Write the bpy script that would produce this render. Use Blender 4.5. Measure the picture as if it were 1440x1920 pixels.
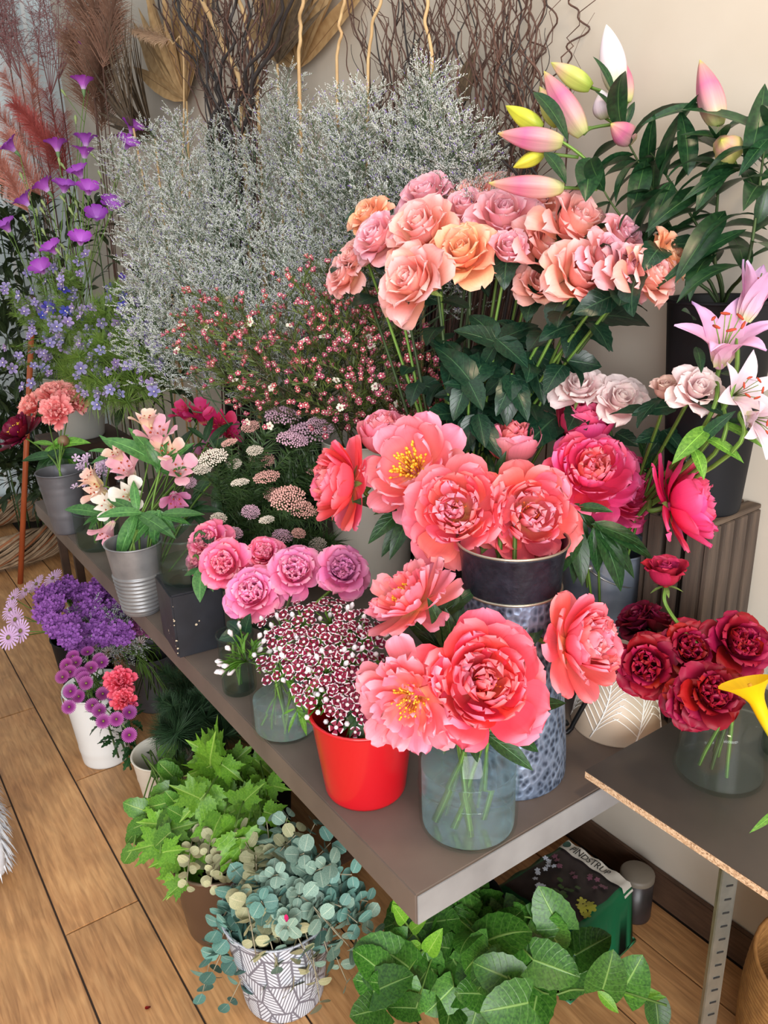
import bpy, math, random
import numpy as np
from mathutils import Matrix, Vector, Euler
S = bpy.context.scene
for o in list(bpy.data.objects): bpy.data.objects.remove(o)
COL = S.collection
PI = math.pi
R_ = math.radians
# ---------------------------------------------------------------- camera
F = 1517.3; PITCH, ROLL, YAW = R_(19.51), R_(1.73), R_(34.53); CAMZ = 1.5
_f = np.array([math.sin(YAW)*math.cos(PITCH), math.cos(YAW)*math.cos(PITCH), -math.sin(PITCH)])
_r0 = np.array([math.cos(YAW), -math.sin(YAW), 0.0]); _d0 = np.cross(_f, _r0)
_r = _r0*math.cos(ROLL)+_d0*math.sin(ROLL); _d = -_r0*math.sin(ROLL)+_d0*math.cos(ROLL)
CAMP = np.array([0, 0, CAMZ])
cam = bpy.data.cameras.new('camera'); co = bpy.data.objects.new('camera', cam); COL.objects.link(co)
cam.sensor_fit = 'VERTICAL'; cam.sensor_height = 24; cam.lens = 24*F/1920; cam.clip_start = .02; cam.clip_end = 100
mw = Matrix.Identity(4)
for i in range(3):
    mw[i][0] = _r[i]; mw[i][1] = -_d[i]; mw[i][2] = -_f[i]; mw[i][3] = CAMP[i]
co.matrix_world = mw; S.camera = co
# ---------------------------------------------------------------- light
w = bpy.data.worlds.new('world'); S.world = w; w.use_nodes = True
bg = w.node_tree.nodes['Background']; bg.inputs[0].default_value = (.92, .97, 1.0, 1); bg.inputs[1].default_value = .82
def area(name, loc, target, sx, sy, power, col):
    l = bpy.data.lights.new(name, 'AREA'); l.shape = 'RECTANGLE'; l.size = sx; l.size_y = sy; l.energy = power; l.color = col
    o = bpy.data.objects.new(name, l); COL.objects.link(o); o.location = loc
    o.rotation_euler = (Vector(target)-Vector(loc)).to_track_quat('-Z', 'Y').to_euler(); return o
area('shop_window_daylight', (-1.3, -2.4, 1.75), (.8, 1.4, .75), 3.0, 2.2, 285, (.97, .985, 1.0))
area('ceiling_light_panel', (.2, 1.4, 3.1), (.8, 1.5, .6), 1.4, 2.6, 14, (1, .96, .9))
area('warm_ceiling_spot', (.75, -.1, 2.7), (1.34, .45, 1.7), .25, .25, 15, (1, .76, .48))
S.view_settings.view_transform = 'Standard'; S.view_settings.look = 'None'; S.view_settings.gamma = 1
S.view_settings.use_curve_mapping = False; S.view_settings.exposure = -0.08
# ---------------------------------------------------------------- pixel helpers
def ray(px, py): return _r*((px-720)/F)+_d*((py-960)/F)+_f
def W(px, py, d): return Vector(CAMP+ray(px, py)*d)
def AZ(px, py, z):
    r = ray(px, py); return Vector(CAMP+r*((z-CAMZ)/r[2]))
def AX(px, py, x):
    r = ray(px, py); return Vector(CAMP+r*(x/r[0]))
def AY(px, py, y):
    r = ray(px, py); return Vector(CAMP+r*(y/r[1]))
def depth(p): return float(np.dot(np.array(p)-CAMP, _f))
def DIR(r, u, t): return Vector(_r*r-_d*u-_f*t).normalized()
def mpx(d): return d/F
def stand(px, py, hw, z):          # centre and radius of a round base whose front edge shows at (px, py)
    p = AZ(px, py, z); h = Vector((p.x, p.y, 0)).normalized(); r = hw*depth(p)/F
    c = p+h*r; r = hw*depth(c)/F; return p+h*r, r
# ---------------------------------------------------------------- object helpers
def make_mesh(name, V, Fc, uv=None, smooth=True, mats=(), mi=None):
    me = bpy.data.meshes.new(name); me.from_pydata([tuple(v) for v in V], [], Fc)
    if uv is not None:
        l = me.uv_layers.new(name='UVMap'); vi = np.zeros(len(me.loops), dtype=np.int32); me.loops.foreach_get('vertex_index', vi)
        l.data.foreach_set('uv', np.asarray(uv, dtype=np.float32)[vi].ravel())
    for m in mats: me.materials.append(m)
    if mi is not None: me.polygons.foreach_set('material_index', mi)
    if smooth: me.polygons.foreach_set('use_smooth', [True]*len(me.polygons))
    me.update(); return me
def thing(name, label, cat, loc, group=None):
    o = bpy.data.objects.new(name, None); COL.objects.link(o); o.location = loc; o.empty_display_size = .02
    o['label'] = label; o['category'] = cat
    if group: o['group'] = group
    return o
def tag(o, label, cat, group=None):
    o['label'] = label; o['category'] = cat
    if group: o['group'] = group
    return o
def part(name, me, parent=None, M=None, mat=None, label=None, kind=None):
    o = bpy.data.objects.new(name, me); COL.objects.link(o)
    if mat is not None:
        if len(me.materials) == 0: me.materials.append(mat)
    M = M if M is not None else Matrix.Identity(4)
    if parent is not None:
        o.parent = parent
        o.matrix_basis = Matrix.Translation(-parent.location) @ M
    else: o.matrix_basis = M
    if label: o['label'] = label
    if kind: o['kind'] = kind
    return o
def sub(name, me, parentpart, M=None, mat=None):        # sub-part, M given in the part's own space
    o = bpy.data.objects.new(name, me); COL.objects.link(o); o.parent = parentpart
    if M is not None: o.matrix_basis = M
    if mat is not None and len(me.materials) == 0: me.materials.append(mat)
    return o
def box(sx, sy, sz, bev=0, name='box', taper=1.0):
    import bmesh
    bm = bmesh.new(); bmesh.ops.create_cube(bm, size=1)
    for v in bm.verts:
        k = taper if v.co.z < 0 else 1
        v.co = Vector((v.co.x*sx*k, v.co.y*sy*k, v.co.z*sz))
    if bev: bmesh.ops.bevel(bm, geom=list(bm.edges), offset=bev, segments=2, affect='EDGES')
    me = bpy.data.meshes.new(name); bm.to_mesh(me); bm.free(); return me
def lathe(prof, seg=40, name='lathe', smooth=True):
    V = []; Fc = []; uv = []; n = len(prof); L = max(1e-6, sum(math.dist(prof[i], prof[i+1]) for i in range(n-1))); acc = 0
    for i, (r, z) in enumerate(prof):
        if i: acc += math.dist(prof[i-1], prof[i])
        for k in range(seg):
            a = 2*PI*k/seg; V.append((r*math.cos(a), r*math.sin(a), z)); uv.append((k/seg, acc/L))
    for i in range(n-1):
        for k in range(seg):
            k2 = (k+1) % seg; Fc.append((i*seg+k, i*seg+k2, (i+1)*seg+k2, (i+1)*seg+k))
    return make_mesh(name, V, Fc, uv, smooth)
def tube(pts, rad, sides=6, name='tube', cap=True):
    V, Fc, uv = tubedata(pts, rad, sides); return make_mesh(name, V, Fc, uv)
def tubedata(pts, rad, sides=6, off=0):
    pts = [Vector(p) for p in pts]; n = len(pts)
    if not hasattr(rad, '__len__'): rad = [rad]*n
    V = []; Fc = []; uv = []; up = None
    for i, p in enumerate(pts):
        t = (pts[min(i+1, n-1)]-pts[max(i-1, 0)])
        if t.length < 1e-9: t = Vector((0, 0, 1))
        t.normalize()
        if up is None:
            up = t.orthogonal().normalized()
        else:
            up = (up-t*up.dot(t))
            up = up.normalized() if up.length > 1e-6 else t.orthogonal().normalized()
        b = t.cross(up)
        for k in range(sides):
            a = 2*PI*k/sides; V.append(p+(up*math.cos(a)+b*math.sin(a))*rad[i]); uv.append((k/sides, i/max(1, n-1)))
    for i in range(n-1):
        for k in range(sides):
            k2 = (k+1) % sides; Fc.append((off+i*sides+k, off+i*sides+k2, off+(i+1)*sides+k2, off+(i+1)*sides+k))
    Fc.append(tuple(off+(n-1)*sides+k for k in range(sides))); Fc.append(tuple(off+k for k in reversed(range(sides))))
    return V, Fc, uv
def curve(P, n=8):                # Catmull-Rom through the points
    P = [Vector(p) for p in P]
    if len(P) == 2: return [P[0].lerp(P[1], i/n) for i in range(n+1)]
    Q = [P[0]*2-P[1]]+P+[P[-1]*2-P[-2]]; out = []
    for i in range(1, len(Q)-2):
        for k in range(n):
            t = k/n; a, b, c, d = Q[i-1], Q[i], Q[i+1], Q[i+2]
            out.append(.5*((2*b)+(c-a)*t+(2*a-5*b+4*c-d)*t*t+(3*b-a-3*c+d)*t**3))
    out.append(P[-1]); return out
def frame(loc, z, roll=0, s=1.0):
    z = Vector(z).normalized(); q = z.to_track_quat('Z', 'Y')
    return Matrix.Translation(loc) @ q.to_matrix().to_4x4() @ Matrix.Rotation(roll, 4, 'Z') @ Matrix.Scale(s, 4)
class MB:                         # collects pieces into one mesh
    def __init__(self): self.V = []; self.F = []; self.U = []; self.M = []
    def add(self, V, Fc, uv=None, M=None, mi=0):
        o = len(self.V)
        self.V += [M @ Vector(v) for v in V] if M is not None else [Vector(v) for v in V]
        self.F += [tuple(i+o for i in f) for f in Fc]; self.U += list(uv) if uv is not None else [(0, 0)]*len(V); self.M += [mi]*len(Fc)
    def tube(self, pts, rad, sides=5, mi=0):
        V, Fc, uv = tubedata(pts, rad, sides); self.add(V, Fc, uv, None, mi)
    def mesh(self, name, mats, smooth=True): return make_mesh(name, self.V, self.F, self.U, smooth, mats, self.M)
# ---------------------------------------------------------------- materials
def newmat(name):
    m = bpy.data.materials.new(name); m.use_nodes = True; nt = m.node_tree; nt.nodes.clear()
    out = nt.nodes.new('ShaderNodeOutputMaterial'); return m, nt, out
def N(nt, t, **kw):
    n = nt.nodes.new('ShaderNode'+t)
    for k, v in kw.items():
        if k.startswith('i_'): n.inputs[k[2:].replace('_', ' ')].default_value = v
        else: setattr(n, k, v)
    return n
def ramp(nt, stops, fac=None, interp='LINEAR'):
    r = nt.nodes.new('ShaderNodeValToRGB'); e = r.color_ramp.elements; r.color_ramp.interpolation = interp
    while len(e) < len(stops): e.new(.5)
    for i, (p, c) in enumerate(stops): e[i].position = p; e[i].color = (*c, 1)
    if fac is not None: nt.links.new(fac, r.inputs[0])
    return r
def srgb(r, g, b):
    f = lambda c: c/255/12.92 if c/255 <= .04045 else ((c/255+.055)/1.055)**2.4
    return (f(r), f(g), f(b))
def mat(name, c, rough=.6, metal=0, noise=0, nscale=20, c2=None, bump=0, stretch=None, spec=.5, coat=0, coords='Object'):
    m, nt, out = newmat(name); b = N(nt, 'BsdfPrincipled'); nt.links.new(b.outputs[0], out.inputs[0])
    b.inputs['Base Color'].default_value = (*c, 1); b.inputs['Roughness'].default_value = rough; b.inputs['Metallic'].default_value = metal
    b.inputs['Specular IOR Level'].default_value = spec; b.inputs['Coat Weight'].default_value = coat
    if c2 is not None or bump:
        tc = N(nt, 'TexCoord'); mp = N(nt, 'Mapping'); nt.links.new(tc.outputs[coords], mp.inputs[0])
        if stretch: mp.inputs['Scale'].default_value = stretch
        nz = N(nt, 'TexNoise'); nz.inputs['Scale'].default_value = nscale; nz.inputs['Detail'].default_value = 6; nt.links.new(mp.outputs[0], nz.inputs['Vector'])
        if c2 is not None:
            r = ramp(nt, [(.3, c), (.7, c2)], nz.outputs[0]); nt.links.new(r.outputs[0], b.inputs['Base Color'])
        if bump:
            bp = N(nt, 'Bump'); bp.inputs['Strength'].default_value = bump; bp.inputs['Distance'].default_value = .004
            nt.links.new(nz.outputs[0], bp.inputs['Height']); nt.links.new(bp.outputs[0], b.inputs['Normal'])
    return m
def petalmat(name, stops, transl=.28, var=.16, rough=.55, vein=.12, edge=None, hvar=.015):
    m, nt, out = newmat(name); L = nt.links.new
    uv = N(nt, 'UVMap'); sp = N(nt, 'SeparateXYZ'); L(uv.outputs[0], sp.inputs[0])
    r = ramp(nt, stops, sp.outputs[1])
    mp = N(nt, 'Mapping'); mp.inputs['Scale'].default_value = (26, 1.4, 1); L(uv.outputs[0], mp.inputs[0])
    nz = N(nt, 'TexNoise'); nz.inputs['Scale'].default_value = 1.2; nz.inputs['Detail'].default_value = 3; L(mp.outputs[0], nz.inputs['Vector'])
    oi = N(nt, 'ObjectInfo')
    mr = N(nt, 'MapRange'); mr.inputs['To Min'].default_value = 1-var; mr.inputs['To Max'].default_value = 1+var; L(oi.outputs['Random'], mr.inputs[0])
    mv = N(nt, 'MapRange'); mv.inputs['To Min'].default_value = 1-vein; mv.inputs['To Max'].default_value = 1+vein; L(nz.outputs[0], mv.inputs[0])
    mu = N(nt, 'Math', operation='MULTIPLY'); L(mr.outputs[0], mu.inputs[0]); L(mv.outputs[0], mu.inputs[1])
    mh = N(nt, 'MapRange'); mh.inputs['To Min'].default_value = .5-hvar; mh.inputs['To Max'].default_value = .5+hvar
    wn = N(nt, 'TexWhiteNoise', noise_dimensions='1D'); L(oi.outputs['Random'], wn.inputs['W']); L(wn.outputs[0], mh.inputs[0])
    hs = N(nt, 'HueSaturation'); L(r.outputs[0], hs.inputs['Color']); L(mu.outputs[0], hs.inputs['Value']); L(mh.outputs[0], hs.inputs['Hue'])
    b = N(nt, 'BsdfPrincipled'); b.inputs['Roughness'].default_value = rough; b.inputs['Specular IOR Level'].default_value = .3
    L(hs.outputs[0], b.inputs['Base Color'])
    if transl:
        t = N(nt, 'BsdfTranslucent'); L(hs.outputs[0], t.inputs[0]); mx = N(nt, 'MixShader'); mx.inputs[0].default_value = transl
        L(b.outputs[0], mx.inputs[1]); L(t.outputs[0], mx.inputs[2]); L(mx.outputs[0], out.inputs[0])
    else: L(b.outputs[0], out.inputs[0])
    return m
def leafmat(name, c, c2, rib=None, rough=.42, transl=.22, nveins=7, var=.25, spec=.45):
    m, nt, out = newmat(name); L = nt.links.new
    uv = N(nt, 'UVMap'); sp = N(nt, 'SeparateXYZ'); L(uv.outputs[0], sp.inputs[0])
    au = N(nt, 'Math', operation='SUBTRACT'); au.inputs[1].default_value = .5; L(sp.outputs[0], au.inputs[0])
    ab = N(nt, 'Math', operation='ABSOLUTE'); L(au.outputs[0], ab.inputs[0])
    tc = N(nt, 'TexCoord'); nz = N(nt, 'TexNoise'); nz.inputs['Scale'].default_value = 18; L(tc.outputs['Object'], nz.inputs['Vector'])
    r = ramp(nt, [(.3, c), (.7, c2)], nz.outputs[0])
    mr = ramp(nt, [(.012, (1, 1, 1)), (.03, (0, 0, 0))], ab.outputs[0])
    mxv = N(nt, 'Math', operation='MAXIMUM'); L(mr.outputs[0], mxv.inputs[0]); mxv.inputs[1].default_value = 0
    if nveins:      # side veins: v - |u|*k periodic
        mk = N(nt, 'Math', operation='MULTIPLY_ADD'); mk.inputs[1].default_value = -.55; L(ab.outputs[0], mk.inputs[0]); L(sp.outputs[1], mk.inputs[2])
        ms = N(nt, 'Math', operation='MULTIPLY'); ms.inputs[1].default_value = nveins; L(mk.outputs[0], ms.inputs[0])
        fr = N(nt, 'Math', operation='FRACT'); L(ms.outputs[0], fr.inputs[0])
        vr = ramp(nt, [(0, (1, 1, 1)), (.1, (0, 0, 0))], fr.outputs[0])
        hv = N(nt, 'Math', operation='MULTIPLY'); hv.inputs[1].default_value = .4; L(vr.outputs[0], hv.inputs[0]); L(hv.outputs[0], mxv.inputs[1])
    mc = N(nt, 'Mix', data_type='RGBA'); L(mxv.outputs[0], mc.inputs[0]); L(r.outputs[0], mc.inputs[6])
    rb = rib if rib else tuple(min(1, x*1.9+.01) for x in c2); mc.inputs[7].default_value = (*rb, 1)
    oi = N(nt, 'ObjectInfo'); m1 = N(nt, 'MapRange'); m1.inputs['To Min'].default_value = 1-var; m1.inputs['To Max'].default_value = 1+var; L(oi.outputs['Random'], m1.inputs[0])
    hs = N(nt, 'HueSaturation'); L(mc.outputs[2], hs.inputs['Color']); L(m1.outputs[0], hs.inputs['Value'])
    b = N(nt, 'BsdfPrincipled'); b.inputs['Roughness'].default_value = rough; b.inputs['Specular IOR Level'].default_value = spec; L(hs.outputs[0], b.inputs['Base Color'])
    bp = N(nt, 'Bump'); bp.inputs['Strength'].default_value = .35; bp.inputs['Distance'].default_value = .002; bp.invert = True
    L(mxv.outputs[0], bp.inputs['Height']); L(bp.outputs[0], b.inputs['Normal'])
    t = N(nt, 'BsdfTranslucent'); L(hs.outputs[0], t.inputs[0]); mx = N(nt, 'MixShader'); mx.inputs[0].default_value = transl
    L(b.outputs[0], mx.inputs[1]); L(t.outputs[0], mx.inputs[2]); L(mx.outputs[0], out.inputs[0]); return m
def glassmat(name, tint, diff=0.0, dcol=(.7, .8, .8), gloss=1.0):
    m, nt, out = newmat(name); L = nt.links.new
    t = N(nt, 'BsdfTransparent'); t.inputs[0].default_value = (*tint, 1)
    g = N(nt, 'BsdfGlossy'); g.inputs['Roughness'].default_value = .03
    fr = N(nt, 'LayerWeight'); fr.inputs[0].default_value = .35
    rp = ramp(nt, [(0, (.02,)*3), (.6, (.04,)*3), (.85, (.12*gloss,)*3), (1, (.6*gloss,)*3)], fr.outputs['Facing'])
    mx = N(nt, 'MixShader'); L(rp.outputs[0], mx.inputs[0]); L(t.outputs[0], mx.inputs[1]); L(g.outputs[0], mx.inputs[2])
    if diff:
        d = N(nt, 'BsdfDiffuse'); d.inputs[0].default_value = (*dcol, 1); m2 = N(nt, 'MixShader'); m2.inputs[0].default_value = diff
        L(mx.outputs[0], m2.inputs[1]); L(d.outputs[0], m2.inputs[2]); L(m2.outputs[0], out.inputs[0])
    else: L(mx.outputs[0], out.inputs[0])
    return m

def watermat(name, tint):
    m, nt, out = newmat(name); L = nt.links.new; g = N(nt, 'BsdfGlass'); g.inputs['IOR'].default_value = 1.33; g.inputs['Color'].default_value = (*tint, 1); g.inputs['Roughness'].default_value = .0
    t = N(nt, 'BsdfTransparent'); t.inputs[0].default_value = (*tint, 1); mx = N(nt, 'MixShader'); mx.inputs[0].default_value = .35; L(g.outputs[0], mx.inputs[1]); L(t.outputs[0], mx.inputs[2])
    d = N(nt, 'BsdfDiffuse'); d.inputs[0].default_value = (.74, .9, .92, 1); m2 = N(nt, 'MixShader'); m2.inputs[0].default_value = .07; L(mx.outputs[0], m2.inputs[1]); L(d.outputs[0], m2.inputs[2]); L(m2.outputs[0], out.inputs[0]); return m
# ================================================================ the setting
WALLX = 1.34; FARY = 4.75; BZ = .6; BX0, BX1, BY0, BY1 = .535, 1.322, .727, 2.992
M_wall = mat('wall_paint', srgb(196, 187, 174), .9, c2=srgb(190, 180, 166), nscale=6, bump=.06)
M_far = mat('pale_blue_paint', srgb(205, 218, 222), .6, c2=srgb(196, 211, 217), nscale=3)
M_base = mat('baseboard_brown', srgb(92, 68, 52), .6, c2=srgb(70, 50, 38), nscale=30, stretch=(4, .5, 4))
M_grout = mat('grout_dark', srgb(62, 48, 40), .9)
def struct(name, me, m, M=None):
    o = part(name, me, None, M, m); o['kind'] = 'structure'; return o
fl = struct('floor', box(6.2, 9.2, .02), M_grout, Matrix.Translation((-.5+.0, 1.2, -.016)))
# wood planks
def plankmat():
    m, nt, out = newmat('oak_plank'); L = nt.links.new; b = N(nt, 'BsdfPrincipled'); L(b.outputs[0], out.inputs[0])
    tc = N(nt, 'TexCoord'); oi = N(nt, 'ObjectInfo'); ad = N(nt, 'VectorMath', operation='ADD'); L(tc.outputs['Object'], ad.inputs[0])
    sc = N(nt, 'VectorMath', operation='SCALE'); sc.inputs[0].default_value = (17, 31, 5); L(oi.outputs['Random'], sc.inputs['Scale']); L(sc.outputs[0], ad.inputs[1])
    mp = N(nt, 'Mapping'); mp.inputs['Scale'].default_value = (1, .07, 1); L(ad.outputs[0], mp.inputs[0])
    n1 = N(nt, 'TexNoise'); n1.inputs['Scale'].default_value = 120; n1.inputs['Detail'].default_value = 7; n1.inputs['Distortion'].default_value = .6; L(mp.outputs[0], n1.inputs['Vector'])
    n2 = N(nt, 'TexNoise'); n2.inputs['Scale'].default_value = 7; n2.inputs['Detail'].default_value = 4; L(ad.outputs[0], n2.inputs['Vector'])
    mp3 = N(nt, 'Mapping'); mp3.inputs['Scale'].default_value = (1, .22, 1); L(ad.outputs[0], mp3.inputs[0])
    wv = N(nt, 'TexNoise'); wv.inputs['Scale'].default_value = 22; wv.inputs['Distortion'].default_value = 2.2; L(mp3.outputs[0], wv.inputs['Vector'])
    r1 = ramp(nt, [(.3, srgb(124, 82, 48)), (.5, srgb(182, 132, 84)), (.7, srgb(212, 164, 112))], n1.outputs[0])
    r2 = ramp(nt, [(.3, srgb(172, 124, 80)), (.7, srgb(208, 160, 108))], n2.outputs[0])
    r3 = ramp(nt, [(.35, (.68, .66, .64)), (.65, (1.12, 1.1, 1.08))], wv.outputs[0])
    mx = N(nt, 'Mix', data_type='RGBA'); mx.inputs[0].default_value = .5; L(r1.outputs[0], mx.inputs[6]); L(r2.outputs[0], mx.inputs[7])
    m3 = N(nt, 'Mix', data_type='RGBA', blend_type='MULTIPLY'); m3.inputs[0].default_value = .5; L(mx.outputs[2], m3.inputs[6]); L(r3.outputs[0], m3.inputs[7])
    mr = N(nt, 'MapRange'); mr.inputs['To Min'].default_value = .9; mr.inputs['To Max'].default_value = 1.1; L(oi.outputs['Random'], mr.inputs[0])
    hs = N(nt, 'HueSaturation'); L(m3.outputs[2], hs.inputs['Color']); L(mr.outputs[0], hs.inputs['Value']); L(hs.outputs[0], b.inputs['Base Color'])
    b.inputs['Roughness'].default_value = .5; bp = N(nt, 'Bump'); bp.inputs['Strength'].default_value = .25; bp.inputs['Distance'].default_value = .002
    L(n1.outputs[0], bp.inputs['Height']); L(bp.outputs[0], b.inputs['Normal']); return m
M_plank = plankmat(); PWD = .1725; PLN = 1.033
pm = box(PWD-.0045, PLN-.004, .012, .0012, 'plank'); pm.materials.append(M_plank)
for i in range(-15, 9):
    x = .0105+i*PWD
    last = x+PWD > WALLX-.015
    if x > WALLX-.03: continue
    off = 2.145 if i % 2 == 0 else 1.597
    for k in range(-5, 3):
        y = off+k*PLN
        if y > FARY-.1 or y < -3.1: continue
        if y+PLN > FARY:
            continue
        if last:
            wd = WALLX-.016-x; part('plank', pm, fl, Matrix.Translation((x+wd/2, y+PLN/2, -.006)) @ Matrix.Diagonal((wd/PWD, 1, 1, 1)))
        else: part('plank', pm, fl, Matrix.Translation((x+PWD/2, y+PLN/2, -.006)))
struct('wall_right', box(.1, 8.0, 3.2), M_wall, Matrix.Translation((WALLX+.05, .8, 1.59)))
struct('wall_far', box(4.4, .1, 3.2), M_far, Matrix.Translation((-.75, FARY+.05, 1.59)))
struct('wall_left', box(.1, 8.0, 3.2), M_wall, Matrix.Translation((-2.9, .8, 1.59)))
struct('wall_front', box(4.4, .1, 3.2), M_wall, Matrix.Translation((-.75, -3.15, 1.59)))
struct('baseboard_right', box(.014, 6.6, .088, .003), M_base, Matrix.Translation((WALLX-.007, 1.45, .044)))
M_trim = mat('white_trim', srgb(222, 228, 230), .5)
for k in range(7):
    struct('trim_%d' % (k+1), box(.02, .012, 2.6, .003), M_trim, Matrix.Translation((1.2-k*.24, FARY-.006, 1.3)))
# ================================================================ bench, shelf board
M_bench = mat('bench_laminate', srgb(112, 99, 90), .5, c2=srgb(86, 75, 68), nscale=5, bump=.05)
nt = M_bench.node_tree
M_edge = mat('bench_edge_band', srgb(146, 147, 148), .5, c2=srgb(122, 122, 123), nscale=9, bump=.05)  # bench laminate made paler, light on the end face put into the colour
bench = thing('display_bench', 'long grey-brown slab bench against the wall carrying flower vases and buckets', 'bench', ((BX0+BX1)/2, (BY0+BY1)/2, 0))
bc = ((BX0+BX1)/2, (BY0+BY1)/2)
part('bench_top', box(BX1-BX0, BY1-BY0, .056, .0022), bench, Matrix.Translation((*bc, BZ-.028)), M_bench)
part('edge_band', box(BX1-BX0-.004, .002, .052, .0008), bench, Matrix.Translation((bc[0], BY0-.001, BZ-.028)), M_edge, label='paler grey strip with light on the bench end put into its colour')  # added thin strip, its paler grey paints the light falling on the bench end
for y in (1.42, 2.7):
    part('bench_support', box(.5, .04, .545), bench, Matrix.Translation((1.05, y, .2725)), M_base)
SZ = .66; sx0, sx1, sy0, sy1 = .876, 1.325, -.35, .722
M_lam = mat('dark_laminate', srgb(76, 68, 62), .38, c2=srgb(62, 56, 52), nscale=7)
def chipmat():
    m, nt, out = newmat('chipboard_core'); L = nt.links.new; b = N(nt, 'BsdfPrincipled'); L(b.outputs[0], out.inputs[0])
    tc = N(nt, 'TexCoord'); v = N(nt, 'TexVoronoi'); v.inputs['Scale'].default_value = 420; L(tc.outputs['Object'], v.inputs['Vector'])
    r = ramp(nt, [(0, srgb(120, 88, 62)), (.4, srgb(190, 155, 120)), (1, srgb(222, 196, 164))], v.outputs['Color']); L(r.outputs[0], b.inputs['Base Color']); b.inputs['Roughness'].default_value = .85; return m
M_chip = chipmat()
shelf = thing('shelf_board', 'thin dark laminate chipboard shelf with raw edge on a slotted metal post', 'shelf', ((sx0+sx1)/2, (sy0+sy1)/2, 0))
sc_ = ((sx0+sx1)/2, (sy0+sy1)/2)
part('laminate_top', box(sx1-sx0, sy1-sy0, .002), shelf, Matrix.Translation((*sc_, SZ-.001)), M_lam)
part('chipboard_core', box(sx1-sx0-.0006, sy1-sy0-.0006, .0125), shelf, Matrix.Translation((*sc_, SZ-.0083)), M_chip, label='speckled raw chipboard edge')
M_steel = mat('galvanised_steel', srgb(150, 156, 152), .38, .75, c2=srgb(122, 130, 126), nscale=25)
M_dark = mat('slot_dark', (.01, .01, .01), .9)
pt = AX(1366, 1650, .905)
post = part('metal_post', box(.030, .003, .645), shelf, Matrix.Translation((pt.x, pt.y, .3225)) @ Matrix.Rotation(R_(-8), 4, 'Z'), M_steel)
sub('post_flange', box(.003, .03, .645), post, Matrix.Translation((.0165, .0135, 0)), M_steel)
slm = box(.014, .0012, .0026); hlm = lathe([(0, 0), (.0035, 0)], 10)
for k in range(24):
    z = .3-.025*k
    sub('slot', slm, post, Matrix.Translation((.002, -.0018, z)) @ Matrix.Rotation(R_(18), 4, 'Y'), M_dark)
# wall lamp side: nothing else in view
# ================================================================ containers
def bucket(name, label, cat, c, r0, r1, h, m, bands=(), rimw=.004, ribs=None, handle=None, group=None, rim=True, seg=40, lean=None):
    t = thing(name, label, cat, (c[0], c[1], c[2]), group); n = 26; prof = [(0, 0), (r0*.97, 0), (r0, .004)]
    nn = 120 if ribs else n
    for i in range(1, nn+1):
        v = i/nn; r = r0+(r1-r0)*v
        for bv, bw, ba in bands:
            r += ba*math.exp(-((v-bv)/bw)**2)
        if ribs and ribs[0] < v < ribs[1]: r += ribs[3]*abs(math.sin((v-ribs[0])/(ribs[1]-ribs[0])*PI*ribs[2]))
        prof.append((r, max(.006, h*v)))
    prof += [(r1+rimw*.5, h+rimw*.4), (r1-rimw*.4, h+rimw*.3)]
    for i in range(8, -1, -1): prof.append((max(.001, (r0+(r1-r0)*i/8)-.003), max(.006, h*i/8)))
    prof.append((.0005, .006))
    M = Matrix.Translation(c)
    if lean: M = M @ Matrix.Rotation(lean[0], 4, lean[1])
    b = part('bucket_body', lathe(prof, seg), t, M, m)
    if rim:
        mb = MB(); pts = [(r1*math.cos(2*PI*k/seg)*1.01, r1*math.sin(2*PI*k/seg)*1.01, h) for k in range(seg+1)]; mb.tube(pts, rimw*.55, 6)
        part('rim', mb.mesh('rim', [m]), t, M)
    if handle:
        ang, drop, hm = handle; pts = []
        for k in range(17):
            a = -PI/2+PI*k/16; rr = r1*1.06
            p = Vector((math.sin(a)*rr, 0, 0)); q = Vector((0, -math.cos(a)*rr*math.sin(drop), -math.cos(a)*rr*math.cos(drop))); pts.append(p+q+Vector((0, 0, h*.93)))
        part('bail_handle', tube(pts, .0016, 6), t, M @ Matrix.Rotation(ang, 4, 'Z'), hm)
        em = lathe([(.0, .006), (.006, .004), (.008, 0)], 10)
        for s in (-1, 1):
            part('handle_lug', em, t, M @ Matrix.Rotation(ang, 4, 'Z') @ Matrix.Translation((s*r1*1.0, 0, h*.93)) @ Matrix.Rotation(s*PI/2, 4, 'Y'), hm)
    return t
M_glass = glassmat('clear_glass', (.93, .97, .96)); M_glassg = glassmat('greenish_glass', (.80, .88, .84), .02, (.25, .33, .3))
M_water = watermat('water', (.90, .985, .985)); M_waterd = glassmat('murky_water', (.74, .80, .74), .03, (.2, .26, .22), .3)
def glass_vase(name, label, c, prof, water, m, wm, group=None, ripples=0):
    t = thing(name, label, 'vase', c, group); P = list(prof)
    outer = [(0.0005, 0)]+P; th = .003
    inner = [(max(.0005, r-th), max(z, .008)) for r, z in reversed(P)]+[(.0005, .008)]
    M = Matrix.Translation(c)
    part('glass_body', lathe(outer, 48), t, M, m)
    mb = MB(); r, z = P[-1]; mb.tube([(r*math.cos(2*PI*k/48), r*math.sin(2*PI*k/48), z) for k in range(49)], .0028, 6); part('rim', mb.mesh('rim', [m]), t, M)
    if water:
        wp = [(.0005, .010)]
        for r, z in P:
            if z < water: wp.append((max(.0005, r-th-.0015), max(.010, z)))
        for a, b in zip(P, P[1:]):
            if a[1] <= water <= b[1]:
                k = (water-a[1])/max(1e-6, b[1]-a[1]); wp.append((a[0]+(b[0]-a[0])*k-th-.0015, water)); break
        wp.append((.0005, water)); part('water', lathe(wp, 40), t, M, wm)
    return t
def smoothprof(P, n=5):
    c = curve([(r, 0, z) for r, z in P], n); return [(max(.0005, p.x), p.z) for p in c]
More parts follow.
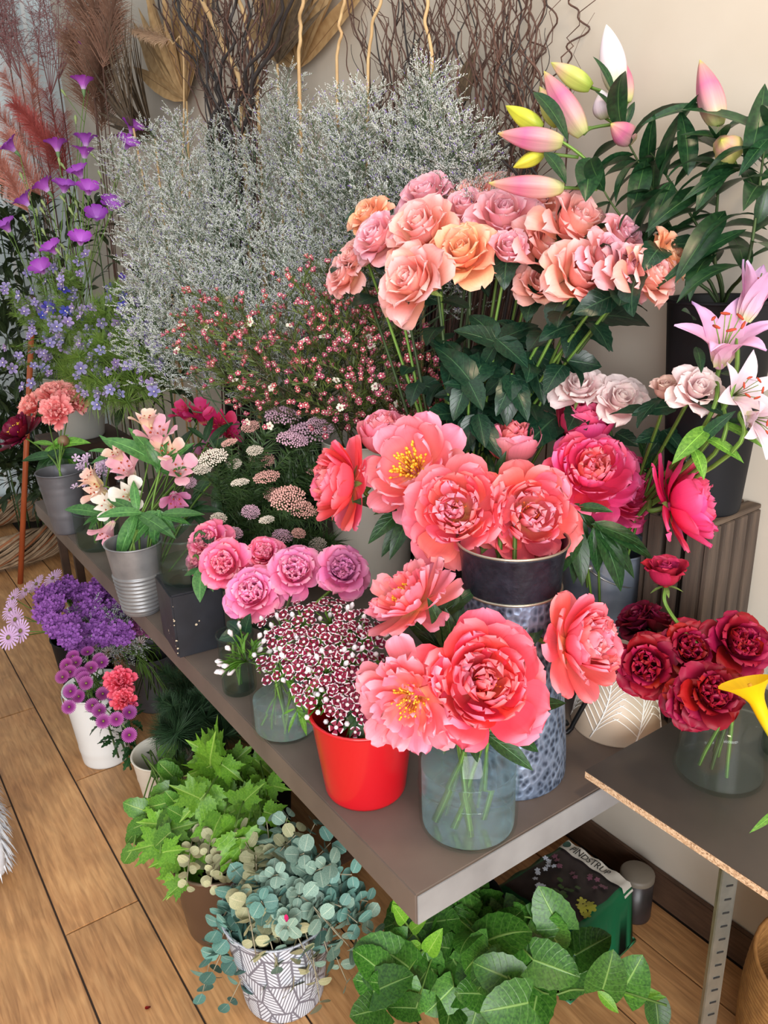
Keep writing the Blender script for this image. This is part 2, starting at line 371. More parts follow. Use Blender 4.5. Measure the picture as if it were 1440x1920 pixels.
# big clear jar of the foreground
JC, JR = stand(877, 1610, 92, BZ)
jar = glass_vase('glass_jar', 'clear glass jar of water holding coral peonies at the bench corner', JC,
    smoothprof([(JR*.80, 0), (JR*.97, .008), (JR, .03), (JR, .075), (JR, .12), (JR*.985, .142), (JR*.82, .165), (JR*.78, .176), (JR*.82, .19)], 6), .118, M_glass, M_water)
part('moulded_ring', tube([(JR*1.004*math.cos(2*PI*k/48), JR*1.004*math.sin(2*PI*k/48), .082) for k in range(49)], .0016, 6), jar, Matrix.Translation(JC), M_glass)
# red bucket
RC, RR = stand(688, 1523, 75, BZ)
M_red = mat('red_lacquer', srgb(186, 12, 26), .3, coat=.3)
bucket('red_bucket', 'glossy red flower pot holding the speckled dianthus', 'pot', RC, RR, RR*1.27, .152, M_red, rimw=.005)
# hammered jug
GC, GR0 = stand(948, 1503, 108, BZ); GR = GR0*.86
def hammermat():
    m, nt, out = newmat('hammered_zinc'); L = nt.links.new; b = N(nt, 'BsdfPrincipled'); L(b.outputs[0], out.inputs[0])
    tc = N(nt, 'TexCoord'); mp = N(nt, 'Mapping'); mp.inputs['Scale'].default_value = (1, 1, .8); L(tc.outputs['Object'], mp.inputs[0])
    v = N(nt, 'TexVoronoi', feature='SMOOTH_F1'); v.inputs['Scale'].default_value = 105; v.inputs['Smoothness'].default_value = .25; L(mp.outputs[0], v.inputs['Vector'])
    nz = N(nt, 'TexNoise'); nz.inputs['Scale'].default_value = 14; L(tc.outputs['Object'], nz.inputs['Vector'])
    r = ramp(nt, [(.10, srgb(50, 62, 80)), (.32, srgb(92, 106, 128)), (.6, srgb(142, 158, 182))], v.outputs['Distance'])
    r2 = ramp(nt, [(.35, (.62, .64, .68)), (.65, (1, 1, 1))], nz.outputs[0])
    mx = N(nt, 'Mix', data_type='RGBA', blend_type='MULTIPLY'); mx.inputs[0].default_value = 1; L(r.outputs[0], mx.inputs[6]); L(r2.outputs[0], mx.inputs[7]); L(mx.outputs[2], b.inputs['Base Color'])
    b.inputs['Metallic'].default_value = .5; b.inputs['Roughness'].default_value = .4
    bp = N(nt, 'Bump'); bp.inputs['Strength'].default_value = .6; bp.inputs['Distance'].default_value = .005; L(v.outputs['Distance'], bp.inputs['Height']); L(bp.outputs[0], b.inputs['Normal']); return m
M_ham = hammermat(); M_hamd = mat('zinc_neck_dark', srgb(48, 52, 64), .35, .5, c2=srgb(30, 33, 44), nscale=60, bump=.5); M_zrim = mat('zinc_rim', srgb(170, 165, 150), .35, .8)
jug = thing('hammered_jug', 'tall hammered zinc jug with flared dark neck full of coral peonies', 'jug', GC)
gh = .425
bodyp = smoothprof([(GR0*.98, 0), (GR0, .008), (GR0*.985, .06), (GR*1.07, .15), (GR*.98, .26), (GR*.915, .345)], 5)
part('jug_body', lathe([(.0005, 0)]+bodyp, 56), jug, Matrix.Translation(GC), M_ham)
neckp = smoothprof([(GR*.915, .347), (GR*.92, .365), (GR*.95, .395), (GR*1.02, gh)], 5)
part('jug_neck', lathe(neckp+[(r-.003, z) for r, z in reversed(neckp)]+[(GR*.88, .3), (GR*.86, .24), (.0005, .23)], 56), jug, Matrix.Translation(GC), M_hamd)
ring = lambda r, z, th, n=56: tube([(r*math.cos(2*PI*k/n), r*math.sin(2*PI*k/n), z) for k in range(n+1)], th, 6)
part('seam_ring', ring(GR*.922, .346, .0024), jug, Matrix.Translation(GC), M_zrim)
part('rim', ring(GR*1.02, gh, .0022), jug, Matrix.Translation(GC), M_zrim)
# glass cylinder behind red bucket, and small one
C2, R2 = stand(540, 1403, 62, BZ)
glass_vase('glass_cylinder', 'clear glass cylinder vase between the red pot and the black block', C2, smoothprof([(R2*.8, 0), (R2*.98, .008), (R2, .03), (R2, .08), (R2, .17)], 5), .07, M_glass, M_water)
C3, R3 = stand(452, 1310, 32, BZ)
glass_vase('glass_tumbler', 'small dark glass tumbler beside the black block', C3, smoothprof([(R3*.85, 0), (R3*.98, .006), (R3, .03), (R3, .06), (R3*1.05, .13)], 5), .09, M_glassg, M_waterd)
# black block
a, b_, c_ = AZ(334, 1237, BZ), AZ(416, 1215, BZ), AZ(298, 1172, BZ)
ux = (b_-a); ux.z = 0; lx = .118; ux.normalize(); uy = Vector((-ux.y, ux.x, 0)); bcn = a+ux*lx/2+uy*.07
M_blk = mat('chipped_black_paint', srgb(24, 25, 31), .5, c2=srgb(36, 38, 46), nscale=14, bump=.3)
bh = .155
blkM = Matrix(((ux.x, uy.x, 0, bcn.x), (ux.y, uy.y, 0, bcn.y), (0, 0, 1, BZ+bh/2), (0, 0, 0, 1)))
blk = thing('black_block', 'chipped black painted wooden block used as a stand for a glass bowl', 'block', (bcn.x, bcn.y, BZ))
part('block_body', box(lx, .14, bh, .004, taper=.97), blk, blkM, M_blk)
M_chipw = mat('bare_wood_chip', srgb(190, 175, 150), .9)
rr = random.Random(4); chipme = make_mesh('chip', [(-1, 0, -.6), (-.3, 0, -1), (.9, 0, -.5), (.7, 0, .6), (-.1, 0, 1), (-.9, 0, .5)], [(0, 1, 2, 3, 4, 5)])
chipme.materials.append(M_chipw)
for k in range(16):
    onx = k % 3 != 0; z = rr.uniform(-.46, .49)*bh; s = rr.uniform(.0008, .003)
    if onx: mm = Matrix.Translation((rr.choice([-.5, -.49, -.48, rr.uniform(-.5, .3)])*lx*.98, -.0695-.0006, z))
    else: mm = Matrix.Translation((-.059-.0006, rr.uniform(-.068, .0), z)) @ Matrix.Rotation(PI/2, 4, 'Z')
    part('paint_chip', chipme, blk, blkM @ mm @ Matrix.Rotation(rr.uniform(0, 6), 4, 'Y') @ Matrix.Scale(s, 4))
BT = BZ+bh
bc3 = Vector((bcn.x+.002, bcn.y, BT)); r5 = .062
glass_vase('glass_bowl', 'low greenish glass bowl vase standing on the black block', bc3, smoothprof([(r5*.7, 0), (r5*.95, .008), (r5, .03), (r5, .06), (r5*.97, .11)], 5), .05, M_glassg, M_waterd)
# ribbed zinc bucket
C4, R4 = stand(270, 1157, 34, BZ)
M_zinc = mat('grey_zinc', srgb(150, 150, 152), .4, .45, c2=srgb(118, 118, 122), nscale=16)
M_zincd = mat('dark_grey_zinc', srgb(112, 112, 118), .45, .4, c2=srgb(88, 88, 94), nscale=10)
M_wire = mat('wire_handle', srgb(170, 172, 172), .35, .8)
bucket('ribbed_bucket', 'small zinc bucket with ribbed lower half beside the black block', 'bucket', C4, R4, R4*1.5, .185, M_zinc, ribs=(.06, .58, 9, .0035))
C5, R5 = stand(190, 1037, 40, BZ)
glass_vase('glass_tumbler', 'squat green glass vase under the cream alstroemeria', C5, smoothprof([(R5*.85, 0), (R5*.98, .008), (R5, .03), (R5, .08), (R5*.99, .115)], 5), .06, M_glassg, M_waterd)
C6, R6 = stand(132, 1003, 27, BZ)
bucket('zinc_bucket', 'dark grey zinc bucket with banded sides at the far bench end', 'bucket', C6, R6, R6*1.55, .20, M_zincd, bands=((.3, .015, .0018), (.33, .015, .0018), (.72, .015, .0018), (.86, .015, .0018)))
# cream bucket
M_cream = mat('cream_enamel', srgb(222, 216, 204), .42, c2=srgb(214, 207, 194), nscale=4)
C7, R7 = stand(703, 1102, 66, BZ)
bucket('cream_bucket', 'tall cream enamel bucket behind the peonies holding waxflower', 'bucket', C7, R7, R7*1.3, .385, M_cream, bands=((.1, .012, .002), (.14, .012, .002), (.55, .012, .002), (.6, .012, .002)), handle=(R_(60), R_(80), M_wire))
# galvanised bucket with the hot pink peonies
C8 = Vector((1.19, .965, BZ)); R8 = .066
M_galv = mat('bluish_galvanised', srgb(160, 172, 188), .36, .55, c2=srgb(104, 116, 136), nscale=9)
bucket('galvanised_bucket', 'bluish galvanised bucket with wire bail holding hot pink peonies', 'bucket', C8, R8, R8*1.3, .30, M_galv, bands=((.8, .012, .002),), handle=(R_(20), R_(60), M_wire))
# leaf line pattern pot
C9, R9 = stand(1150, 1402, 82, BZ)
M_taupe = mat('taupe_glaze', srgb(190, 172, 152), .45, c2=srgb(172, 152, 132), nscale=5); M_line = mat('white_line_glaze', srgb(238, 234, 228), .5); M_iron = mat('black_iron', (.012, .012, .013), .4, .6)
cone = thing('patterned_pot', 'taupe conical pot with white leaf line drawing beside the hammered jug', 'pot', C9)
ch = .15; rt = R9*.62
cp = [(.0005, 0), (R9*.98, 0), (R9, .004), (rt, ch), (rt-.004, ch), (R9-.006, .006), (.0005, .006)]
part('pot_body', lathe(cp, 48), cone, Matrix.Translation(C9), M_taupe)
def cpt(a, v): r = R9+(rt-R9)*v+.0006; return Vector((r*math.cos(a), r*math.sin(a), .004+(ch-.004)*v))
camang = math.atan2(-C9.y, -C9.x)
mb = MB()
for la, w_ in ((-.55, .55), (.45, .6), (-1.5, .5), (1.4, .5)):
    spine = [(camang+la+.35*math.sin(v*2.2), v) for v in np.linspace(.02, .98, 12)]
    mb.tube([cpt(*q) for q in spine], .0015, 4)
    for j in range(1, 11):
        a0, v0 = spine[j]
        for s in (-1, 1):
            mb.tube([cpt(a0+s*w_*k/4, min(.99, v0+.10*k*(1-.1*k))) for k in range(5) if v0+.10*k*(1-.1*k) < .99] or [cpt(a0, v0), cpt(a0+.01, v0)], .0011, 4)
part('leaf_line_pattern', mb.mesh('lines', [M_line]), cone, Matrix.Translation(C9))
hp = [AZ(1150, 1285, BZ)*0]
left = DIR(-1, 0, 0); left.z = 0; left.normalize()
sp = []
for k in range(22):
    t_ = k/21; 
    if t_ < .55:
        q = t_/.55; sp.append(C9+left*(rt*.75+.055*q)+Vector((0, 0, ch*(1.0-.83*q))))
    else:
        q = (t_-.55)/.45; ang = PI*1.0+q*2*PI*.95; rad = .018*(1-.45*q)
        sp.append(C9+left*(rt*.75+.055+.018+rad*math.cos(ang))+Vector((0, 0, ch*.17+rad*math.sin(ang)*1.0)))
hq = DIR(0, 0, 1); hq.z = 0; hq.normalize()
part('iron_scroll_handle', tube([p+hq*R9*.55 for p in sp], .0045, 6), cone, None, M_iron, label='black wrought iron scroll')
# crates
M_crate = mat('weathered_wood', srgb(90, 75, 64), .85, c2=srgb(58, 48, 42), nscale=26, stretch=(3, 3, .25), bump=.4)
def crate(label, M, sx, sy, sz):
    loc = M.translation; t = thing('wooden_crate', label, 'crate', loc)
    pw = .03
    for x in (-1, 1):
        for y in (-1, 1): part('corner_post', box(pw, pw, sz-.004, .002), t, M @ Matrix.Translation((x*(sx/2-pw/2-.008), y*(sy/2-pw/2-.008), sz/2)), M_crate)
    n = 4; sw = sx/n
    vm = box(sw-.009, .008, sz, .0012); vm.materials.append(M_crate)
    for k in range(n):
        for y in (-1, 1): part('slat', vm, t, M @ Matrix.Translation((-sx/2+sw*(k+.5), y*(sy/2-.004), sz/2)))
    n2 = 3; sw2 = (sy-.016)/n2; vm2 = box(.008, sw2-.012, sz, .0012); vm2.materials.append(M_crate)
    for k in range(n2):
        for x in (-1, 1): part('slat', vm2, t, M @ Matrix.Translation((x*(sx/2-.004), -sy/2+.008+sw2*(k+.5), sz/2)))
    n3 = 4; hm = box(sx, sy/n3-.006, .009, .0012); M2 = M_crate; hm.materials.append(mat('weathered_wood_top', srgb(98, 82, 68), .85, c2=srgb(66, 54, 46), nscale=26, stretch=(.25, 3, 3), bump=.4))
    for k in range(n3): part('top_board', hm, t, M @ Matrix.Translation((0, -sy/2+sy/n3*(k+.5), sz+.0045)))
    return t
crate('weathered slatted crate standing upright behind burgundy roses with black bucket on top', Matrix.Translation((1.249, .803, BZ)) @ Matrix.Rotation(R_(2), 4, 'Z'), .168, .132, .40)
M_blkp2 = mat('matte_black_plastic', srgb(16, 17, 20), .6, c2=srgb(24, 26, 31), nscale=6, spec=.25)
CT = Vector((1.243, .803, BZ+.409))
bucket('black_bucket', 'tall black plastic bucket of budded lilies on top of the wooden crate', 'bucket', CT, .064, .088, .36, M_blkp2, rimw=.006)
# bucket of the peach roses (mostly behind foliage)
CP = Vector((1.02, 1.22, BZ))
bucket('black_bucket', 'black plastic bucket under the dome of peach roses', 'bucket', CP, .07, .09, .34, M_blkp2, rimw=.006)
# conical glass on shelf, and the calla glass
CG, RG = stand(1340, 1498, 82, SZ)
glass_vase('conical_glass_vase', 'clear cone-shaped glass vase of burgundy roses on the dark shelf board', CG, smoothprof([(RG*.9, 0), (RG, .008), (RG*.97, .03), (RG*.85, .09), (RG*.72, .15), (RG*.68, .165)], 5), .10, M_glass, glassmat('clear_water', (.86, .9, .88), .03, (.5, .5, .48), .5))
CC, RC2 = stand(1462, 1440, 42, SZ)
glass_vase('glass_tumbler', 'ribbed glass holding the yellow calla on the dark shelf', CC, smoothprof([(RC2*.9, 0), (RC2, .006), (RC2, .06), (RC2*1.05, .15)], 4), .07, M_glass, M_waterd)
# ---------------- floor containers
M_white = mat('white_enamel', srgb(226, 226, 224), .4, c2=srgb(216, 216, 214), nscale=4)
F1, FR1 = stand(205, 1441, 42, 0)
bucket('white_bucket', 'white enamel bucket with dropped wire bail on the wooden floor', 'bucket', F1, FR1, FR1*1.35, .245, M_white, bands=((.2, .012, .002), (.24, .012, .002)), handle=(R_(-20), R_(25), M_wire))
F2, FR2 = stand(325, 1550, 38, 0)
bucket('cream_pot', 'slim cream pot on the floor under green vine leaves', 'pot', F2, FR2, FR2*1.45, .20, M_cream, bands=((.35, .012, .002), (.7, .012, .002)))
F3, FR3 = stand(540, 1920, 74, 0)
def leafpotmat():
    m, nt, out = newmat('leaf_print_glaze'); L = nt.links.new; b = N(nt, 'BsdfPrincipled'); L(b.outputs[0], out.inputs[0]); b.inputs['Roughness'].default_value = .4
    uv = N(nt, 'UVMap'); mp = N(nt, 'Mapping'); mp.inputs['Scale'].default_value = (11, 8.5, 1); L(uv.outputs[0], mp.inputs[0])
    vo = N(nt, 'TexVoronoi', voronoi_dimensions='2D'); vo.inputs['Scale'].default_value = 1; vo.inputs['Randomness'].default_value = .7; L(mp.outputs[0], vo.inputs['Vector'])
    ve = N(nt, 'TexVoronoi', voronoi_dimensions='2D', feature='DISTANCE_TO_EDGE'); ve.inputs['Scale'].default_value = 1; ve.inputs['Randomness'].default_value = .7; L(mp.outputs[0], ve.inputs['Vector'])
    dl = N(nt, 'VectorMath', operation='SUBTRACT'); L(mp.outputs[0], dl.inputs[0]); L(vo.outputs['Position'], dl.inputs[1])
    sc = N(nt, 'SeparateColor'); L(vo.outputs['Color'], sc.inputs[0]); an = N(nt, 'MapRange'); an.inputs['To Min'].default_value = -1.1; an.inputs['To Max'].default_value = 1.1; L(sc.outputs[0], an.inputs[0])
    ro = N(nt, 'VectorRotate', rotation_type='Z_AXIS'); L(dl.outputs[0], ro.inputs['Vector']); L(an.outputs[0], ro.inputs['Angle'])
    sp = N(nt, 'SeparateXYZ'); L(ro.outputs[0], sp.inputs[0]); fx = N(nt, 'Math', operation='ABSOLUTE'); L(sp.outputs[0], fx.inputs[0])
    ml = N(nt, 'Math', operation='MULTIPLY_ADD'); ml.inputs[1].default_value = -.9; L(fx.outputs[0], ml.inputs[0]); L(sp.outputs[1], ml.inputs[2])
    m3 = N(nt, 'Math', operation='MULTIPLY'); m3.inputs[1].default_value = 6.5; L(ml.outputs[0], m3.inputs[0]); fr = N(nt, 'Math', operation='FRACT'); L(m3.outputs[0], fr.inputs[0])
    r = ramp(nt, [(.0, (0, 0, 0)), (.3, (0, 0, 0)), (.4, (1, 1, 1))], fr.outputs[0]); r2 = ramp(nt, [(.03, (0, 0, 0)), (.05, (1, 1, 1))], ve.outputs['Distance']); r3 = ramp(nt, [(.03, (0, 0, 0)), (.05, (1, 1, 1))], fx.outputs[0])
    a1 = N(nt, 'Math', operation='MULTIPLY'); L(r.outputs[0], a1.inputs[0]); L(r2.outputs[0], a1.inputs[1]); a2 = N(nt, 'Math', operation='MULTIPLY'); L(a1.outputs[0], a2.inputs[0]); L(r3.outputs[0], a2.inputs[1])
    rc = ramp(nt, [(0, srgb(112, 112, 124)), (1, srgb(206, 212, 222))], a2.outputs[0]); L(rc.outputs[0], b.inputs['Base Color']); return m
bucket('leaf_print_pot', 'white pot with grey leaf line print holding eucalyptus on the floor', 'pot', F3, FR3, FR3*1.35, .225, leafpotmat(), rimw=.004)
F4 = AZ(470, 1790, .0); F4 = Vector((.50, 1.42, 0))
M_bronze = mat('bronze_metal', srgb(120, 100, 84), .35, .7)
bucket('metal_tub', 'dark bronze metal tub behind the eucalyptus pot', 'tub', F4, .085, .105, .20, M_bronze, rimw=.008)
F5 = Vector((.83, 1.0, 0))
bucket('black_bucket', 'black bucket on the floor under the bench corner with linden branches', 'bucket', F5, .085, .105, .19, M_blkp2)
F6 = Vector((.66, 1.95, 0)); bucket('black_bucket', 'black bucket on the floor under the bench with feathery green fern', 'bucket', F6, .075, .09, .2, M_blkp2)
F7 = Vector((.54, 2.62, 0)); bucket('black_bucket', 'black bucket on the floor with purple statice beside the bench', 'bucket', F7, .08, .1, .22, M_blkp2)
F8 = Vector((.70, 2.40, 0)); bucket('grey_bucket', 'grey bucket on the floor with pale astrantia under the bench', 'bucket', F8, .07, .085, .2, M_zincd)
F9 = Vector((.70, 1.62, 0)); bucket('black_bucket', 'black bucket on the floor with lobed lime leaves', 'bucket', F9, .07, .085, .2, M_blkp2)
# ================================================================ plant building blocks
def petal(L=1, Wd=.8, th=(60, 20, 0), r0=.05, Rw=.6, flare=0, ruf=0, notch=0, seed=0, nu=8, nv=8, prof='rose', curl=0, freq=2):
    """petal grown from the flower axis: th = angle from the axis (deg) at base, middle, tip; Rw = wrap radius across"""
    rg = random.Random(seed); ph = rg.uniform(0, 6.28); ph2 = rg.uniform(0, 6.28)
    V = []; uv = []; rho, z = r0, 0.0; pr = []
    for j in range(nv+1):
        v = j/nv
        if v < .5: t = th[0]+(th[1]-th[0])*(v/.5)
        else: t = th[1]+(th[2]-th[1])*((v-.5)/.5)
        pr.append((rho, z, R_(t))); rho += math.sin(R_(t))*L/nv; z += math.cos(R_(t))*L/nv
    vs = [1-(1-j/nv)**1.4 for j in range(nv+1)]; fine = []
    for j in range(nv+1):
        f = vs[j]*nv; k0 = min(nv-1, int(f)); a_ = f-k0; fine.append(tuple(pr[k0][c]*(1-a_)+pr[k0+1][c]*a_ for c in range(3)))
    for j in range(nv+1):
        v = vs[j]; rh, zz, t = fine[j]
        if prof == 'rose': w = Wd*.5*(.30+.70*math.sin(min(1, v*1.25)*PI/2)) * (1 if v < .72 else max(.12, math.sqrt(max(.0, 1-((v-.72)/.28)**2))))
        elif prof == 'lance': w = Wd*.5*math.sin(PI*min(1, (.12+.88*v))**.85)**.8 if v < .999 else .004*Wd
        elif prof == 'spat': w = Wd*.5*(.14+.86*v**1.3)*(1 if v < .75 else math.sqrt(max(.0, 1-((v-.75)/.27)**2)))
        elif prof == 'strap': w = Wd*.5*(.6+.4*v)*(1 if v < .8 else math.sqrt(max(.0, 1-((v-.8)/.215)**2)))
        for i in range(nu+1):
            u = -1+2*i/nu; s = u*w
            ca, sa = math.cos(s/Rw), math.sin(s/Rw)
            y = Rw*sa; inn = Rw*(1-ca)       # edges bend towards the axis
            off = -inn+flare*w*abs(u)**2.5*v*v
            off += ruf*v*v*math.sin(freq*u*2.2+ph)*(.4+.6*abs(u)) + ruf*.4*v**3*math.sin(freq*2.6*u+ph2)
            if notch and j >= nv-2: dl = -notch*.8*L*(.5+.5*math.cos(freq*2.1*u+ph2))*(1 if j == nv else .4)
            else: dl = 0
            if curl: off += curl*max(0, v-.7)**2*L*(1+.5*math.sin(2*u+ph))
            nx, nz = math.cos(t), -math.sin(t)          # outward normal
            V.append((rh+nx*off+math.sin(t)*dl, y, zz+nz*off+math.cos(t)*dl)); uv.append((.5+.5*u, v))
    Fc = [(j*(nu+1)+i, j*(nu+1)+i+1, (j+1)*(nu+1)+i+1, (j+1)*(nu+1)+i) for j in range(nv) for i in range(nu)]
    return V, Fc, uv
_cache = {}
def petal_me(key, m, **kw):
    k = (key, m.name)
    if k not in _cache:
        V, Fc, uv = petal(**kw); _cache[k] = make_mesh('petal_'+str(key), V, Fc, uv, True, [m])
    return _cache[k]
def leafdata(L=1, Wd=.4, kind='lance', fold=.25, bend=.3, wave=0, nv=9, nu=4, seed=0, serr=0, twist=0):
    rg = random.Random(seed); ph = rg.uniform(0, 6); V = []; uv = []
    for j in range(nv+1):
        v = j/nv; ang = bend*v
        x = L*(math.sin(ang)/bend if abs(bend) > 1e-3 else v); zc = -L*((1-math.cos(ang))/bend if abs(bend) > 1e-3 else 0)
        if kind == 'lance': w = math.sin(PI*v**.8)**.9*.5
        elif kind == 'ovate': w = .5*math.sin(PI*v**.62)**.8
        elif kind == 'round': w = .5*math.sqrt(max(0, 1-(2*v-1)**2))
        elif kind == 'heart': w = .5*max(0, math.sin(PI*min(1, v*.86+.14)**.75))**.62
        w = max(w, .004)*Wd*(1+(serr if j % 2 else -serr)*(1 if 0 < j < nv else 0)); tw = twist*v
        for i in range(nu+1):
            u = -1+2*i/nu; y = u*w; zz = abs(y)*fold+wave*L*math.sin(v*9+ph+u)*abs(u)
            xx = x
            if kind == 'heart': xx -= L*.26*abs(u)**1.2*(1-v)**3*(1 if abs(u) < .9 else .75)
            yy = y*math.cos(tw)-zz*math.sin(tw); z2 = y*math.sin(tw)+zz*math.cos(tw)
            V.append((xx+math.sin(ang)*z2, yy, zc+math.cos(ang)*z2)); uv.append((.5+.5*u, v))
    Fc = [(j*(nu+1)+i, j*(nu+1)+i+1, (j+1)*(nu+1)+i+1, (j+1)*(nu+1)+i) for j in range(nv) for i in range(nu)]
    return V, Fc, uv
def lobedata(L=1, fold=.15, seed=0):
    T = [(0, .74), (.2, .52), (.40, .40), (.62, .52), (.82, .66), (1.05, .46), (1.32, .36), (1.6, .42), (1.9, .48), (2.25, .36), (2.7, .27), (3.0, .2)]
    rg = random.Random(seed); V = [(.3*L, 0, 0)]; uv = [(.5, .3)]; n = 46
    for k in range(n+1):
        a = -2.95+5.9*k/n; b = abs(a); r = .2
        for (x0, r0), (x1, r1) in zip(T, T[1:]):
            if x0 <= b <= x1: r = r0+(r1-r0)*(b-x0)/(x1-x0)
        r *= L*(1+.09*(1 if k % 2 else -1))*rg.uniform(.95, 1.05); x = .3*L+r*math.cos(a); y = r*math.sin(a)
        V.append((x, y, abs(y)*fold-.3*max(0, x-.3*L)**2/L+.02*L*math.sin(a*5+seed))); uv.append((max(0, min(1, .5+1.3*y/L)), max(0, min(1, x/L))))
    return V, [(0, k, k+1) for k in range(1, n+1)]+[(0, n+1, 1)], uv
def leaf_me(key, m, lobed=False, **kw):
    k = ('leaf', key, m.name)
    if k not in _cache:
        V, Fc, uv = lobedata(**kw) if lobed else leafdata(**kw); _cache[k] = make_mesh('leaf_'+str(key), V, Fc, uv, True, [m])
    return _cache[k]
def leafM(loc, d, up=(0, 0, 1), s=1.0, roll=0):       # leaf grows along d, its upper face towards up
    x = Vector(d).normalized(); u = Vector(up); z = (u-x*u.dot(x))
    z = z.normalized() if z.length > 1e-4 else x.orthogonal(); y = z.cross(x)
    return Matrix(((x.x, y.x, z.x, loc[0]), (x.y, y.y, z.y, loc[1]), (x.z, y.z, z.z, loc[2]), (0, 0, 0, 1))) @ Matrix.Rotation(roll, 4, 'X') @ Matrix.Scale(s, 4)
RZ = lambda a: Matrix.Rotation(a, 4, 'Z')
RY = lambda a: Matrix.Rotation(a, 4, 'Y')
RX = lambda a: Matrix.Rotation(a, 4, 'X')
# ---------------------------------------------------------------- plant materials
M_stem = leafmat('stem_green', srgb(86, 120, 48), srgb(112, 148, 66), rough=.5)
M_stemd = leafmat('stem_dark', srgb(50, 70, 40), srgb(70, 92, 52), rough=.5)
M_sepal = leafmat('sepal_green', srgb(104, 132, 62), srgb(130, 156, 84))
M_peonyleaf = leafmat('peony_leaf', srgb(24, 52, 28), srgb(44, 82, 40), rough=.36)
M_roseleaf = leafmat('rose_leaf', srgb(18, 44, 34), srgb(34, 66, 46), rib=srgb(62, 98, 66), rough=.3)
M_lilyleaf = leafmat('lily_leaf', srgb(22, 50, 32), srgb(40, 78, 44), rib=srgb(70, 110, 60), rough=.32, nveins=0)
M_brightleaf = leafmat('fresh_leaf', srgb(70, 122, 36), srgb(112, 164, 58), rough=.42)
M_linden = leafmat('linden_leaf', srgb(36, 82, 26), srgb(74, 128, 44), rib=srgb(128, 168, 88), rough=.36, var=.4)
M_vine = leafmat('vine_leaf', srgb(56, 104, 36), srgb(92, 140, 50), rib=srgb(150, 176, 96), rough=.34, nveins=9)
M_lobe = leafmat('lobed_leaf', srgb(82, 134, 34), srgb(116, 166, 50), rib=srgb(150, 186, 84), rough=.45)
M_euc = leafmat('eucalyptus_leaf', srgb(104, 136, 122), srgb(142, 166, 150), rib=srgb(176, 192, 172), rough=.6, nveins=0, transl=.1)
M_euct = leafmat('eucalyptus_leaf_tan', srgb(146, 150, 116), srgb(176, 172, 134), rib=srgb(190, 184, 150), rough=.6, nveins=0, transl=.1)
M_eucb = leafmat('eucalyptus_leaf_teal', srgb(84, 130, 122), srgb(112, 152, 140), rib=srgb(160, 184, 170), rough=.6, nveins=0, transl=.1)
M_alsleaf = leafmat('alstroemeria_leaf', srgb(54, 104, 52), srgb(86, 136, 70), rough=.4, nveins=0)
M_stamen = mat('yellow_stamen', srgb(244, 186, 50), .6); M_stameno = mat('orange_stamen', srgb(230, 110, 40), .6)
M_coral = petalmat('coral_petal', [(0, srgb(250, 176, 120)), (.28, srgb(248, 112, 112)), (.75, srgb(250, 118, 130)), (1, srgb(251, 148, 162))])
M_coral2 = petalmat('coral_petal_bright', [(0, srgb(250, 140, 110)), (.3, srgb(244, 84, 96)), (.8, srgb(248, 96, 112)), (1, srgb(252, 140, 160))])
M_coralp = petalmat('coral_petal_pale', [(0, srgb(252, 196, 130)), (.3, srgb(250, 140, 136)), (.75, srgb(250, 142, 156)), (1, srgb(250, 168, 188))])
M_hotp = petalmat('hot_pink_petal', [(0, srgb(236, 60, 96)), (.4, srgb(240, 62, 108)), (.85, srgb(246, 84, 136)), (1, srgb(250, 130, 176))])
M_hotp2 = petalmat('magenta_pink_petal', [(0, srgb(226, 40, 90)), (.5, srgb(236, 48, 104)), (1, srgb(246, 96, 150))])
M_peach = petalmat('peach_rose_petal', [(0, srgb(250, 176, 130)), (.5, srgb(250, 180, 160)), (.86, srgb(250, 186, 178)), (1, srgb(250, 204, 204))], var=.10, transl=.34)
M_peacho = petalmat('orange_rose_petal', [(0, srgb(248, 160, 104)), (.5, srgb(250, 178, 136)), (.88, srgb(252, 190, 152)), (1, srgb(252, 206, 180))], var=.10, transl=.34)
M_mauve = petalmat('mauve_rose_petal', [(0, srgb(242, 146, 138)), (.5, srgb(242, 166, 168)), (.88, srgb(242, 176, 190)), (1, srgb(246, 200, 214))], var=.10, transl=.34)
M_pale = petalmat('pale_pink_rose_petal', [(0, srgb(248, 196, 190)), (.5, srgb(252, 222, 222)), (1, srgb(253, 240, 238))], var=.05, transl=.34)
M_palep = petalmat('pale_peach_rose_petal', [(0, srgb(232, 170, 150)), (.5, srgb(232, 180, 166)), (1, srgb(240, 208, 196))], var=.07)
M_cerise = petalmat('cerise_rose_petal', [(0, srgb(238, 80, 136)), (.5, srgb(246, 116, 172)), (.9, srgb(248, 146, 194)), (1, srgb(250, 176, 204))], var=.14)
M_ceriser = petalmat('cerise_red_rose_petal', [(0, srgb(238, 70, 112)), (.5, srgb(246, 100, 144)), (.9, srgb(248, 128, 168)), (1, srgb(250, 160, 182))], var=.14)
M_plum = petalmat('plum_rose_petal', [(0, srgb(164, 70, 130)), (.5, srgb(206, 104, 162)), (1, srgb(224, 136, 182))], var=.14)
M_burg = petalmat('burgundy_petal', [(0, srgb(84, 4, 22)), (.5, srgb(126, 10, 34)), (1, srgb(150, 18, 48))], transl=.15, rough=.5, var=.25)
M_burgd = petalmat('dark_burgundy_petal', [(0, srgb(56, 4, 20)), (.5, srgb(92, 10, 36)), (1, srgb(112, 14, 46))], transl=.12, rough=.5, var=.25)
M_burgs = petalmat('crimson_rose_petal', [(0, srgb(120, 16, 40)), (.5, srgb(158, 30, 60)), (1, srgb(176, 40, 74))], transl=.15, rough=.5, var=.2, vein=.3)
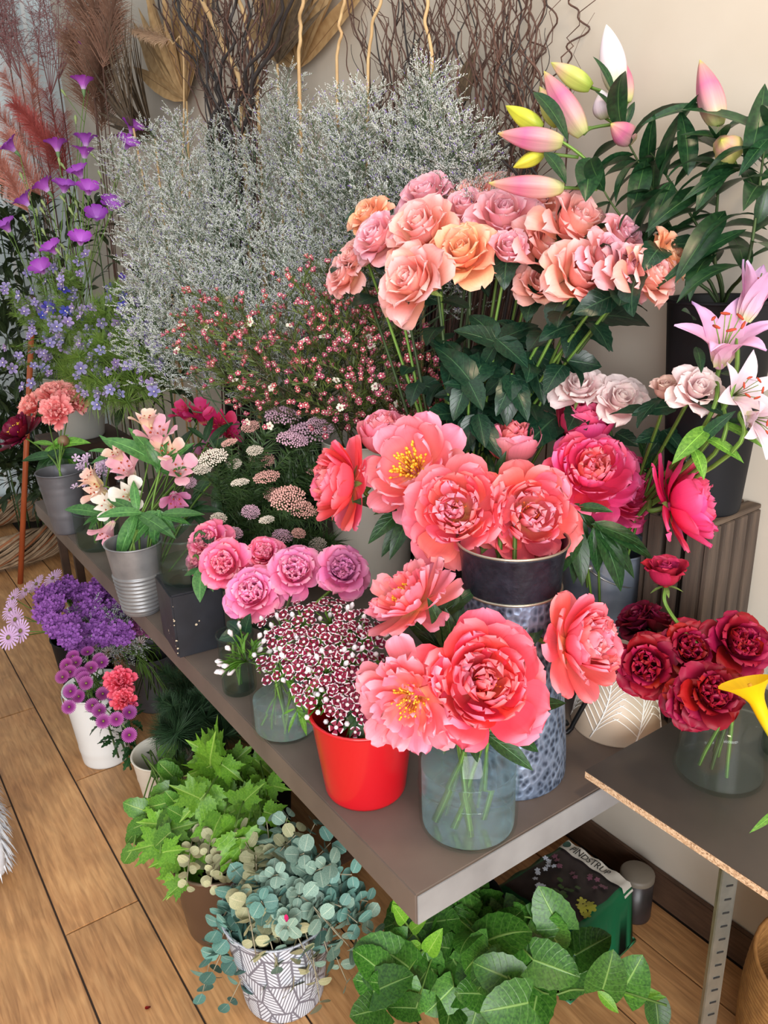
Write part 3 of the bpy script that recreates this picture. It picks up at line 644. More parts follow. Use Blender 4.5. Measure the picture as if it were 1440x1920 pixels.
# ---------------------------------------------------------------- blooms (unit radius, axis +Z)
_rec = {}
def bloom_part(t, FM, m, name='bloom'):        # receptacle that carries the petals
    if m.name not in _rec:
        me = lathe([(.0005, -.1), (.09, -.07), (.12, 0), (.09, .09), (.0005, .13)], 10, 'bloom'); me.materials.append(m); _rec[m.name] = me
    return part(name, _rec[m.name], t, FM)
def petals(t, FM, specs, rg, name='petal'):
    for (key, n, m, kw, jit, tilt, zoff, scl) in specs:
        a0 = rg.uniform(0, 6.28); nvar = 4
        for k in range(n):
            me = petal_me('%s_%d' % (key, k % nvar), m, seed=hash_(key)+k % nvar, **kw)
            a = a0+2*PI*k/n+rg.uniform(-jit, jit)
            sub(name, me, t, RZ(a) @ Matrix.Translation((0, 0, zoff)) @ RY(R_(rg.uniform(-tilt, tilt))) @ Matrix.Scale(scl*rg.uniform(.92, 1.08), 4))
def hash_(s): return sum(ord(c)*(i+7) for i, c in enumerate(s)) % 9973
def rose_bloom(t, FM, m, rg, full=1.0, inner=None, key='rose', tight=False):
    im = inner or m; t = bloom_part(t, FM, m)
    S_ = []
    S_.append((key+'c', 4, im, dict(L=.80, Wd=.55, th=(10, 0, -6), r0=.05, Rw=.14, ruf=.015), .3, 3, .12, 1))
    S_.append((key+'d', 5, im, dict(L=.86, Wd=.75, th=(38, 4, -4), r0=.06, Rw=.24, ruf=.03, curl=.3), .3, 4, .10, 1))
    S_.append((key+'e', 6, m, dict(L=.98, Wd=.95, th=(58, 8, 6), r0=.06, Rw=.36, ruf=.04, flare=.15, curl=.7), .25, 4, .07, 1))
    if not tight:
        S_.append((key+'f', 6, m, dict(L=1.10, Wd=1.10, th=(72, 20, 26), r0=.06, Rw=.5, ruf=.05, flare=.25, curl=1.2), .25, 5, .04, 1))
        S_.append((key+'g', 5, m, dict(L=1.20, Wd=1.2, th=(84, 38, 58), r0=.06, Rw=.62, ruf=.06, flare=.3, curl=1.6), .3, 7, .02, full))
        S_.append((key+'h', 3, m, dict(L=1.22, Wd=1.15, th=(96, 62, 92), r0=.06, Rw=.8, ruf=.06, flare=.3, curl=1.3), .6, 10, .0, full))
    else:
        S_.append((key+'i', 5, m, dict(L=1.14, Wd=1.15, th=(80, 12, 24), r0=.06, Rw=.5, ruf=.04, flare=.25, curl=1.4), .25, 4, .03, 1))
    petals(t, FM, S_, rg)
def garden_bloom(t, FM, m, rg, im=None, key='garden', outer=True, m2=None):
    im = im or m; m2 = m2 or m; t = bloom_part(t, FM, m)
    # quartered centre: folded petals round four eyes
    for q in range(4):
        qa = q*PI/2+.4; ex, ey = .26*math.cos(qa), .26*math.sin(qa)
        a0 = rg.uniform(0, 6)
        for k in range(9):
            me = petal_me('%sq%d' % (key, k % 3), im, seed=11+k % 3, L=.62, Wd=.62, th=(12+8*(k % 3), 6+4*(k % 3), 10+6*(k % 3)), r0=.02+.035*(k % 3), Rw=.24, ruf=.05, freq=2, prof='rose', nu=6, nv=6)
            sub('petal', me, t, Matrix.Translation((ex, ey, .16)) @ RZ(a0+k*2.4+rg.uniform(-.2, .2)) @ Matrix.Scale(rg.uniform(.8, 1.1), 4))
    S_ = [(key+'e', 8, im, dict(L=.86, Wd=.72, th=(66, 4, 2), r0=.05, Rw=.42, ruf=.06, flare=.1, curl=.3), .25, 6, .06, 1),
          (key+'f', 8, m, dict(L=1.02, Wd=.9, th=(78, 20, 18), r0=.05, Rw=.55, ruf=.06, flare=.2, curl=.9), .25, 6, .03, 1)]
    if outer: S_ += [(key+'g', 7, m2, dict(L=1.14, Wd=1.05, th=(88, 42, 50), r0=.05, Rw=.7, ruf=.07, flare=.3, curl=1.3), .3, 8, .0, 1),
                     (key+'h', 5, m2, dict(L=1.16, Wd=1.1, th=(98, 68, 86), r0=.05, Rw=.9, ruf=.07, flare=.3, curl=1.0), .4, 8, -.03, 1)]
    petals(t, FM, S_, rg)
_st = {}
def stamens_me(m, n=70, R=.25, L=.34):
    k = (m.name, n)
    if k not in _st:
        rg = random.Random(5); mb = MB()
        for i in range(n):
            a = rg.uniform(0, 6.28); r = R*math.sqrt(rg.random()); tl = rg.uniform(.05, .9)*(.3+r/R); L2 = L*rg.uniform(.75, 1.15)
            p0 = Vector((r*.6*math.cos(a), r*.6*math.sin(a), 0)); d = Vector((math.cos(a)*math.sin(tl*.7), math.sin(a)*math.sin(tl*.7), math.cos(tl*.7)))
            p1 = p0+d*L2; mb.tube([p0, p0.lerp(p1, .6), p1], [.008, .007, .006], 3); mb.tube([p1, p1+d*.03+Vector((0, 0, .015)), p1+d*.07], [.018, .026, .012], 4)
        _st[k] = mb.mesh('stamens', [m])
    return _st[k]
def peony_bloom(t, FM, style, m, rg, im=None):
    im = im or m; key = 'peony'+style; t = bloom_part(t, FM, m)
    if style == 'open':          # bowl of broad petals round visible stamens
        sub('stamens', stamens_me(M_stamen), t, Matrix.Translation((0, 0, .08)) @ Matrix.Scale(1.25, 4))
        S_ = [(key+'a', 7, m, dict(L=.98, Wd=.70, th=(74, 26, -4), r0=.12, Rw=.5, ruf=.05, notch=.05, flare=.1), .25, 8, .06, 1),
              (key+'b', 9, m, dict(L=1.12, Wd=.74, th=(86, 40, 22), r0=.12, Rw=.6, ruf=.05, notch=.05, flare=.15), .25, 8, .02, 1),
              (key+'c', 8, m, dict(L=1.18, Wd=.72, th=(98, 64, 58), r0=.1, Rw=.8, ruf=.06, notch=.05, flare=.2), .3, 12, -.03, 1)]
    elif style == 'loose':       # shaggy, many narrow petals, some stamens
        sub('stamens', stamens_me(M_stamen, 50), t, Matrix.Translation((0, 0, .1)) @ Matrix.Scale(1.0, 4))
        S_ = [(key+'z', 7, im, dict(L=.62, Wd=.34, th=(36, 10, 20), r0=.14, Rw=.25, ruf=.05, notch=.08, prof='spat', nu=5, nv=5), .4, 18, .1, 1),
              (key+'y', 10, im, dict(L=.78, Wd=.42, th=(58, 22, 14), r0=.14, Rw=.32, ruf=.06, notch=.08, prof='spat', nu=5, nv=6), .3, 14, .08, 1),
              (key+'a', 10, m, dict(L=.98, Wd=.5, th=(74, 36, 26), r0=.1, Rw=.42, ruf=.07, notch=.07, flare=.15, prof='strap'), .3, 12, .05, 1),
              (key+'b', 10, m, dict(L=1.10, Wd=.6, th=(88, 54, 46), r0=.1, Rw=.55, ruf=.07, notch=.06, flare=.2, prof='strap'), .3, 12, .0, 1),
              (key+'c', 9, m, dict(L=1.14, Wd=.66, th=(100, 76, 70), r0=.1, Rw=.8, ruf=.07, notch=.06, flare=.2, prof='strap'), .3, 12, -.05, 1)]
    elif style == 'full':        # dense ruffled ball in a collar of guard petals
        sub('stamens', stamens_me(M_stameno, 30), t, Matrix.Translation((0, 0, .32)) @ Matrix.Scale(.7, 4))
        S_ = [(key+'z', 9, im, dict(L=.62, Wd=.38, th=(14, 2, -14), r0=.10, Rw=.2, ruf=.05, notch=.1, nu=5, nv=5), .5, 14, .22, 1),
              (key+'y', 12, im, dict(L=.78, Wd=.44, th=(36, 8, -18), r0=.16, Rw=.26, ruf=.06, notch=.1, nu=5, nv=6), .4, 12, .14, 1),
              (key+'x', 13, m, dict(L=.92, Wd=.5, th=(60, 16, -12), r0=.16, Rw=.34, ruf=.06, notch=.08, flare=.1, nu=5, nv=6), .4, 10, .08, 1),
              (key+'a', 10, m, dict(L=1.04, Wd=.72, th=(76, 28, 8), r0=.12, Rw=.55, ruf=.05, notch=.04, flare=.12), .3, 9, .04, 1),
              (key+'b', 8, m, dict(L=1.14, Wd=.84, th=(90, 46, 34), r0=.1, Rw=.7, ruf=.05, notch=.03, flare=.15), .3, 10, .0, 1),
              (key+'c', 7, m, dict(L=1.14, Wd=.86, th=(102, 72, 66), r0=.1, Rw=.9, ruf=.06, notch=.03, flare=.2), .3, 10, -.05, 1)]
    elif style == 'bowl':        # cupped, seen from the side, ruffled top
        S_ = [(key+'z', 10, im, dict(L=.8, Wd=.4, th=(16, 0, -10), r0=.12, Rw=.22, ruf=.05, notch=.1, nu=5, nv=5), .5, 12, .3, 1),
              (key+'y', 11, im, dict(L=.95, Wd=.5, th=(40, 6, -14), r0=.16, Rw=.32, ruf=.05, notch=.08, nu=5, nv=6), .4, 10, .14, 1),
              (key+'a', 9, m, dict(L=1.10, Wd=.8, th=(74, 10, -12), r0=.12, Rw=.6, ruf=.03, notch=.02), .3, 6, .04, 1),
              (key+'b', 7, m, dict(L=1.22, Wd=.95, th=(92, 18, 0), r0=.1, Rw=.7, ruf=.03, notch=.02), .3, 6, .0, 1)]
    petals(t, FM, S_, rg)
_sp = {}
def sepals(t, FM, s, n=5, m=None, reflex=100, L=.55):
    me = petal_me('sepal%d' % reflex, m or M_sepal, L=L, Wd=.16, th=(90, reflex, reflex+15), r0=.04, Rw=.2, prof='lance', nu=2, nv=5)
    for k in range(n): part('sepal', me, t, FM @ RZ(2*PI*k/n+.3) @ Matrix.Translation((0, 0, -.04)))
def stem(t, P, r, m=None, name='stem', taper=1.0, n=6):
    c = curve(P, n); k = len(c)
    part(name, tube(c, [r*(1+(taper-1)*i/(k-1)) for i in range(k)], 6), t, None, m or M_stem)
def leaves(t, spots, key, m, kw, lobed=False, name='leaf', nvar=4):
    for i, (loc, d, up, s, roll) in enumerate(spots):
        k2 = dict(kw); k2['seed'] = i % nvar
        if 'bend' in k2: k2['bend'] = kw['bend']*(.5+.45*(i % nvar))
        part(name, leaf_me('%s%d' % (key, i % nvar), m, lobed, **k2), t, leafM(loc, d, up, s, roll))
# ================================================================ peonies
LK = dict(L=1, Wd=.30, kind='lance', fold=.22, bend=.5, nv=8)
def pxleaf(t, a, b, wd=.3, kind='lance', m=None, bend=.5, up=None, key=None, fold=.22, name='leaf', wave=0, serr=0, nv=9):
    """leaf from pixel+depth a to pixel+depth b"""
    p, q = W(*a), W(*b); d = q-p; L = d.length
    u = up or (DIR(0, .55, .8))
    k = key or '%s%.2f%.1f' % (kind, wd, bend)
    me = leaf_me(k, m or M_peonyleaf, False, L=1.0, Wd=wd, kind=kind, fold=fold, bend=bend, nv=nv, wave=wave, serr=serr)
    x = d.normalized(); z = (u-x*u.dot(x)).normalized(); dd = x+z*bend*.5
    return part(name, me, t, leafM(p, dd, u, L*(1+bend*bend*.04)))
def peony(px, py, Rpx, d, fc, style, m, label, vase, im=None, bendp=None, lv=(), seed=0, stemr=.0042, sep=True):
    rg = random.Random(seed); R = Rpx*mpx(d); ax = DIR(*fc); c = W(px, py, d); base = c-ax*R*.38
    foot = Vector((vase[0].x+rg.uniform(-1, 1)*vase[1], vase[0].y+rg.uniform(-1, 1)*vase[1], vase[2]))
    mouth = Vector((vase[0].x+(base.x-vase[0].x)*.22, vase[0].y+(base.y-vase[0].y)*.22, vase[3]))
    t = thing('peony', label, 'peony', foot)
    FM = frame(base, ax, rg.uniform(0, 6), R)
    peony_bloom(t, FM, style, m, rg, im)
    if sep: sepals(t, FM, R, 4, reflex=98, L=.5)
    P = [foot, mouth]+([W(*b) for b in (bendp or [])])+[base-ax*R*.45, base]
    stem(t, P, stemr)
    for l in lv: pxleaf(t, *l)
    return t
jv = (JC, JR*.45, BZ+.014, BZ+.185); gv = (GC, .05, BZ+.24, BZ+.425); bv = (C8, .04, BZ+.012, BZ+.30)
D = 1.2
peony(905, 1280, 116, 1.13, (.06, .32, .94), 'full', M_coral2, 'largest coral peony, fully open above the glass jar with broad outer petals', jv, M_coral, seed=1,
      lv=[((905, 1372, 1.16), (1000, 1445, 1.15), .3), ((940, 1365, 1.17), (1010, 1410, 1.2), .32), ((880, 1370, 1.17), (895, 1430, 1.14), .4), ((960, 1330, 1.2), (1062, 1318, 1.22), .3)])
peony(768, 1318, 98, 1.13, (-.30, -.10, .95), 'loose', M_coralp, 'shaggy pale coral peony with yellow stamens drooping over the red pot', jv, M_coralp, seed=2,
      lv=[((840, 1350, 1.17), (832, 1415, 1.15), .42), ((850, 1360, 1.17), (873, 1412, 1.15), .4)])
peony(1098, 1207, 88, 1.22, (.66, .18, .72), 'full', M_coral, 'coral peony turned sideways in front of the hammered jug, leaning to the patterned pot', jv, M_coralp, seed=3, bendp=[(985, 1205, 1.25)],
      lv=[((990, 1210, 1.24), (920, 1150, 1.27), .3), ((990, 1215, 1.24), (1020, 1165, 1.27), .3)])
peony(762, 1112, 84, 1.27, (-.55, .74, .38), 'loose', M_coralp, 'pale coral peony opening upward with spread petals above the dianthus', jv, M_coral, seed=4, bendp=[(850, 1200, 1.25)],
      lv=[((800, 1170, 1.26), (905, 1100, 1.28), .26)])
rg = random.Random(77)
# leaf sprays of the jar peonies
jl = thing('peony_foliage', 'dark green peony leaf stem standing in the glass jar between the coral blooms', 'foliage', JC+Vector((0, 0, .02)))
stem(jl, [JC+Vector((0, 0, .02)), W(850, 1330, 1.24), W(845, 1230, 1.26)], .003)
for a, b, wd in [((845, 1235), (750, 1150), .28), ((845, 1235), (760, 1215), .3), ((848, 1230), (800, 1120), .3), ((850, 1225), (862, 1110), .3), ((852, 1228), (905, 1150), .3),
                 ((848, 1232), (770, 1180), .3), ((846, 1240), (745, 1240), .28), ((850, 1230), (835, 1140), .34), ((855, 1235), (880, 1140), .3), ((846, 1238), (805, 1245), .36), ((852, 1238), (915, 1195), .3)]:
    pxleaf(jl, (*a, 1.26), (*b, 1.26+rg.uniform(-.03, .04)), wd, bend=rg.uniform(.3, .8))
jl2 = thing('peony_foliage', 'dark green peony leaf stem in front of the hammered jug', 'foliage', JC+Vector((.02, 0, .02)))
stem(jl2, [JC+Vector((.02, 0, .02)), W(930, 1300, 1.25), W(950, 1205, 1.26)], .003)
for a, b, wd in [((950, 1205), (918, 1130), .3), ((952, 1203), (945, 1118), .3), ((953, 1203), (985, 1125), .3), ((955, 1205), (1003, 1135), .3), ((948, 1207), (912, 1165), .32)]:
    pxleaf(jl2, (*a, 1.25), (*b, 1.26), wd, bend=rg.uniform(.3, .7))
# blooms of the hammered jug
peony(632, 905, 76, 1.50, (-.86, .10, .30), 'full', M_coral2, 'bright coral peony in profile facing the rice flowers, beside the cream bucket', gv, M_coral, seed=5, bendp=[(780, 960, 1.48), (690, 930, 1.5)])
peony(722, 818, 66, 1.56, (-.1, .8, .5), 'bowl', M_coralp, 'pale pink coral peony partly behind the open peony with golden stamens', gv, M_coralp, seed=6)
peony(768, 872, 92, 1.44, (-.34, .28, .88), 'open', M_coralp, 'wide open coral peony bowl showing a tuft of golden stamens', gv, M_coralp, seed=7)
peony(856, 958, 94, 1.31, (-.22, .18, .95), 'full', M_coral, 'ruffled coral peony at the front lip of the hammered jug', gv, M_coralp, seed=8)
peony(992, 964, 97, 1.31, (.1, .06, .98), 'full', M_coral, 'round ruffled coral peony with orange centre over the hammered jug rim', gv, M_coralp, seed=9)
peony(960, 836, 68, 1.50, (.04, .86, .5), 'bowl', M_coralp, 'cupped pale coral peony upright in front of the dark rose foliage', gv, M_coral, seed=10)
peony(1094, 795, 74, 1.50, (.04, .86, .5), 'bowl', M_hotp, 'hot pink cupped peony just below the pale pink roses', bv, M_hotp, seed=11)
peony(1108, 884, 80, 1.42, (-.05, .36, .92), 'full', M_hotp, 'rounded coral pink peony overlapping the hot pink ones', bv, M_coral, seed=12)
peony(1172, 920, 74, 1.47, (.25, .02, .96), 'full', M_hotp2, 'deep pink ruffled peony tucked behind the rounded coral pink one', bv, M_hotp2, seed=13)
peony(1290, 942, 84, 1.30, (.86, .22, .42), 'full', M_hotp2, 'hot pink peony in profile before the wooden crate', bv, M_hotp, seed=14, bendp=[(1215, 945, 1.40)])
# foliage spilling from jug and galvanised bucket
def spray(label, root, anchor, tips, m=M_peonyleaf, wd=.28, name='peony_foliage', jit=.03, kind='lance', stemr=.0028, bend=(.3, .8), cat='foliage', group=None, seed=0, serr=0, nv=9):
    rg = random.Random(seed+int(anchor[0])); t = thing(name, label, cat, root, group)
    A = W(*anchor); stem(t, [root, root.lerp(A, .6)+Vector((0, 0, .03)), A], stemr)
    for q in tips:
        dd = q[2] if len(q) > 2 else anchor[2]; a = (anchor[0]+rg.uniform(-8, 8), anchor[1]+rg.uniform(-8, 8), anchor[2])
        pxleaf(t, a, (q[0], q[1], dd+rg.uniform(-jit, jit)), wd*rg.uniform(.85, 1.2), kind, m, bend=round(rg.uniform(*bend), 1), serr=serr, nv=nv)
    return t
spray('peony leaf spray hanging down the right side of the hammered jug', C8+Vector((0, 0, .03)), (1085, 985, 1.36), [(1060, 1065), (1018, 1100), (1075, 1095), (1100, 1020), (1040, 1020), (1092, 1100)], seed=1)
spray('large peony leaf spray over the galvanised bucket front', C8+Vector((.01, 0, .03)), (1115, 985, 1.36), [(1225, 1050), (1190, 1085), (1165, 1110), (1140, 1060), (1200, 1010), (1150, 1000), (1120, 1075), (1215, 1030), (1180, 1045), (1100, 1060), (1160, 1075)], seed=2)
spray('peony leaf spray beside the rounded coral pink peony', C8+Vector((0, .01, .03)), (1080, 950, 1.40), [(1130, 1010), (1060, 1010), (1100, 1040), (1075, 1050), (1150, 960), (1045, 985)], seed=3)
spray('peony leaf spray over the hammered jug mouth between blooms', GC+Vector((0, 0, .25)), (928, 1000, 1.35), [(880, 1028), (902, 1040), (955, 1036), (985, 1040), (860, 1020), (1010, 1035), (930, 1046), (1030, 1020), (870, 1040)], m=M_sepal, wd=.42, seed=4)
spray('peony leaf spray drooping before the cream bucket', GC+Vector((0, .01, .25)), (770, 955, 1.47), [(700, 965), (690, 1020), (730, 1050), (715, 1045), (660, 940), (755, 1000)], seed=5)
spray('peony leaves between the pale coral peony and its neighbours', GC+Vector((.01, .01, .25)), (930, 890, 1.47), [(915, 850), (950, 845), (975, 870), (1020, 880), (880, 880)], seed=6)
spray('peony leaves behind the hot pink peony in profile', C8+Vector((.01, .01, .03)), (1210, 880, 1.46), [(1195, 820), (1225, 830), (1240, 860), (1250, 900), (1180, 850), (1230, 800)], seed=7)
# ================================================================ roses
def rose(px, py, Rpx, d, fc, m, label, group, foot, mouth, seed=0, full=1.0, style='rose', nleaf=0, leafm=None, name='rose', im=None, cat='rose', tight=False, stemr=.0032, sep=True, mid=None, lsz=.06, m2=None):
    rg = random.Random(seed); R = Rpx*mpx(d); ax = DIR(*fc); c = W(px, py, d); base = c-ax*R*.5
    t = thing(name, label, cat, foot, group); FM = frame(base, ax, rg.uniform(0, 6), R*.92)
    if style == 'rose': rose_bloom(t, FM, m, rg, full, im, tight=tight)
    else: garden_bloom(t, FM, m, rg, im, m2=m2)
    if sep: sepals(t, FM, R, 5, reflex=112, L=.6)
    P = [foot, mouth]+([W(*q) for q in mid] if mid else [])+[base-ax*R*.7, base]
    stem(t, P, stemr, M_stemd if rg.random() < .4 else M_stem)
    sp = []; cv = curve(P, 6); n = len(cv)
    for k in range(nleaf):
        i = int(n*rg.uniform(.38, .82)); p = cv[min(i, n-1)]; a = rg.uniform(0, 6.28)
        out = Vector((math.cos(a), math.sin(a), rg.uniform(-.5, .15)))
        if out.dot(DIR(0, 0, 1)) < -.2: out = -out; out.z = -abs(out.z)
        sp.append((p+out*.012, out, (0, 0, 1) if rg.random() < .7 else DIR(0, .4, .9), lsz*rg.uniform(.75, 1.25), rg.uniform(-.5, .5)))
    if sp: leaves(t, sp, 'rosel', leafm or M_roseleaf, dict(L=1, Wd=.62, kind='ovate', fold=.18, bend=.55, nv=10, serr=.05, wave=.02))
    return t
peach = [(797, 364, 50, 1.64, 'm'), (688, 402, 38, 1.62, 'o'), (704, 442, 46, 1.56, 'm'), (788, 424, 62, 1.50, 'p'), (768, 524, 66, 1.44, 'p'), (866, 470, 60, 1.45, 'o'),
 (872, 388, 44, 1.58, 'm'), (946, 402, 62, 1.50, 'm'), (954, 466, 44, 1.44, 'M'), (1030, 456, 62, 1.44, 'p'), (1086, 414, 66, 1.46, 'p'), (1096, 512, 66, 1.38, 'p'),
 (1172, 442, 44, 1.45, 'm'), (1186, 505, 50, 1.38, 'm'), (1226, 512, 54, 1.36, 'p'), (1256, 478, 44, 1.38, 'o'), (1014, 528, 42, 1.46, 'p'), (890, 362, 40, 1.64, 'p'),
 (640, 512, 38, 1.66, 'p'), (1012, 375, 40, 1.58, 'p'), (1140, 478, 46, 1.42, 'm'), (930, 350, 38, 1.66, 'p'), (660, 480, 34, 1.64, 'p')]
pm_ = {'p': (M_peach, 'peach pink'), 'o': (M_peacho, 'orange peach'), 'm': (M_mauve, 'mauve pink'), 'M': (M_mauve, 'mauve pink')}
for i, (x, y, r, d, c) in enumerate(peach):
    d -= .13 if x > 1130 else (.07 if x > 1070 else 0); dx = (x-960)/330; fc = (dx*.8+(-.15 if y > 500 else 0), .62-(y-340)/420, .75)
    m, cn = pm_[c]
    extra = {4: 'orange-edged peach rose lowest over the waxflower, one petal folded down', 5: 'most orange rose in the peach rose dome', 8: 'small half-closed mauve rose at the front of the peach dome', 15: 'peach rose in profile touching the lily leaves', 11: 'largest low peach rose with drooping pale outer petals above dark leaves'}
    lab = extra.get(i, cn+' garden rose in the dome of roses above glossy dark leaves')
    rose(x, y, r*1.2, d, fc, m, lab, None if i in extra else cn+' roses in the tall dome', CP+Vector((random.Random(i).uniform(-.04, .04), random.Random(i+50).uniform(-.04, .04), .02)),
         CP+Vector(((x-960)/330*.06, -.02+random.Random(i+9).uniform(-.04, .04), .34)), seed=100+i, full=1.0 if c != 'M' else .9, nleaf=5 if y > 390 else 3, tight=(c == 'M'), lsz=.068, mid=None)
# leafy rose stems in front (explicit big leaves)
for k, (an, tips, lab) in enumerate([
    ((930, 640, 1.46), [(850, 620), (990, 690), (900, 700), (1010, 610), (880, 590)], 'glossy rose leaf sprig high in the peach rose foliage'),
    ((1080, 600, 1.40), [(1150, 660), (1220, 610), (1130, 590), (1060, 670), (1010, 640)], 'glossy rose leaf sprig reaching out to the wall under the peach roses'),
    ((880, 720, 1.46), [(815, 650), (830, 720), (850, 790), (905, 770), (925, 660)], 'glossy rose leaf sprig next to the waxflower'),
    ((960, 700, 1.46), [(930, 780), (990, 790), (1000, 740), (905, 745), (950, 800)], 'curled rose leaf sprig hanging low in the peach rose foliage'),
    ((890, 780, 1.48), [(870, 850), (850, 820), (910, 840), (940, 860), (880, 810)], 'lowest rose leaf sprig behind the coral peonies'),
    ((1000, 650, 1.48), [(1060, 720), (1040, 640), (980, 740), (1020, 760), (950, 640)], 'wide rose leaf sprig in the middle of the peach rose foliage')]):
    spray(lab, CP+Vector((.01*k, 0, .05)), an, tips, m=M_roseleaf, wd=.52, name='rose_foliage', kind='ovate', bend=(.2, .9), seed=k, serr=.04, nv=10, jit=.05)
rgx = random.Random(5)
for k in range(13):
    ax_, ay_ = rgx.uniform(840, 1060), rgx.uniform(600, 800); spray('shadowed rose leaf sprig deep in the peach rose foliage', CP+Vector((rgx.uniform(-.04, .04), rgx.uniform(-.04, .04), .05)), (ax_, ay_, 1.52), [(ax_+rgx.uniform(-75, 75), ay_+rgx.uniform(-50, 70)) for _ in range(4)], m=M_roseleaf, wd=.55, name='rose_foliage', kind='ovate', seed=200+k, serr=.03, nv=10, jit=.06, group='shadowed rose leaf sprigs')
# pale roses
pal = C8+Vector((0, 0, .02)); palm = C8+Vector((.03, -.01, .31))
rose(1087, 722, 54, 1.44, (-.15, .55, .8), M_pale, 'open pale pink rose nearly white, above the hot pink cupped peony', None, pal, palm, 201, nleaf=2)
rose(1165, 748, 54, 1.42, (.1, .4, .9), M_pale, 'white-edged pale rose with curling outer petals between the two clusters', None, pal, palm, 202, nleaf=3)
rose(1248, 728, 42, 1.27, (-.1, .7, .6), M_palep, 'peachy half-closed rose beside the round pale pink one', None, pal, palm, 203, tight=True, nleaf=3)
rose(1310, 728, 52, 1.22, (.05, .4, .9), M_pale, 'round pale pink rose under the open lilies', None, pal, palm, 204, nleaf=3, im=M_pale)
spray('dark rose leaf sprig under the pale roses', pal, (1250, 810, 1.38), [(1210, 860), (1280, 850), (1230, 830), (1265, 800), (1190, 830), (1290, 870)], m=M_roseleaf, wd=.6, name='rose_foliage', kind='ovate', seed=21, serr=.04)
# hot pink garden roses in the small glasses
hv = bc3+Vector((.0, 0, .02)); hm = bc3+Vector((.03, -.02, .115)); tv = C3+Vector((0, 0, .012)); tm = C3+Vector((0, 0, .13)); v2 = C2+Vector((0, 0, .012)); v2m = C2+Vector((0, .01, .17))
hr = [(386, 1012, 44, 1.80, (-.35, .45, .8), M_ceriser, 'smaller reddish pink garden rose at the block end of the pink row', hv, hm),
      (368, 1050, 30, 1.80, (-.6, .3, .7), M_ceriser, 'half-hidden reddish pink rose at the very end of the pink row', hv, hm),
      (418, 1056, 48, 1.72, (-.1, .25, .95), M_ceriser, 'reddish pink quartered rose in front of the glass bowl', hv, hm),
      (495, 1034, 38, 1.74, (.05, .55, .8), M_ceriser, 'reddish pink rose set back behind the lilac pink ones', tv, tm),
      (472, 1108, 52, 1.62, (-.05, .35, .93), M_cerise, 'lowest lilac pink quartered rose touching the dianthus', tv, tm),
      (553, 1068, 50, 1.62, (.05, .35, .93), M_cerise, 'lilac pink quartered rose beside the plum coloured one', v2, v2m),
      (643, 1066, 48, 1.58, (.1, .45, .88), M_plum, 'plum mauve quartered rose in front of the cream bucket', v2, v2m)]
for i, (x, y, r, d, fc, m, lab, ft, mo) in enumerate(hr):
    rose(x, y, r*1.05, d, fc, m, lab, None, ft, mo, 300+i, style='garden', nleaf=1, name='garden_rose', im=M_plum if m is M_plum else m, m2=M_cerise if m is M_plum else None)
spray('dark rose leaves between the black block and the white buds', tv, (455, 1190, 1.60), [(410, 1200), (425, 1165), (470, 1150), (440, 1215)], m=M_roseleaf, wd=.65, name='rose_foliage', kind='ovate', seed=31, serr=.04)
spray('rose leaves hanging in front of the glass bowl', hv, (380, 1060, 1.78), [(375, 1130), (400, 1110), (345, 1080), (430, 1105)], m=M_alsleaf, wd=.35, name='rose_foliage', kind='lance', seed=32)
# burgundy roses
gvv = CG+Vector((0, 0, .012)); gm = CG+Vector((0, 0, .165))
def gft(i): r_ = random.Random(i); return gvv+Vector((r_.uniform(-.03, .03), r_.uniform(-.03, .03), 0))
bu = [(1248, 1072, 50, 1.27, (-.12, .92, .35), M_burgs, 'crimson rose standing tall in profile on a bright green stem', True, [(1288, 1190, 1.25)]),
      (1196, 1158, 42, 1.36, (-.5, .8, .2), M_burgd, 'very dark wine rose seen from behind next to the coral peony', False, None),
      (1240, 1165, 42, 1.34, (.2, .85, .1), M_burgd, 'dark purple red rose seen from behind with green sepals', False, None),
      (1213, 1248, 54, 1.24, (-.3, .1, .95), M_burg, 'burgundy rose above the patterned pot', False, None),
      (1296, 1216, 52, 1.24, (-.1, .35, .92), M_burg, 'burgundy rose in the middle of the dark bunch', False, None),
      (1394, 1204, 58, 1.22, (.15, .35, .92), M_burg, 'largest burgundy rose in front of the crate slats', False, None),
      (1340, 1298, 56, 1.15, (.05, .35, .93), M_burg, 'burgundy rose hanging over the cone vase beside the calla', False, None),
      (1296, 1322, 44, 1.17, (-.3, -.05, .95), M_burg, 'lowest burgundy rose against the cone vase glass', False, None)]
for i, (x, y, r, d, fc, m, lab, tg, mid) in enumerate(bu):
    rose(x, y, r*1.14, d, fc, m, lab, None, gft(i), gm, 400+i, style='garden' if i >= 3 else 'rose', nleaf=0 if i == 0 else 1, tight=tg, mid=mid, lsz=.045)
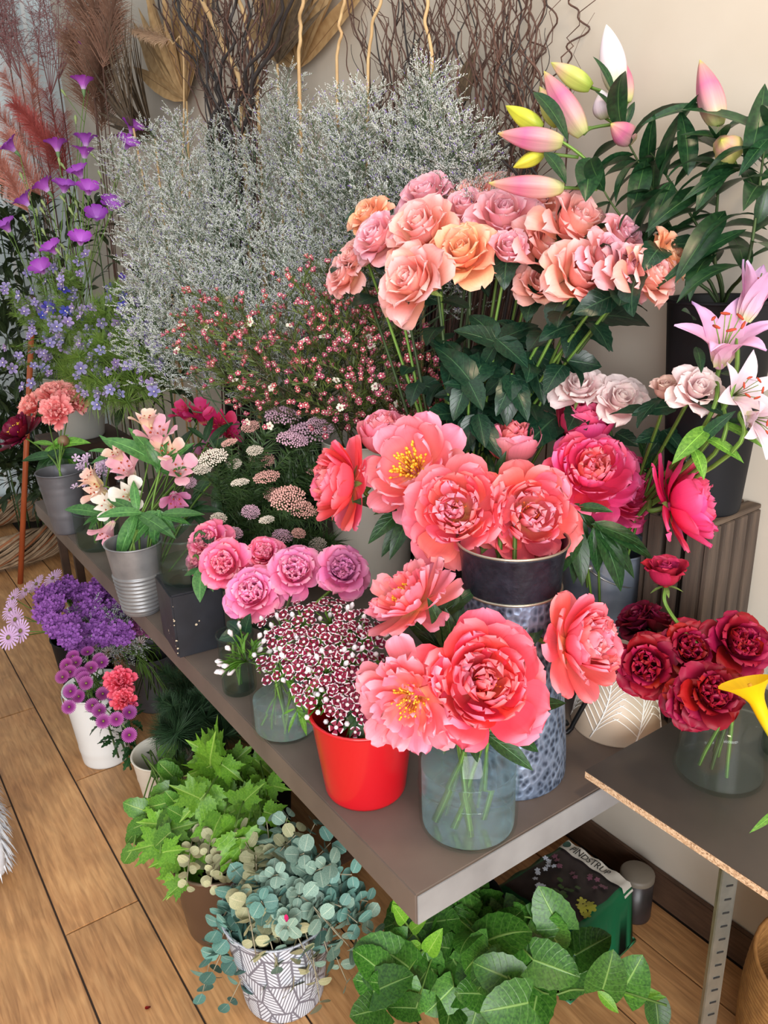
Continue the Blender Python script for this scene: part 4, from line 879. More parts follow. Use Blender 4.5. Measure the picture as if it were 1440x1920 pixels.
# calla
M_calla = petalmat('yellow_calla', [(0, srgb(190, 200, 60)), (.35, srgb(232, 178, 8)), (1, srgb(238, 186, 14))], transl=.2, var=.03)
ct = thing('calla_lily', 'yellow calla lily leaning out of the ribbed glass', 'calla', CC+Vector((0, 0, .012)))
cb, cm_, ctip = W(1452, 1385, 1.10), W(1412, 1300, 1.10), W(1372, 1270, 1.10)
cax = [cb, W(1432, 1345, 1.10), W(1415, 1305, 1.10), W(1402, 1275, 1.10)]; V = []; uv = []; cc = curve(cax, 4); n = len(cc); sg = 20
for i, p in enumerate(cc):
    v = i/(n-1); tdir = (cc[min(i+1, n-1)]-cc[max(i-1, 0)]).normalized(); s1 = tdir.cross(DIR(0, 0, 1)).normalized(); s2 = s1.cross(tdir)
    r = .006+.007*v+.017*max(0, v-.55)**1.5/.3
    for k in range(sg+1):
        a = 2*PI*k/sg; lip = 1+1.1*max(0, v-.6)*max(0, math.cos(a-2.6)); 
        V.append(p+(s1*math.cos(a)+s2*math.sin(a))*r*lip+tdir*.02*max(0, v-.7)*math.cos(a-2.6)); uv.append((k/sg, v))
Fc = [(i*(sg+1)+k, i*(sg+1)+k+1, (i+1)*(sg+1)+k+1, (i+1)*(sg+1)+k) for i in range(n-1) for k in range(sg)]
part('spathe', make_mesh('spathe', V, Fc, uv, True, [M_calla]), ct, None, label='yellow spathe')
part('spadix', tube([cc[n//2], cc[-2]], .003, 6), ct, None, M_stamen)
stem(ct, [CC+Vector((0, 0, .012)), CC+Vector((0, 0, .15)), cb], .0045, M_stem)
pxleaf(ct, (1465, 1515, 1.02), (1405, 1562, 1.0), .16, m=M_brightleaf)
# ================================================================ lilies
def budmat(name, stops):
    return petalmat(name, stops, transl=.12, var=.05, rough=.4, vein=.25)
MB_p = budmat('lily_bud_pink', [(0, srgb(196, 206, 130)), (.25, srgb(206, 164, 160)), (.6, srgb(206, 112, 148)), (.9, srgb(206, 146, 140)), (1, srgb(190, 190, 90))])
MB_w = budmat('lily_bud_white', [(0, srgb(190, 200, 150)), (.3, srgb(214, 200, 208)), (.7, srgb(228, 212, 224)), (1, srgb(244, 240, 236))])
MB_g = budmat('lily_bud_green', [(0, srgb(168, 190, 80)), (.5, srgb(200, 200, 110)), (.8, srgb(214, 170, 150)), (1, srgb(180, 190, 80))])
MB_y = budmat('lily_bud_yellow', [(0, srgb(170, 186, 70)), (.6, srgb(214, 212, 70)), (1, srgb(190, 190, 60))])
def bud_me(m, asp):
    k = ('bud', m.name, round(asp, 1))
    if k not in _cache:
        V = []; uv = []; n, sg = 14, 18
        for i in range(n+1):
            v = i/n; r = asp*(math.sin(PI*min(1, .08+.92*v)**.8)**.85)*(1 if v < .999 else 0)+.004
            for q in range(sg):
                a = 2*PI*q/sg; rr = r*(1+.11*math.cos(3*a)-.05*math.cos(6*a)); V.append((rr*math.cos(a), rr*math.sin(a), v)); uv.append((q/sg, v))
        Fc = [(i*sg+q, i*sg+(q+1) % sg, (i+1)*sg+(q+1) % sg, (i+1)*sg+q) for i in range(n) for q in range(sg)]+[tuple(range(sg-1, -1, -1))]
        _cache[k] = make_mesh('bud', V, Fc, uv, True, [m])
    return _cache[k]
def bud(t, a, b, rpx, m, st=None):
    p, q = W(*a), W(*b); L = (q-p).length; r = rpx*mpx(a[2])
    part('bud', bud_me(m, r/L), t, frame(p, q-p, .4, L))
    if st: stem(t, [W(*s) for s in st]+[p], .0028, M_stem, 'pedicel')
def lily_leaves(t, P, n, rg, size=(.07, .12), t0=.3, t1=.95, wd=.24):
    cv = curve(P, 10); k = len(cv); sp = []
    for i in range(n):
        f = t0+(t1-t0)*i/n; p = cv[min(k-1, int(f*k))]; a = i*2.4+rg.uniform(-.3, .3)
        ax = (cv[-1]-cv[0]).normalized(); o = ax.orthogonal().normalized(); b = ax.cross(o)
        out = o*math.cos(a)+b*math.sin(a)
        if (p+out*.1).x > WALLX-.03: out.x = -abs(out.x)*.5
        d = out*.9+ax*rg.uniform(.1, .7)
        sp.append((p, d, ax, rg.uniform(*size), rg.uniform(-.3, .3)))
    leaves(t, sp, 'lilyl%.2f' % wd, M_lilyleaf, dict(L=1, Wd=wd, kind='lance', fold=.2, bend=1.0, nv=10))
LB = CT+Vector((0, 0, .02))
def lstem(label, P, buds, n, seed, explicit=(), size=(.10, .165)):
    t = thing('lily', label, 'lily', LB+Vector((random.Random(seed).uniform(-.03, .03), random.Random(seed+1).uniform(-.03, .03), 0)))
    PP = [t.location.copy(), CT+Vector((0, 0, .33))]+[W(*p) for p in P]; stem(t, PP, .0042, M_stemd, taper=.3)
    for b in buds: bud(t, *b)
    lily_leaves(t, PP[1:], n, random.Random(seed), size)
    for e in explicit: pxleaf(t, *e, m=M_lilyleaf, bend=.7)
    return t
A = 1.42
lstem('budded lily stem with a tall pale white bud and pink buds leaning to the willow', [(1270, 450, 1.36), (1195, 300, 1.40), (1157, 230, A)],
  [((1155, 170, A), (1137, 46, A), 24, MB_w, [(1157, 230, A)]), ((1176, 192, A+.03), (1165, 108, A+.03), 15, MB_p, [(1160, 235, A)]), ((1094, 252, A), (1020, 133, A-.02), 24, MB_p, [(1157, 232, A), (1110, 240, A)]),
   ((1108, 164, A+.02), (1033, 117, A+.02), 18, MB_g, [(1157, 230, A), (1140, 180, A)]), ((1136, 222, A+.02), (1128, 168, A), 20, MB_w, [(1157, 235, A)]), ((1046, 235, A+.03), (1012, 162, A+.03), 14, MB_g, [(1110, 240, A)]), ((1185, 262, A), (1145, 232, A-.04), 20, MB_p, None)],
  10, 501, [((1150, 175, A-.02), (1112, 105, A-.03), .22), ((1170, 240, A), (1190, 190, A), .3), ((1000, 172, A-.03), (1066, 265, A-.04), .3), ((1150, 215, A), (1115, 170, A-.02), .3)])
lstem('budded lily stem with horizontal pink buds just above the peach roses', [(1255, 500, 1.34), (1160, 400, 1.36), (1100, 300, 1.38)],
  [((1054, 266, 1.38), (933, 250, 1.38), 24, MB_p, [(1100, 300, 1.38), (1075, 280, 1.38)]), ((1056, 352, 1.38), (916, 343, 1.38), 20, MB_p, [(1120, 355, 1.37), (1085, 353, 1.38)]), ((1016, 240, 1.41), (948, 198, 1.41), 17, MB_y, [(1090, 290, 1.39)]), ((1018, 287, 1.40), (962, 314, 1.40), 14, MB_y, [(1085, 295, 1.39)])],
  12, 502, [((1105, 295, 1.36), (1098, 378, 1.33), .5), ((1020, 285, 1.37), (1062, 345, 1.36), .4), ((1085, 300, 1.38), (1130, 330, 1.36), .5)])
lstem('budded lily stem with one upright pink bud and a squat green bud', [(1340, 480, 1.26), (1350, 300, 1.25), (1347, 240, 1.25)],
  [((1346, 236, 1.25), (1312, 112, 1.25), 29, MB_p, [(1350, 262, 1.25)]), ((1372, 292, 1.24), (1352, 262, 1.19), 26, MB_g, [(1385, 320, 1.25)])],
  12, 503, [((1360, 300, 1.22), (1305, 395, 1.20), .34), ((1370, 270, 1.25), (1275, 252, 1.24), .2), ((1365, 235, 1.25), (1430, 225, 1.24), .3), ((1330, 350, 1.25), (1210, 435, 1.24), .26), ((1330, 200, 1.27), (1200, 235, 1.30), .22), ((1290, 330, 1.27), (1275, 205, 1.28), .3), ((1400, 310, 1.22), (1275, 380, 1.2), .16), ((1360, 395, 1.22), (1265, 530, 1.2), .26), ((1400, 430, 1.22), (1230, 540, 1.22), .14)])
lstem('leafy lily stem with dark curling leaves rising past the frame', [(1400, 500, 1.20), (1425, 340, 1.19), (1440, 215, 1.19)], [], 18, 504,
  [((1400, 320, 1.2), (1435, 155, 1.2), .26), ((1440, 260, 1.18), (1385, 330, 1.18), .3), ((1420, 420, 1.19), (1440, 340, 1.17), .4), ((1440, 300, 1.2), (1432, 190, 1.2), .4)])
lstem('leafy lily stem low behind the peach roses', [(1330, 470, 1.30), (1250, 330, 1.33), (1215, 280, 1.36)], [], 16, 505, [((1210, 300, 1.36), (1180, 420, 1.34), .3), ((1260, 340, 1.3), (1215, 445, 1.29), .3)])
M_lily = petalmat('pink_lily_petal', [(0, srgb(214, 220, 160)), (.2, srgb(240, 200, 220)), (.6, srgb(234, 176, 216)), (1, srgb(226, 190, 236))], transl=.3, var=.05)
M_lilyw = petalmat('white_lily_petal', [(0, srgb(214, 220, 170)), (.25, srgb(240, 214, 226)), (1, srgb(238, 224, 240))], transl=.3, var=.05)
M_anther = mat('rust_anther', srgb(168, 62, 34), .8)
def open_lily(label, px, py, Rpx, d, fc, m, th=(18, 40, 92), seed=0, foot=None, P=(), closed=False):
    rg = random.Random(seed); R = Rpx*mpx(d); ax = DIR(*fc); base = W(px, py, d)-ax*R*.55
    t = thing('lily', label, 'lily', foot or pal); FM = frame(base, ax, rg.uniform(0, 1), R)
    bl = bloom_part(t, FM, m)
    for k in range(6):
        wd = .62 if k % 2 else .46
        me = petal_me('lily%s%d' % (th, k), m, seed=k, L=1.45, Wd=wd, th=(th[0], th[1]+rg.uniform(-6, 6), th[2]+rg.uniform(-20, 20)), r0=.05, Rw=.5, ruf=.03, prof='lance', nv=10, freq=2)
        sub('petal', me, bl, RZ(k*PI/3))
    mb = MB()
    for k in range(6):
        a = k*PI/3+.5; o = Vector((math.cos(a), math.sin(a), 0)); mb.tube([(0, 0, .1), o*.12+Vector((0, 0, .6)), o*.28+Vector((0, 0, 1.0))], .012, 4)
        e = o*.28+Vector((0, 0, 1.0)); tt = Vector((-o.y, o.x, .2)); mb.tube([e-tt*.09, e, e+tt*.09], [.02, .035, .02], 5, 1)
    mb.tube([(0, 0, .1), (.02, 0, .7), (.04, .02, 1.15)], .016, 4)
    sub('stamens', mb.mesh('stamens', [M_sepal, M_anther]), bl)
    stem(t, [t.location.copy(), palm]+[W(*p) for p in P]+[base-ax*R*.3, base], .0035); return t
open_lily('open pale pink lily with reflexed petals and bare green stamens', 1358, 640, 96, 1.18, (-.12, .62, .65), M_lily, (16, 42, 96), 1, P=[(1320, 800, 1.22)])
open_lily('pink lily trumpet with rust anthers opening upward', 1412, 560, 78, 1.17, (.25, .85, .35), M_lily, (14, 22, 40), 2, P=[(1350, 780, 1.2)])
open_lily('faded whitish lily bloom facing down beside the round pale rose', 1392, 735, 70, 1.16, (.2, .1, .9), M_lilyw, (20, 50, 90), 3, P=[(1340, 850, 1.2)])
open_lily('faded lilac white lily with hanging petals at the picture edge of the wall', 1430, 790, 72, 1.12, (.3, -.3, .85), M_lilyw, (16, 40, 70), 4, P=[(1370, 850, 1.17)])
lf = thing('lily_foliage', 'bright lily leaves under the faded lilies before the black bucket', 'foliage', pal)
stem(lf, [pal, palm, W(1310, 850, 1.22), W(1350, 780, 1.19)], .004, M_stem)
for a, b, wd in [((1320, 820), (1395, 868), .3), ((1330, 800), (1260, 870), .3), ((1340, 790), (1432, 840), .22), ((1350, 700), (1425, 715), .3), ((1310, 830), (1380, 770), .3), ((1300, 840), (1320, 900), .35), ((1360, 790), (1440, 800), .25), ((1300, 600), (1278, 582), .5), ((1305, 650), (1315, 700), .3)]:
    pxleaf(lf, (*a, 1.19), (*b, 1.16), wd, m=M_brightleaf if b[1] > 800 else M_lilyleaf, bend=.6)
# ================================================================ dianthus, white buds
M_dw = petalmat('dianthus_petal', [(0, srgb(236, 224, 226)), (.20, srgb(236, 224, 226)), (.26, srgb(110, 8, 44)), (.78, srgb(126, 10, 52)), (.87, srgb(232, 214, 224)), (1, srgb(240, 232, 238))], transl=.15, var=.2, hvar=.005)
def dianthus_floret():
    mb = MB()
    for k in range(5):
        V, Fc, uv = petal(L=1, Wd=.98, th=(60, 82, 92), r0=.02, Rw=2, ruf=.04, notch=.08, seed=k, nu=3, nv=5, prof='spat'); mb.add(V, Fc, uv, RZ(k*2*PI/5))
    return mb.mesh('floret', [M_dw])
DF = [dianthus_floret()]
M_dbud = petalmat('dianthus_bud', [(0, srgb(120, 140, 80)), (.4, srgb(226, 214, 220)), (1, srgb(240, 234, 240))], transl=.1)
def budlet(): return make_mesh('bud', *[x for x in petalcone()])
def petalcone(n=6, L=1, r=.28):
    V = []; uv = []; Fc = []
    for i, (v, q) in enumerate([(0, .3), (.35, .7), (.7, 1), (1, .35)]):
        for k in range(n): a = 2*PI*k/n; V.append((r*q*math.cos(a), r*q*math.sin(a), v*L)); uv.append((k/n, v))
    for i in range(3):
        for k in range(n): Fc.append((i*n+k, i*n+(k+1) % n, (i+1)*n+(k+1) % n, (i+1)*n+k))
    Fc.append(tuple(range(3*n, 4*n))); return V, Fc, uv
V_, F_, U_ = petalcone(); DB = make_mesh('bud', V_, F_, U_, True, [M_dbud])
heads = [(560, 1150, 1.42), (620, 1140, 1.46), (690, 1190, 1.36), (540, 1200, 1.36), (600, 1200, 1.34), (660, 1235, 1.32), (575, 1260, 1.34), (635, 1290, 1.30), (520, 1245, 1.40), (610, 1250, 1.30), (700, 1255, 1.34), (665, 1155, 1.42), (520, 1165, 1.46), (640, 1195, 1.34), (650, 1330, 1.28), (560, 1225, 1.33), (595, 1310, 1.31), (690, 1300, 1.31), (690, 1330, 1.30)]
for i, (x, y, d) in enumerate(heads):
    rg = random.Random(600+i); inred = x > 575
    ft = (RC+Vector((rg.uniform(-.04, .04), rg.uniform(-.04, .04), .015))) if inred else C2+Vector((rg.uniform(-.03, .03), rg.uniform(-.03, .03), .015))
    mo = (RC if inred else C2)+Vector((rg.uniform(-.04, .04), rg.uniform(-.04, .04), .15)); c = W(x, y, d); ax = (c-(RC+C2)/2-Vector((0, 0, .06))).normalized()*.55+DIR(0, .5, .8)*.6
    ax.normalize(); t = thing('dianthus', 'burgundy dianthus cluster with white-rimmed petals '+('in the red pot' if inred else 'over the clear cylinder vase'), 'dianthus', ft, 'dianthus stems in the '+('red pot' if inred else 'glass cylinder'))
    base = c-ax*.035; stem(t, [ft, mo, base], .0018); o = ax.orthogonal().normalized(); b2 = ax.cross(o)
    for k in range(13):
        a = k*2.4; r = .0105*math.sqrt(k+.4); p = c+(o*math.cos(a)+b2*math.sin(a))*r-ax*(r*r*6)+ax*rg.uniform(-.004, .006)
        dv = (ax*.8+(p-base).normalized()*.5+Vector((rg.uniform(-.35, .35), rg.uniform(-.35, .35), rg.uniform(-.35, .35)))).normalized()
        isb = rg.random() < .25
        if isb: part('bud', DB, t, frame(p-dv*.008, dv, 0, .017))
        else: part('floret', DF[0], t, frame(p, dv, rg.uniform(0, 6), rg.uniform(.0092, .0125)))
    mb = MB()
    for k in range(10):
        a = k*2.4; r = .0105*math.sqrt(k+.4); p = c+(o*math.cos(a)+b2*math.sin(a))*r-ax*(r*r*6+.004); mb.tube([base, p], .0012, 4)
    for k in range(7):
        a = rg.uniform(0, 6.3); dv = (o*math.cos(a)+b2*math.sin(a))+ax*rg.uniform(-.3, .5); V, Fc, uv = leafdata(L=.045, Wd=.009, kind='lance', fold=.2, bend=.6, nv=5, nu=2); mb.add(V, Fc, uv, leafM(base-ax*rg.uniform(0, .03), dv, (0, 0, 1)))
    part('calyx_foliage', mb.mesh('calyx', [M_brightleaf]), t)
t = thing('dianthus_buds', 'loose sprig of white dianthus buds over the small tumbler', 'dianthus', C3+Vector((.005, 0, .012)))
stem(t, [C3+Vector((.005, 0, .012)), C3+Vector((0, 0, .13)), W(450, 1230, 1.56)], .002)
mb = MB(); rg = random.Random(8)
for k in range(16):
    e = W(rg.uniform(400, 500), rg.uniform(1175, 1260), 1.55+rg.uniform(-.05, .05)); s_ = W(462, 1240, 1.56); mb.tube([s_, s_.lerp(e, .6)+Vector((0, 0, .004)), e], .0012, 4); dv = (e-s_).normalized()
    part('bud', DB, t, frame(e, dv, 0, .019))
    for q in range(4):
        V, Fc, uv = leafdata(L=.03, Wd=.007, kind='lance', fold=.2, bend=.5, nv=4, nu=2); mb.add(V, Fc, uv, leafM(s_.lerp(e, rg.uniform(.2, .9)), dv+Vector((rg.uniform(-1, 1), rg.uniform(-1, 1), rg.uniform(-.5, 1)))*.7))
part('sprig', mb.mesh('sprig', [M_brightleaf]), t)
for k, (a, b) in enumerate([((675, 1345), (672, 1415)), ((655, 1350), (630, 1372)), ((640, 1345), (610, 1335)), ((560, 1320), (545, 1375)), ((575, 1330), (600, 1365))]):
    pass
spray('narrow dianthus leaves hanging over the red pot rim', RC+Vector((0, 0, .03)), (668, 1335, 1.29), [(676, 1415), (640, 1375), (655, 1385), (610, 1365), (700, 1370)], m=M_peonyleaf, wd=.2, seed=61, name='dianthus_foliage')
spray('narrow bright dianthus leaves inside the clear cylinder vase', C2+Vector((0, 0, .03)), (560, 1325, 1.42), [(540, 1375), (575, 1380), (590, 1350), (530, 1340), (545, 1300), (570, 1290), (600, 1370)], m=M_brightleaf, wd=.15, seed=62, name='dianthus_foliage')
# ================================================================ sea lavender (limonium) mass
M_lst = mat('sea_lavender_stem', srgb(88, 108, 76), .7, c2=srgb(58, 80, 54), nscale=40)
M_lfl = mat('sea_lavender_floret', srgb(224, 227, 224), .7, c2=srgb(190, 197, 194), nscale=90)
M_lpu = mat('sea_lavender_violet', srgb(134, 104, 200), .7)
M_lgr = mat('sea_lavender_olive', srgb(120, 124, 96), .7, c2=srgb(90, 98, 74), nscale=60)
def sea_lavender(seed):
    rg = random.Random(seed); mb = MB(); fl = []
    mb.tube([(0, 0, 0), (.01, 0, .3), (0, .01, .62), (.01, .01, .92)], [.006, .005, .004, .002], 4, 0)
    for i in range(20):
        h = .26+.66*(i/20)**.9; a = i*2.4+rg.uniform(-.3, .3); L = .36*(1.08-h)+.08; el = rg.uniform(.45, .95)
        d = Vector((math.cos(a)*math.cos(el), math.sin(a)*math.cos(el), math.sin(el))); p0 = Vector((0, 0, h)); p1 = p0+d*L+Vector((0, 0, .05*L))
        mb.tube([p0, p0.lerp(p1, .5)-Vector((0, 0, .01)), p1], [.0028, .0024, .0014], 3, 0)
        for j in range(8):
            f = .25+.75*j/7; q0 = p0.lerp(p1, f); b = a+rg.uniform(-1.4, 1.4); e2 = rg.uniform(.2, 1.2); l2 = rg.uniform(.07, .13)
            d2 = Vector((math.cos(b)*math.cos(e2), math.sin(b)*math.cos(e2), math.sin(e2))); q1 = q0+d2*l2
            mb.tube([q0, q1], [.0016, .0009], 3, 0)
            side = d2.cross(Vector((rg.uniform(-1, 1), rg.uniform(-1, 1), rg.uniform(-1, 1)))).normalized()
            for k in range(11):
                g = .25+.75*k/10; r0 = q0.lerp(q1, g); dd = (side*rg.uniform(.3, 1)*(1 if k % 2 else -.7)+d2*.8+Vector((rg.uniform(-.4, .4), rg.uniform(-.4, .4), rg.uniform(0, .6)))).normalized()
                L3 = rg.uniform(.012, .02); w = .0034; o = dd.orthogonal().normalized()*w; o2 = dd.cross(o).normalized()*w; c = r0+dd*L3
                V = [r0, c+o, c-o*.5+o2*.87, c-o*.5-o2*.87]
                x = rg.random(); mi = 2 if x < .05 else (3 if x < .22 else 1)
                mb.add(V, [(0, 1, 2), (0, 2, 3), (0, 3, 1), (1, 3, 2)], None, None, mi)
    return mb.mesh('sea_lavender', [M_lst, M_lfl, M_lpu, M_lgr], smooth=False)
SL = [sea_lavender(900+i) for i in range(4)]
LVC = Vector((1.12, 2.12, BZ)); LVM = LVC+Vector((0, 0, .33))
bucket('black_bucket', 'black plastic bucket hidden under the cloud of sea lavender', 'bucket', LVC, .08, .10, .34, M_blkp2)
rg = random.Random(31)
def contour(x):      # upper outline of the cloud in the photograph
    K = [(190, 250), (260, 205), (340, 190), (430, 200), (470, 100), (505, 70), (545, 130), (600, 175), (640, 120), (670, 100), (720, 160), (780, 130), (820, 75), (860, 130), (900, 170), (950, 260)]
    for (x0, y0), (x1, y1) in zip(K, K[1:]):
        if x0 <= x <= x1: return y0+(y1-y0)*(x-x0)/(x1-x0)
    return 260
pos = []
for k in range(9):
    for x in range(215, 950, 62):
        x2 = x+rg.uniform(-22, 22)+(31 if k % 2 else 0); lo = 590 if x2 < 480 else (590-(x2-480)*.45 if x2 < 760 else 400); hi = contour(min(948, x2))+8; y2 = hi+(lo-hi)*k/8+rg.uniform(-12, 12)
        if x2 > 950: continue
        pos.append((x2, y2, 2.5-.5*((x2-200)/750)-.35*k/8+.02))
for i, (x, y, d) in enumerate(pos):
    p = W(x, y, d)
    if p.x > 1.19: p = AX(x, y, 1.19-rg.uniform(0, .06))
    s = rg.uniform(.26, .34); ax = (p-LVM).normalized()*.75+Vector((-.08, 0, .55)); ax.normalize(); base = p-ax*s*1.1
    if base.z < LVM.z-.05: base.z = LVM.z-.05
    edge = y < contour(x)+20 and y < 170
    t = thing('sea_lavender', 'white sea lavender plume rising above the cloud against the willow' if edge else 'misty white sea lavender stem in the big cloud under the willow', 'flower', LVC+Vector((rg.uniform(-.05, .05), rg.uniform(-.05, .05), .02)),
              'tall sea lavender plumes' if edge else 'sea lavender stems of the cloud')
    part('flower_spray', SL[i % 4], t, frame(base, p-base, rg.uniform(0, 6), s), kind='stuff')
    stem(t, [t.location.copy(), LVM+Vector((rg.uniform(-.05, .05), rg.uniform(-.05, .05), 0)), base], .002, M_lst)
# ================================================================ waxflower
M_wneed = leafmat('waxflower_needle', srgb(58, 74, 36), srgb(104, 124, 56), nveins=0, var=.4)
M_wdark = mat('waxflower_twig', srgb(92, 74, 56), .8, c2=srgb(70, 76, 48), nscale=30)
M_wpink = petalmat('waxflower_petal', [(0, srgb(126, 30, 52)), (.45, srgb(168, 66, 86)), (1, srgb(206, 130, 140))], transl=.1, var=.3, hvar=.02)
M_wwhite = mat('waxflower_white', srgb(240, 232, 214), .6)
def wax_bloom():
    mb = MB(); V, Fc, uv = petalcone(6, 1.0, .42); mb.add(V, Fc, uv, None, 0)
    for k in range(5):
        V, Fc, uv = petal(L=.62, Wd=.6, th=(60, 70, 60), r0=.2, Rw=.6, nu=2, nv=3, seed=k); mb.add(V, Fc, uv, Matrix.Translation((0, 0, .75)) @ RZ(k*2*PI/5), 0)
    n = 8; mb.add([(.2*math.cos(2*PI*k/n), .2*math.sin(2*PI*k/n), 1.03) for k in range(n)], [tuple(range(n))], None, None, 1)
    return mb.mesh('waxflower_bloom', [M_wpink, M_wwhite])
def wax_white():
    mb = MB()
    for k in range(5):
        V, Fc, uv = petal(L=1.0, Wd=.9, th=(80, 84, 80), r0=.1, Rw=1.2, nu=2, nv=4, seed=k); mb.add(V, Fc, uv, RZ(k*2*PI/5), 0)
    V, Fc, uv = petalcone(6, .4, .3); mb.add(V, Fc, uv, None, 1); return mb.mesh('waxflower_open', [M_wwhite, M_wpink])
WB = wax_bloom(); WW = wax_white()
def wax_template(seed):
    rg = random.Random(seed); mb = MB(); spots = []
    mb.tube([(0, 0, 0), (.01, .01, .5), (0, 0, 1)], [.006, .0045, .002], 4, 1)
    for i in range(15):
        h = .15+.85*i/15; a = i*2.4; el = rg.uniform(.55, 1.1); L = rg.uniform(.16, .34)
        d = Vector((math.cos(a)*math.cos(el), math.sin(a)*math.cos(el), math.sin(el))); p0 = Vector((0, 0, h*.85)); p1 = p0+d*L; mb.tube([p0, p1], [.003, .0015], 3, 1)
        for k in range(20):
            q = p0.lerp(p1, .1+.9*k/19); b = rg.uniform(0, 6.28); dd = (d*.9+Vector((math.cos(b), math.sin(b), rg.uniform(-.3, .8)))*.7).normalized()
            o = dd.orthogonal().normalized()*.0042; l = rg.uniform(.05, .085); mb.add([q-o, q+o, q+o*.5+dd*l, q-o*.5+dd*l], [(0, 1, 2, 3)], [(0, 0), (1, 0), (1, 1), (0, 1)], None, 0)
        for k in range(2 if i > 3 else 0):
            q = p1+Vector((rg.uniform(-.04, .04), rg.uniform(-.04, .04), rg.uniform(-.03, .03)))-d*.03*k; spots.append((q, (d+Vector((rg.uniform(-.6, .6), rg.uniform(-.6, .6), rg.uniform(-.2, .5)))).normalized())); mb.tube([p1-d*.05, q], .0013, 3, 1)
    return mb.mesh('waxflower_twigs', [M_wneed, M_wdark]), spots
WT = [wax_template(40+i) for i in range(3)]
WXM = C7+Vector((0, 0, .37))
wpos = [(335, 570, 2.0), (345, 640, 2.0), (330, 610, 2.05), (370, 545, 2.0), (400, 600, 1.92), (390, 690, 1.95), (430, 560, 1.9), (450, 640, 1.85), (480, 590, 1.85), (480, 700, 1.85), (520, 545, 1.85), (540, 620, 1.8), (560, 690, 1.78), (590, 560, 1.8), (610, 480, 1.82), (640, 520, 1.76), (640, 610, 1.74), (680, 480, 1.78), (700, 540, 1.72), (690, 640, 1.72), (720, 600, 1.7), (740, 690, 1.7), (780, 650, 1.68), (800, 720, 1.7), (830, 640, 1.66), (760, 760, 1.72), (650, 740, 1.75), (610, 760, 1.8), (690, 720, 1.72), (820, 770, 1.7), (440, 740, 1.9), (560, 510, 1.85), (720, 500, 1.74), (580, 620, 1.8), (660, 580, 1.75), (750, 560, 1.7)]
rg = random.Random(66)
for i, (x, y, d) in enumerate(wpos):
    tip = W(x, y, d); t = thing('waxflower', 'pink waxflower twig with yellow-green needles in the cream bucket', 'flower', C7+Vector((rg.uniform(-.05, .05), rg.uniform(-.05, .05), .02)), 'waxflower twigs in the cream bucket')
    mouth = WXM+Vector((rg.uniform(-.07, .07), rg.uniform(-.07, .07), 0)); dr = (tip-mouth).normalized()*.9+Vector((0, 0, .25 if y < 650 else .0)); dr.normalize(); s = rg.uniform(.22, .30); base = tip-dr*s*.95
    FM = frame(base, dr, rg.uniform(0, 6), s); me, sp = WT[i % 3]
    part('twigs', me, t, FM); stem(t, [t.location.copy(), mouth, mouth.lerp(base, .6)+Vector((0, 0, .02)), base], .002, M_wdark)
    for (q, dv) in sp:
        p = FM @ q; dw = (FM.to_3x3() @ dv).normalized(); wh = rg.random() < .06
        part('blossom', WW if wh else WB, t, frame(p, dw+DIR(0, .2, .5)*.5, rg.uniform(0, 6), rg.uniform(.008, .0108)*(1.0 if wh else .95)))
# ================================================================ rice flower
M_rneed = leafmat('rice_flower_needle', srgb(40, 62, 34), srgb(66, 92, 48), nveins=0, var=.3)
def ricemat(n, a, b): return mat(n, a, .8, c2=b, nscale=160)
M_rl = ricemat('rice_lilac', srgb(206, 160, 186), srgb(226, 188, 204)); M_rw = ricemat('rice_white', srgb(222, 206, 190), srgb(236, 226, 212)); M_rp = ricemat('rice_pink', srgb(214, 150, 150), srgb(230, 186, 170))
def rice_head(seed, m, n=150):
    rg = random.Random(seed); mb = MB()
    for k in range(n):
        a = k*2.4; r = math.sqrt(k/n); p = Vector((r*math.cos(a), r*math.sin(a), .28*(1-r*r)+rg.uniform(-.06, .06))); s = rg.uniform(.06, .09)
        V = [p+Vector(q)*s for q in [(1, 0, 0), (-1, 0, 0), (0, 1, 0), (0, -1, 0), (0, 0, 1.2), (0, 0, -1)]]; mb.add(V, [(0, 2, 4), (2, 1, 4), (1, 3, 4), (3, 0, 4), (2, 0, 5), (1, 2, 5), (3, 1, 5), (0, 3, 5)], None, None, 0)
        if k % 3 == 0: mb.tube([(0, 0, -.8), p], .012, 3, 1)
    return mb.mesh('rice_head', [m, M_rneed])
def needle_me(seed, n=140, L=.12, w=.006, spread=.9):
    k = ('needle', seed, n, L)
    if k not in _cache:
        rg = random.Random(seed); mb = MB(); mb.tube([(0, 0, 0), (0, 0, 1)], [.006, .003], 4, 0)
        for i in range(n):
            h = rg.uniform(.1, 1); a = i*2.4; d = Vector((math.cos(a)*spread, math.sin(a)*spread, rg.uniform(.3, 1))).normalized(); q = Vector((0, 0, h)); o = d.orthogonal().normalized()*w; l = L*rg.uniform(.7, 1.2)
            mb.add([q-o, q+o, q+d*l], [(0, 1, 2)], [(0, 0), (1, 0), (.5, 1)], None, 0)
        _cache[k] = mb.mesh('needles', [M_rneed])
    return _cache[k]
RF = {(k, s): rice_head(s, m) for k, m in (('l', M_rl), ('w', M_rw), ('p', M_rp)) for s in (1, 2)}
RFC = Vector((.86, 1.92, BZ)); bucket('black_bucket', 'black bucket behind the pink row holding rice flower', 'bucket', RFC, .075, .09, .16, M_blkp2)
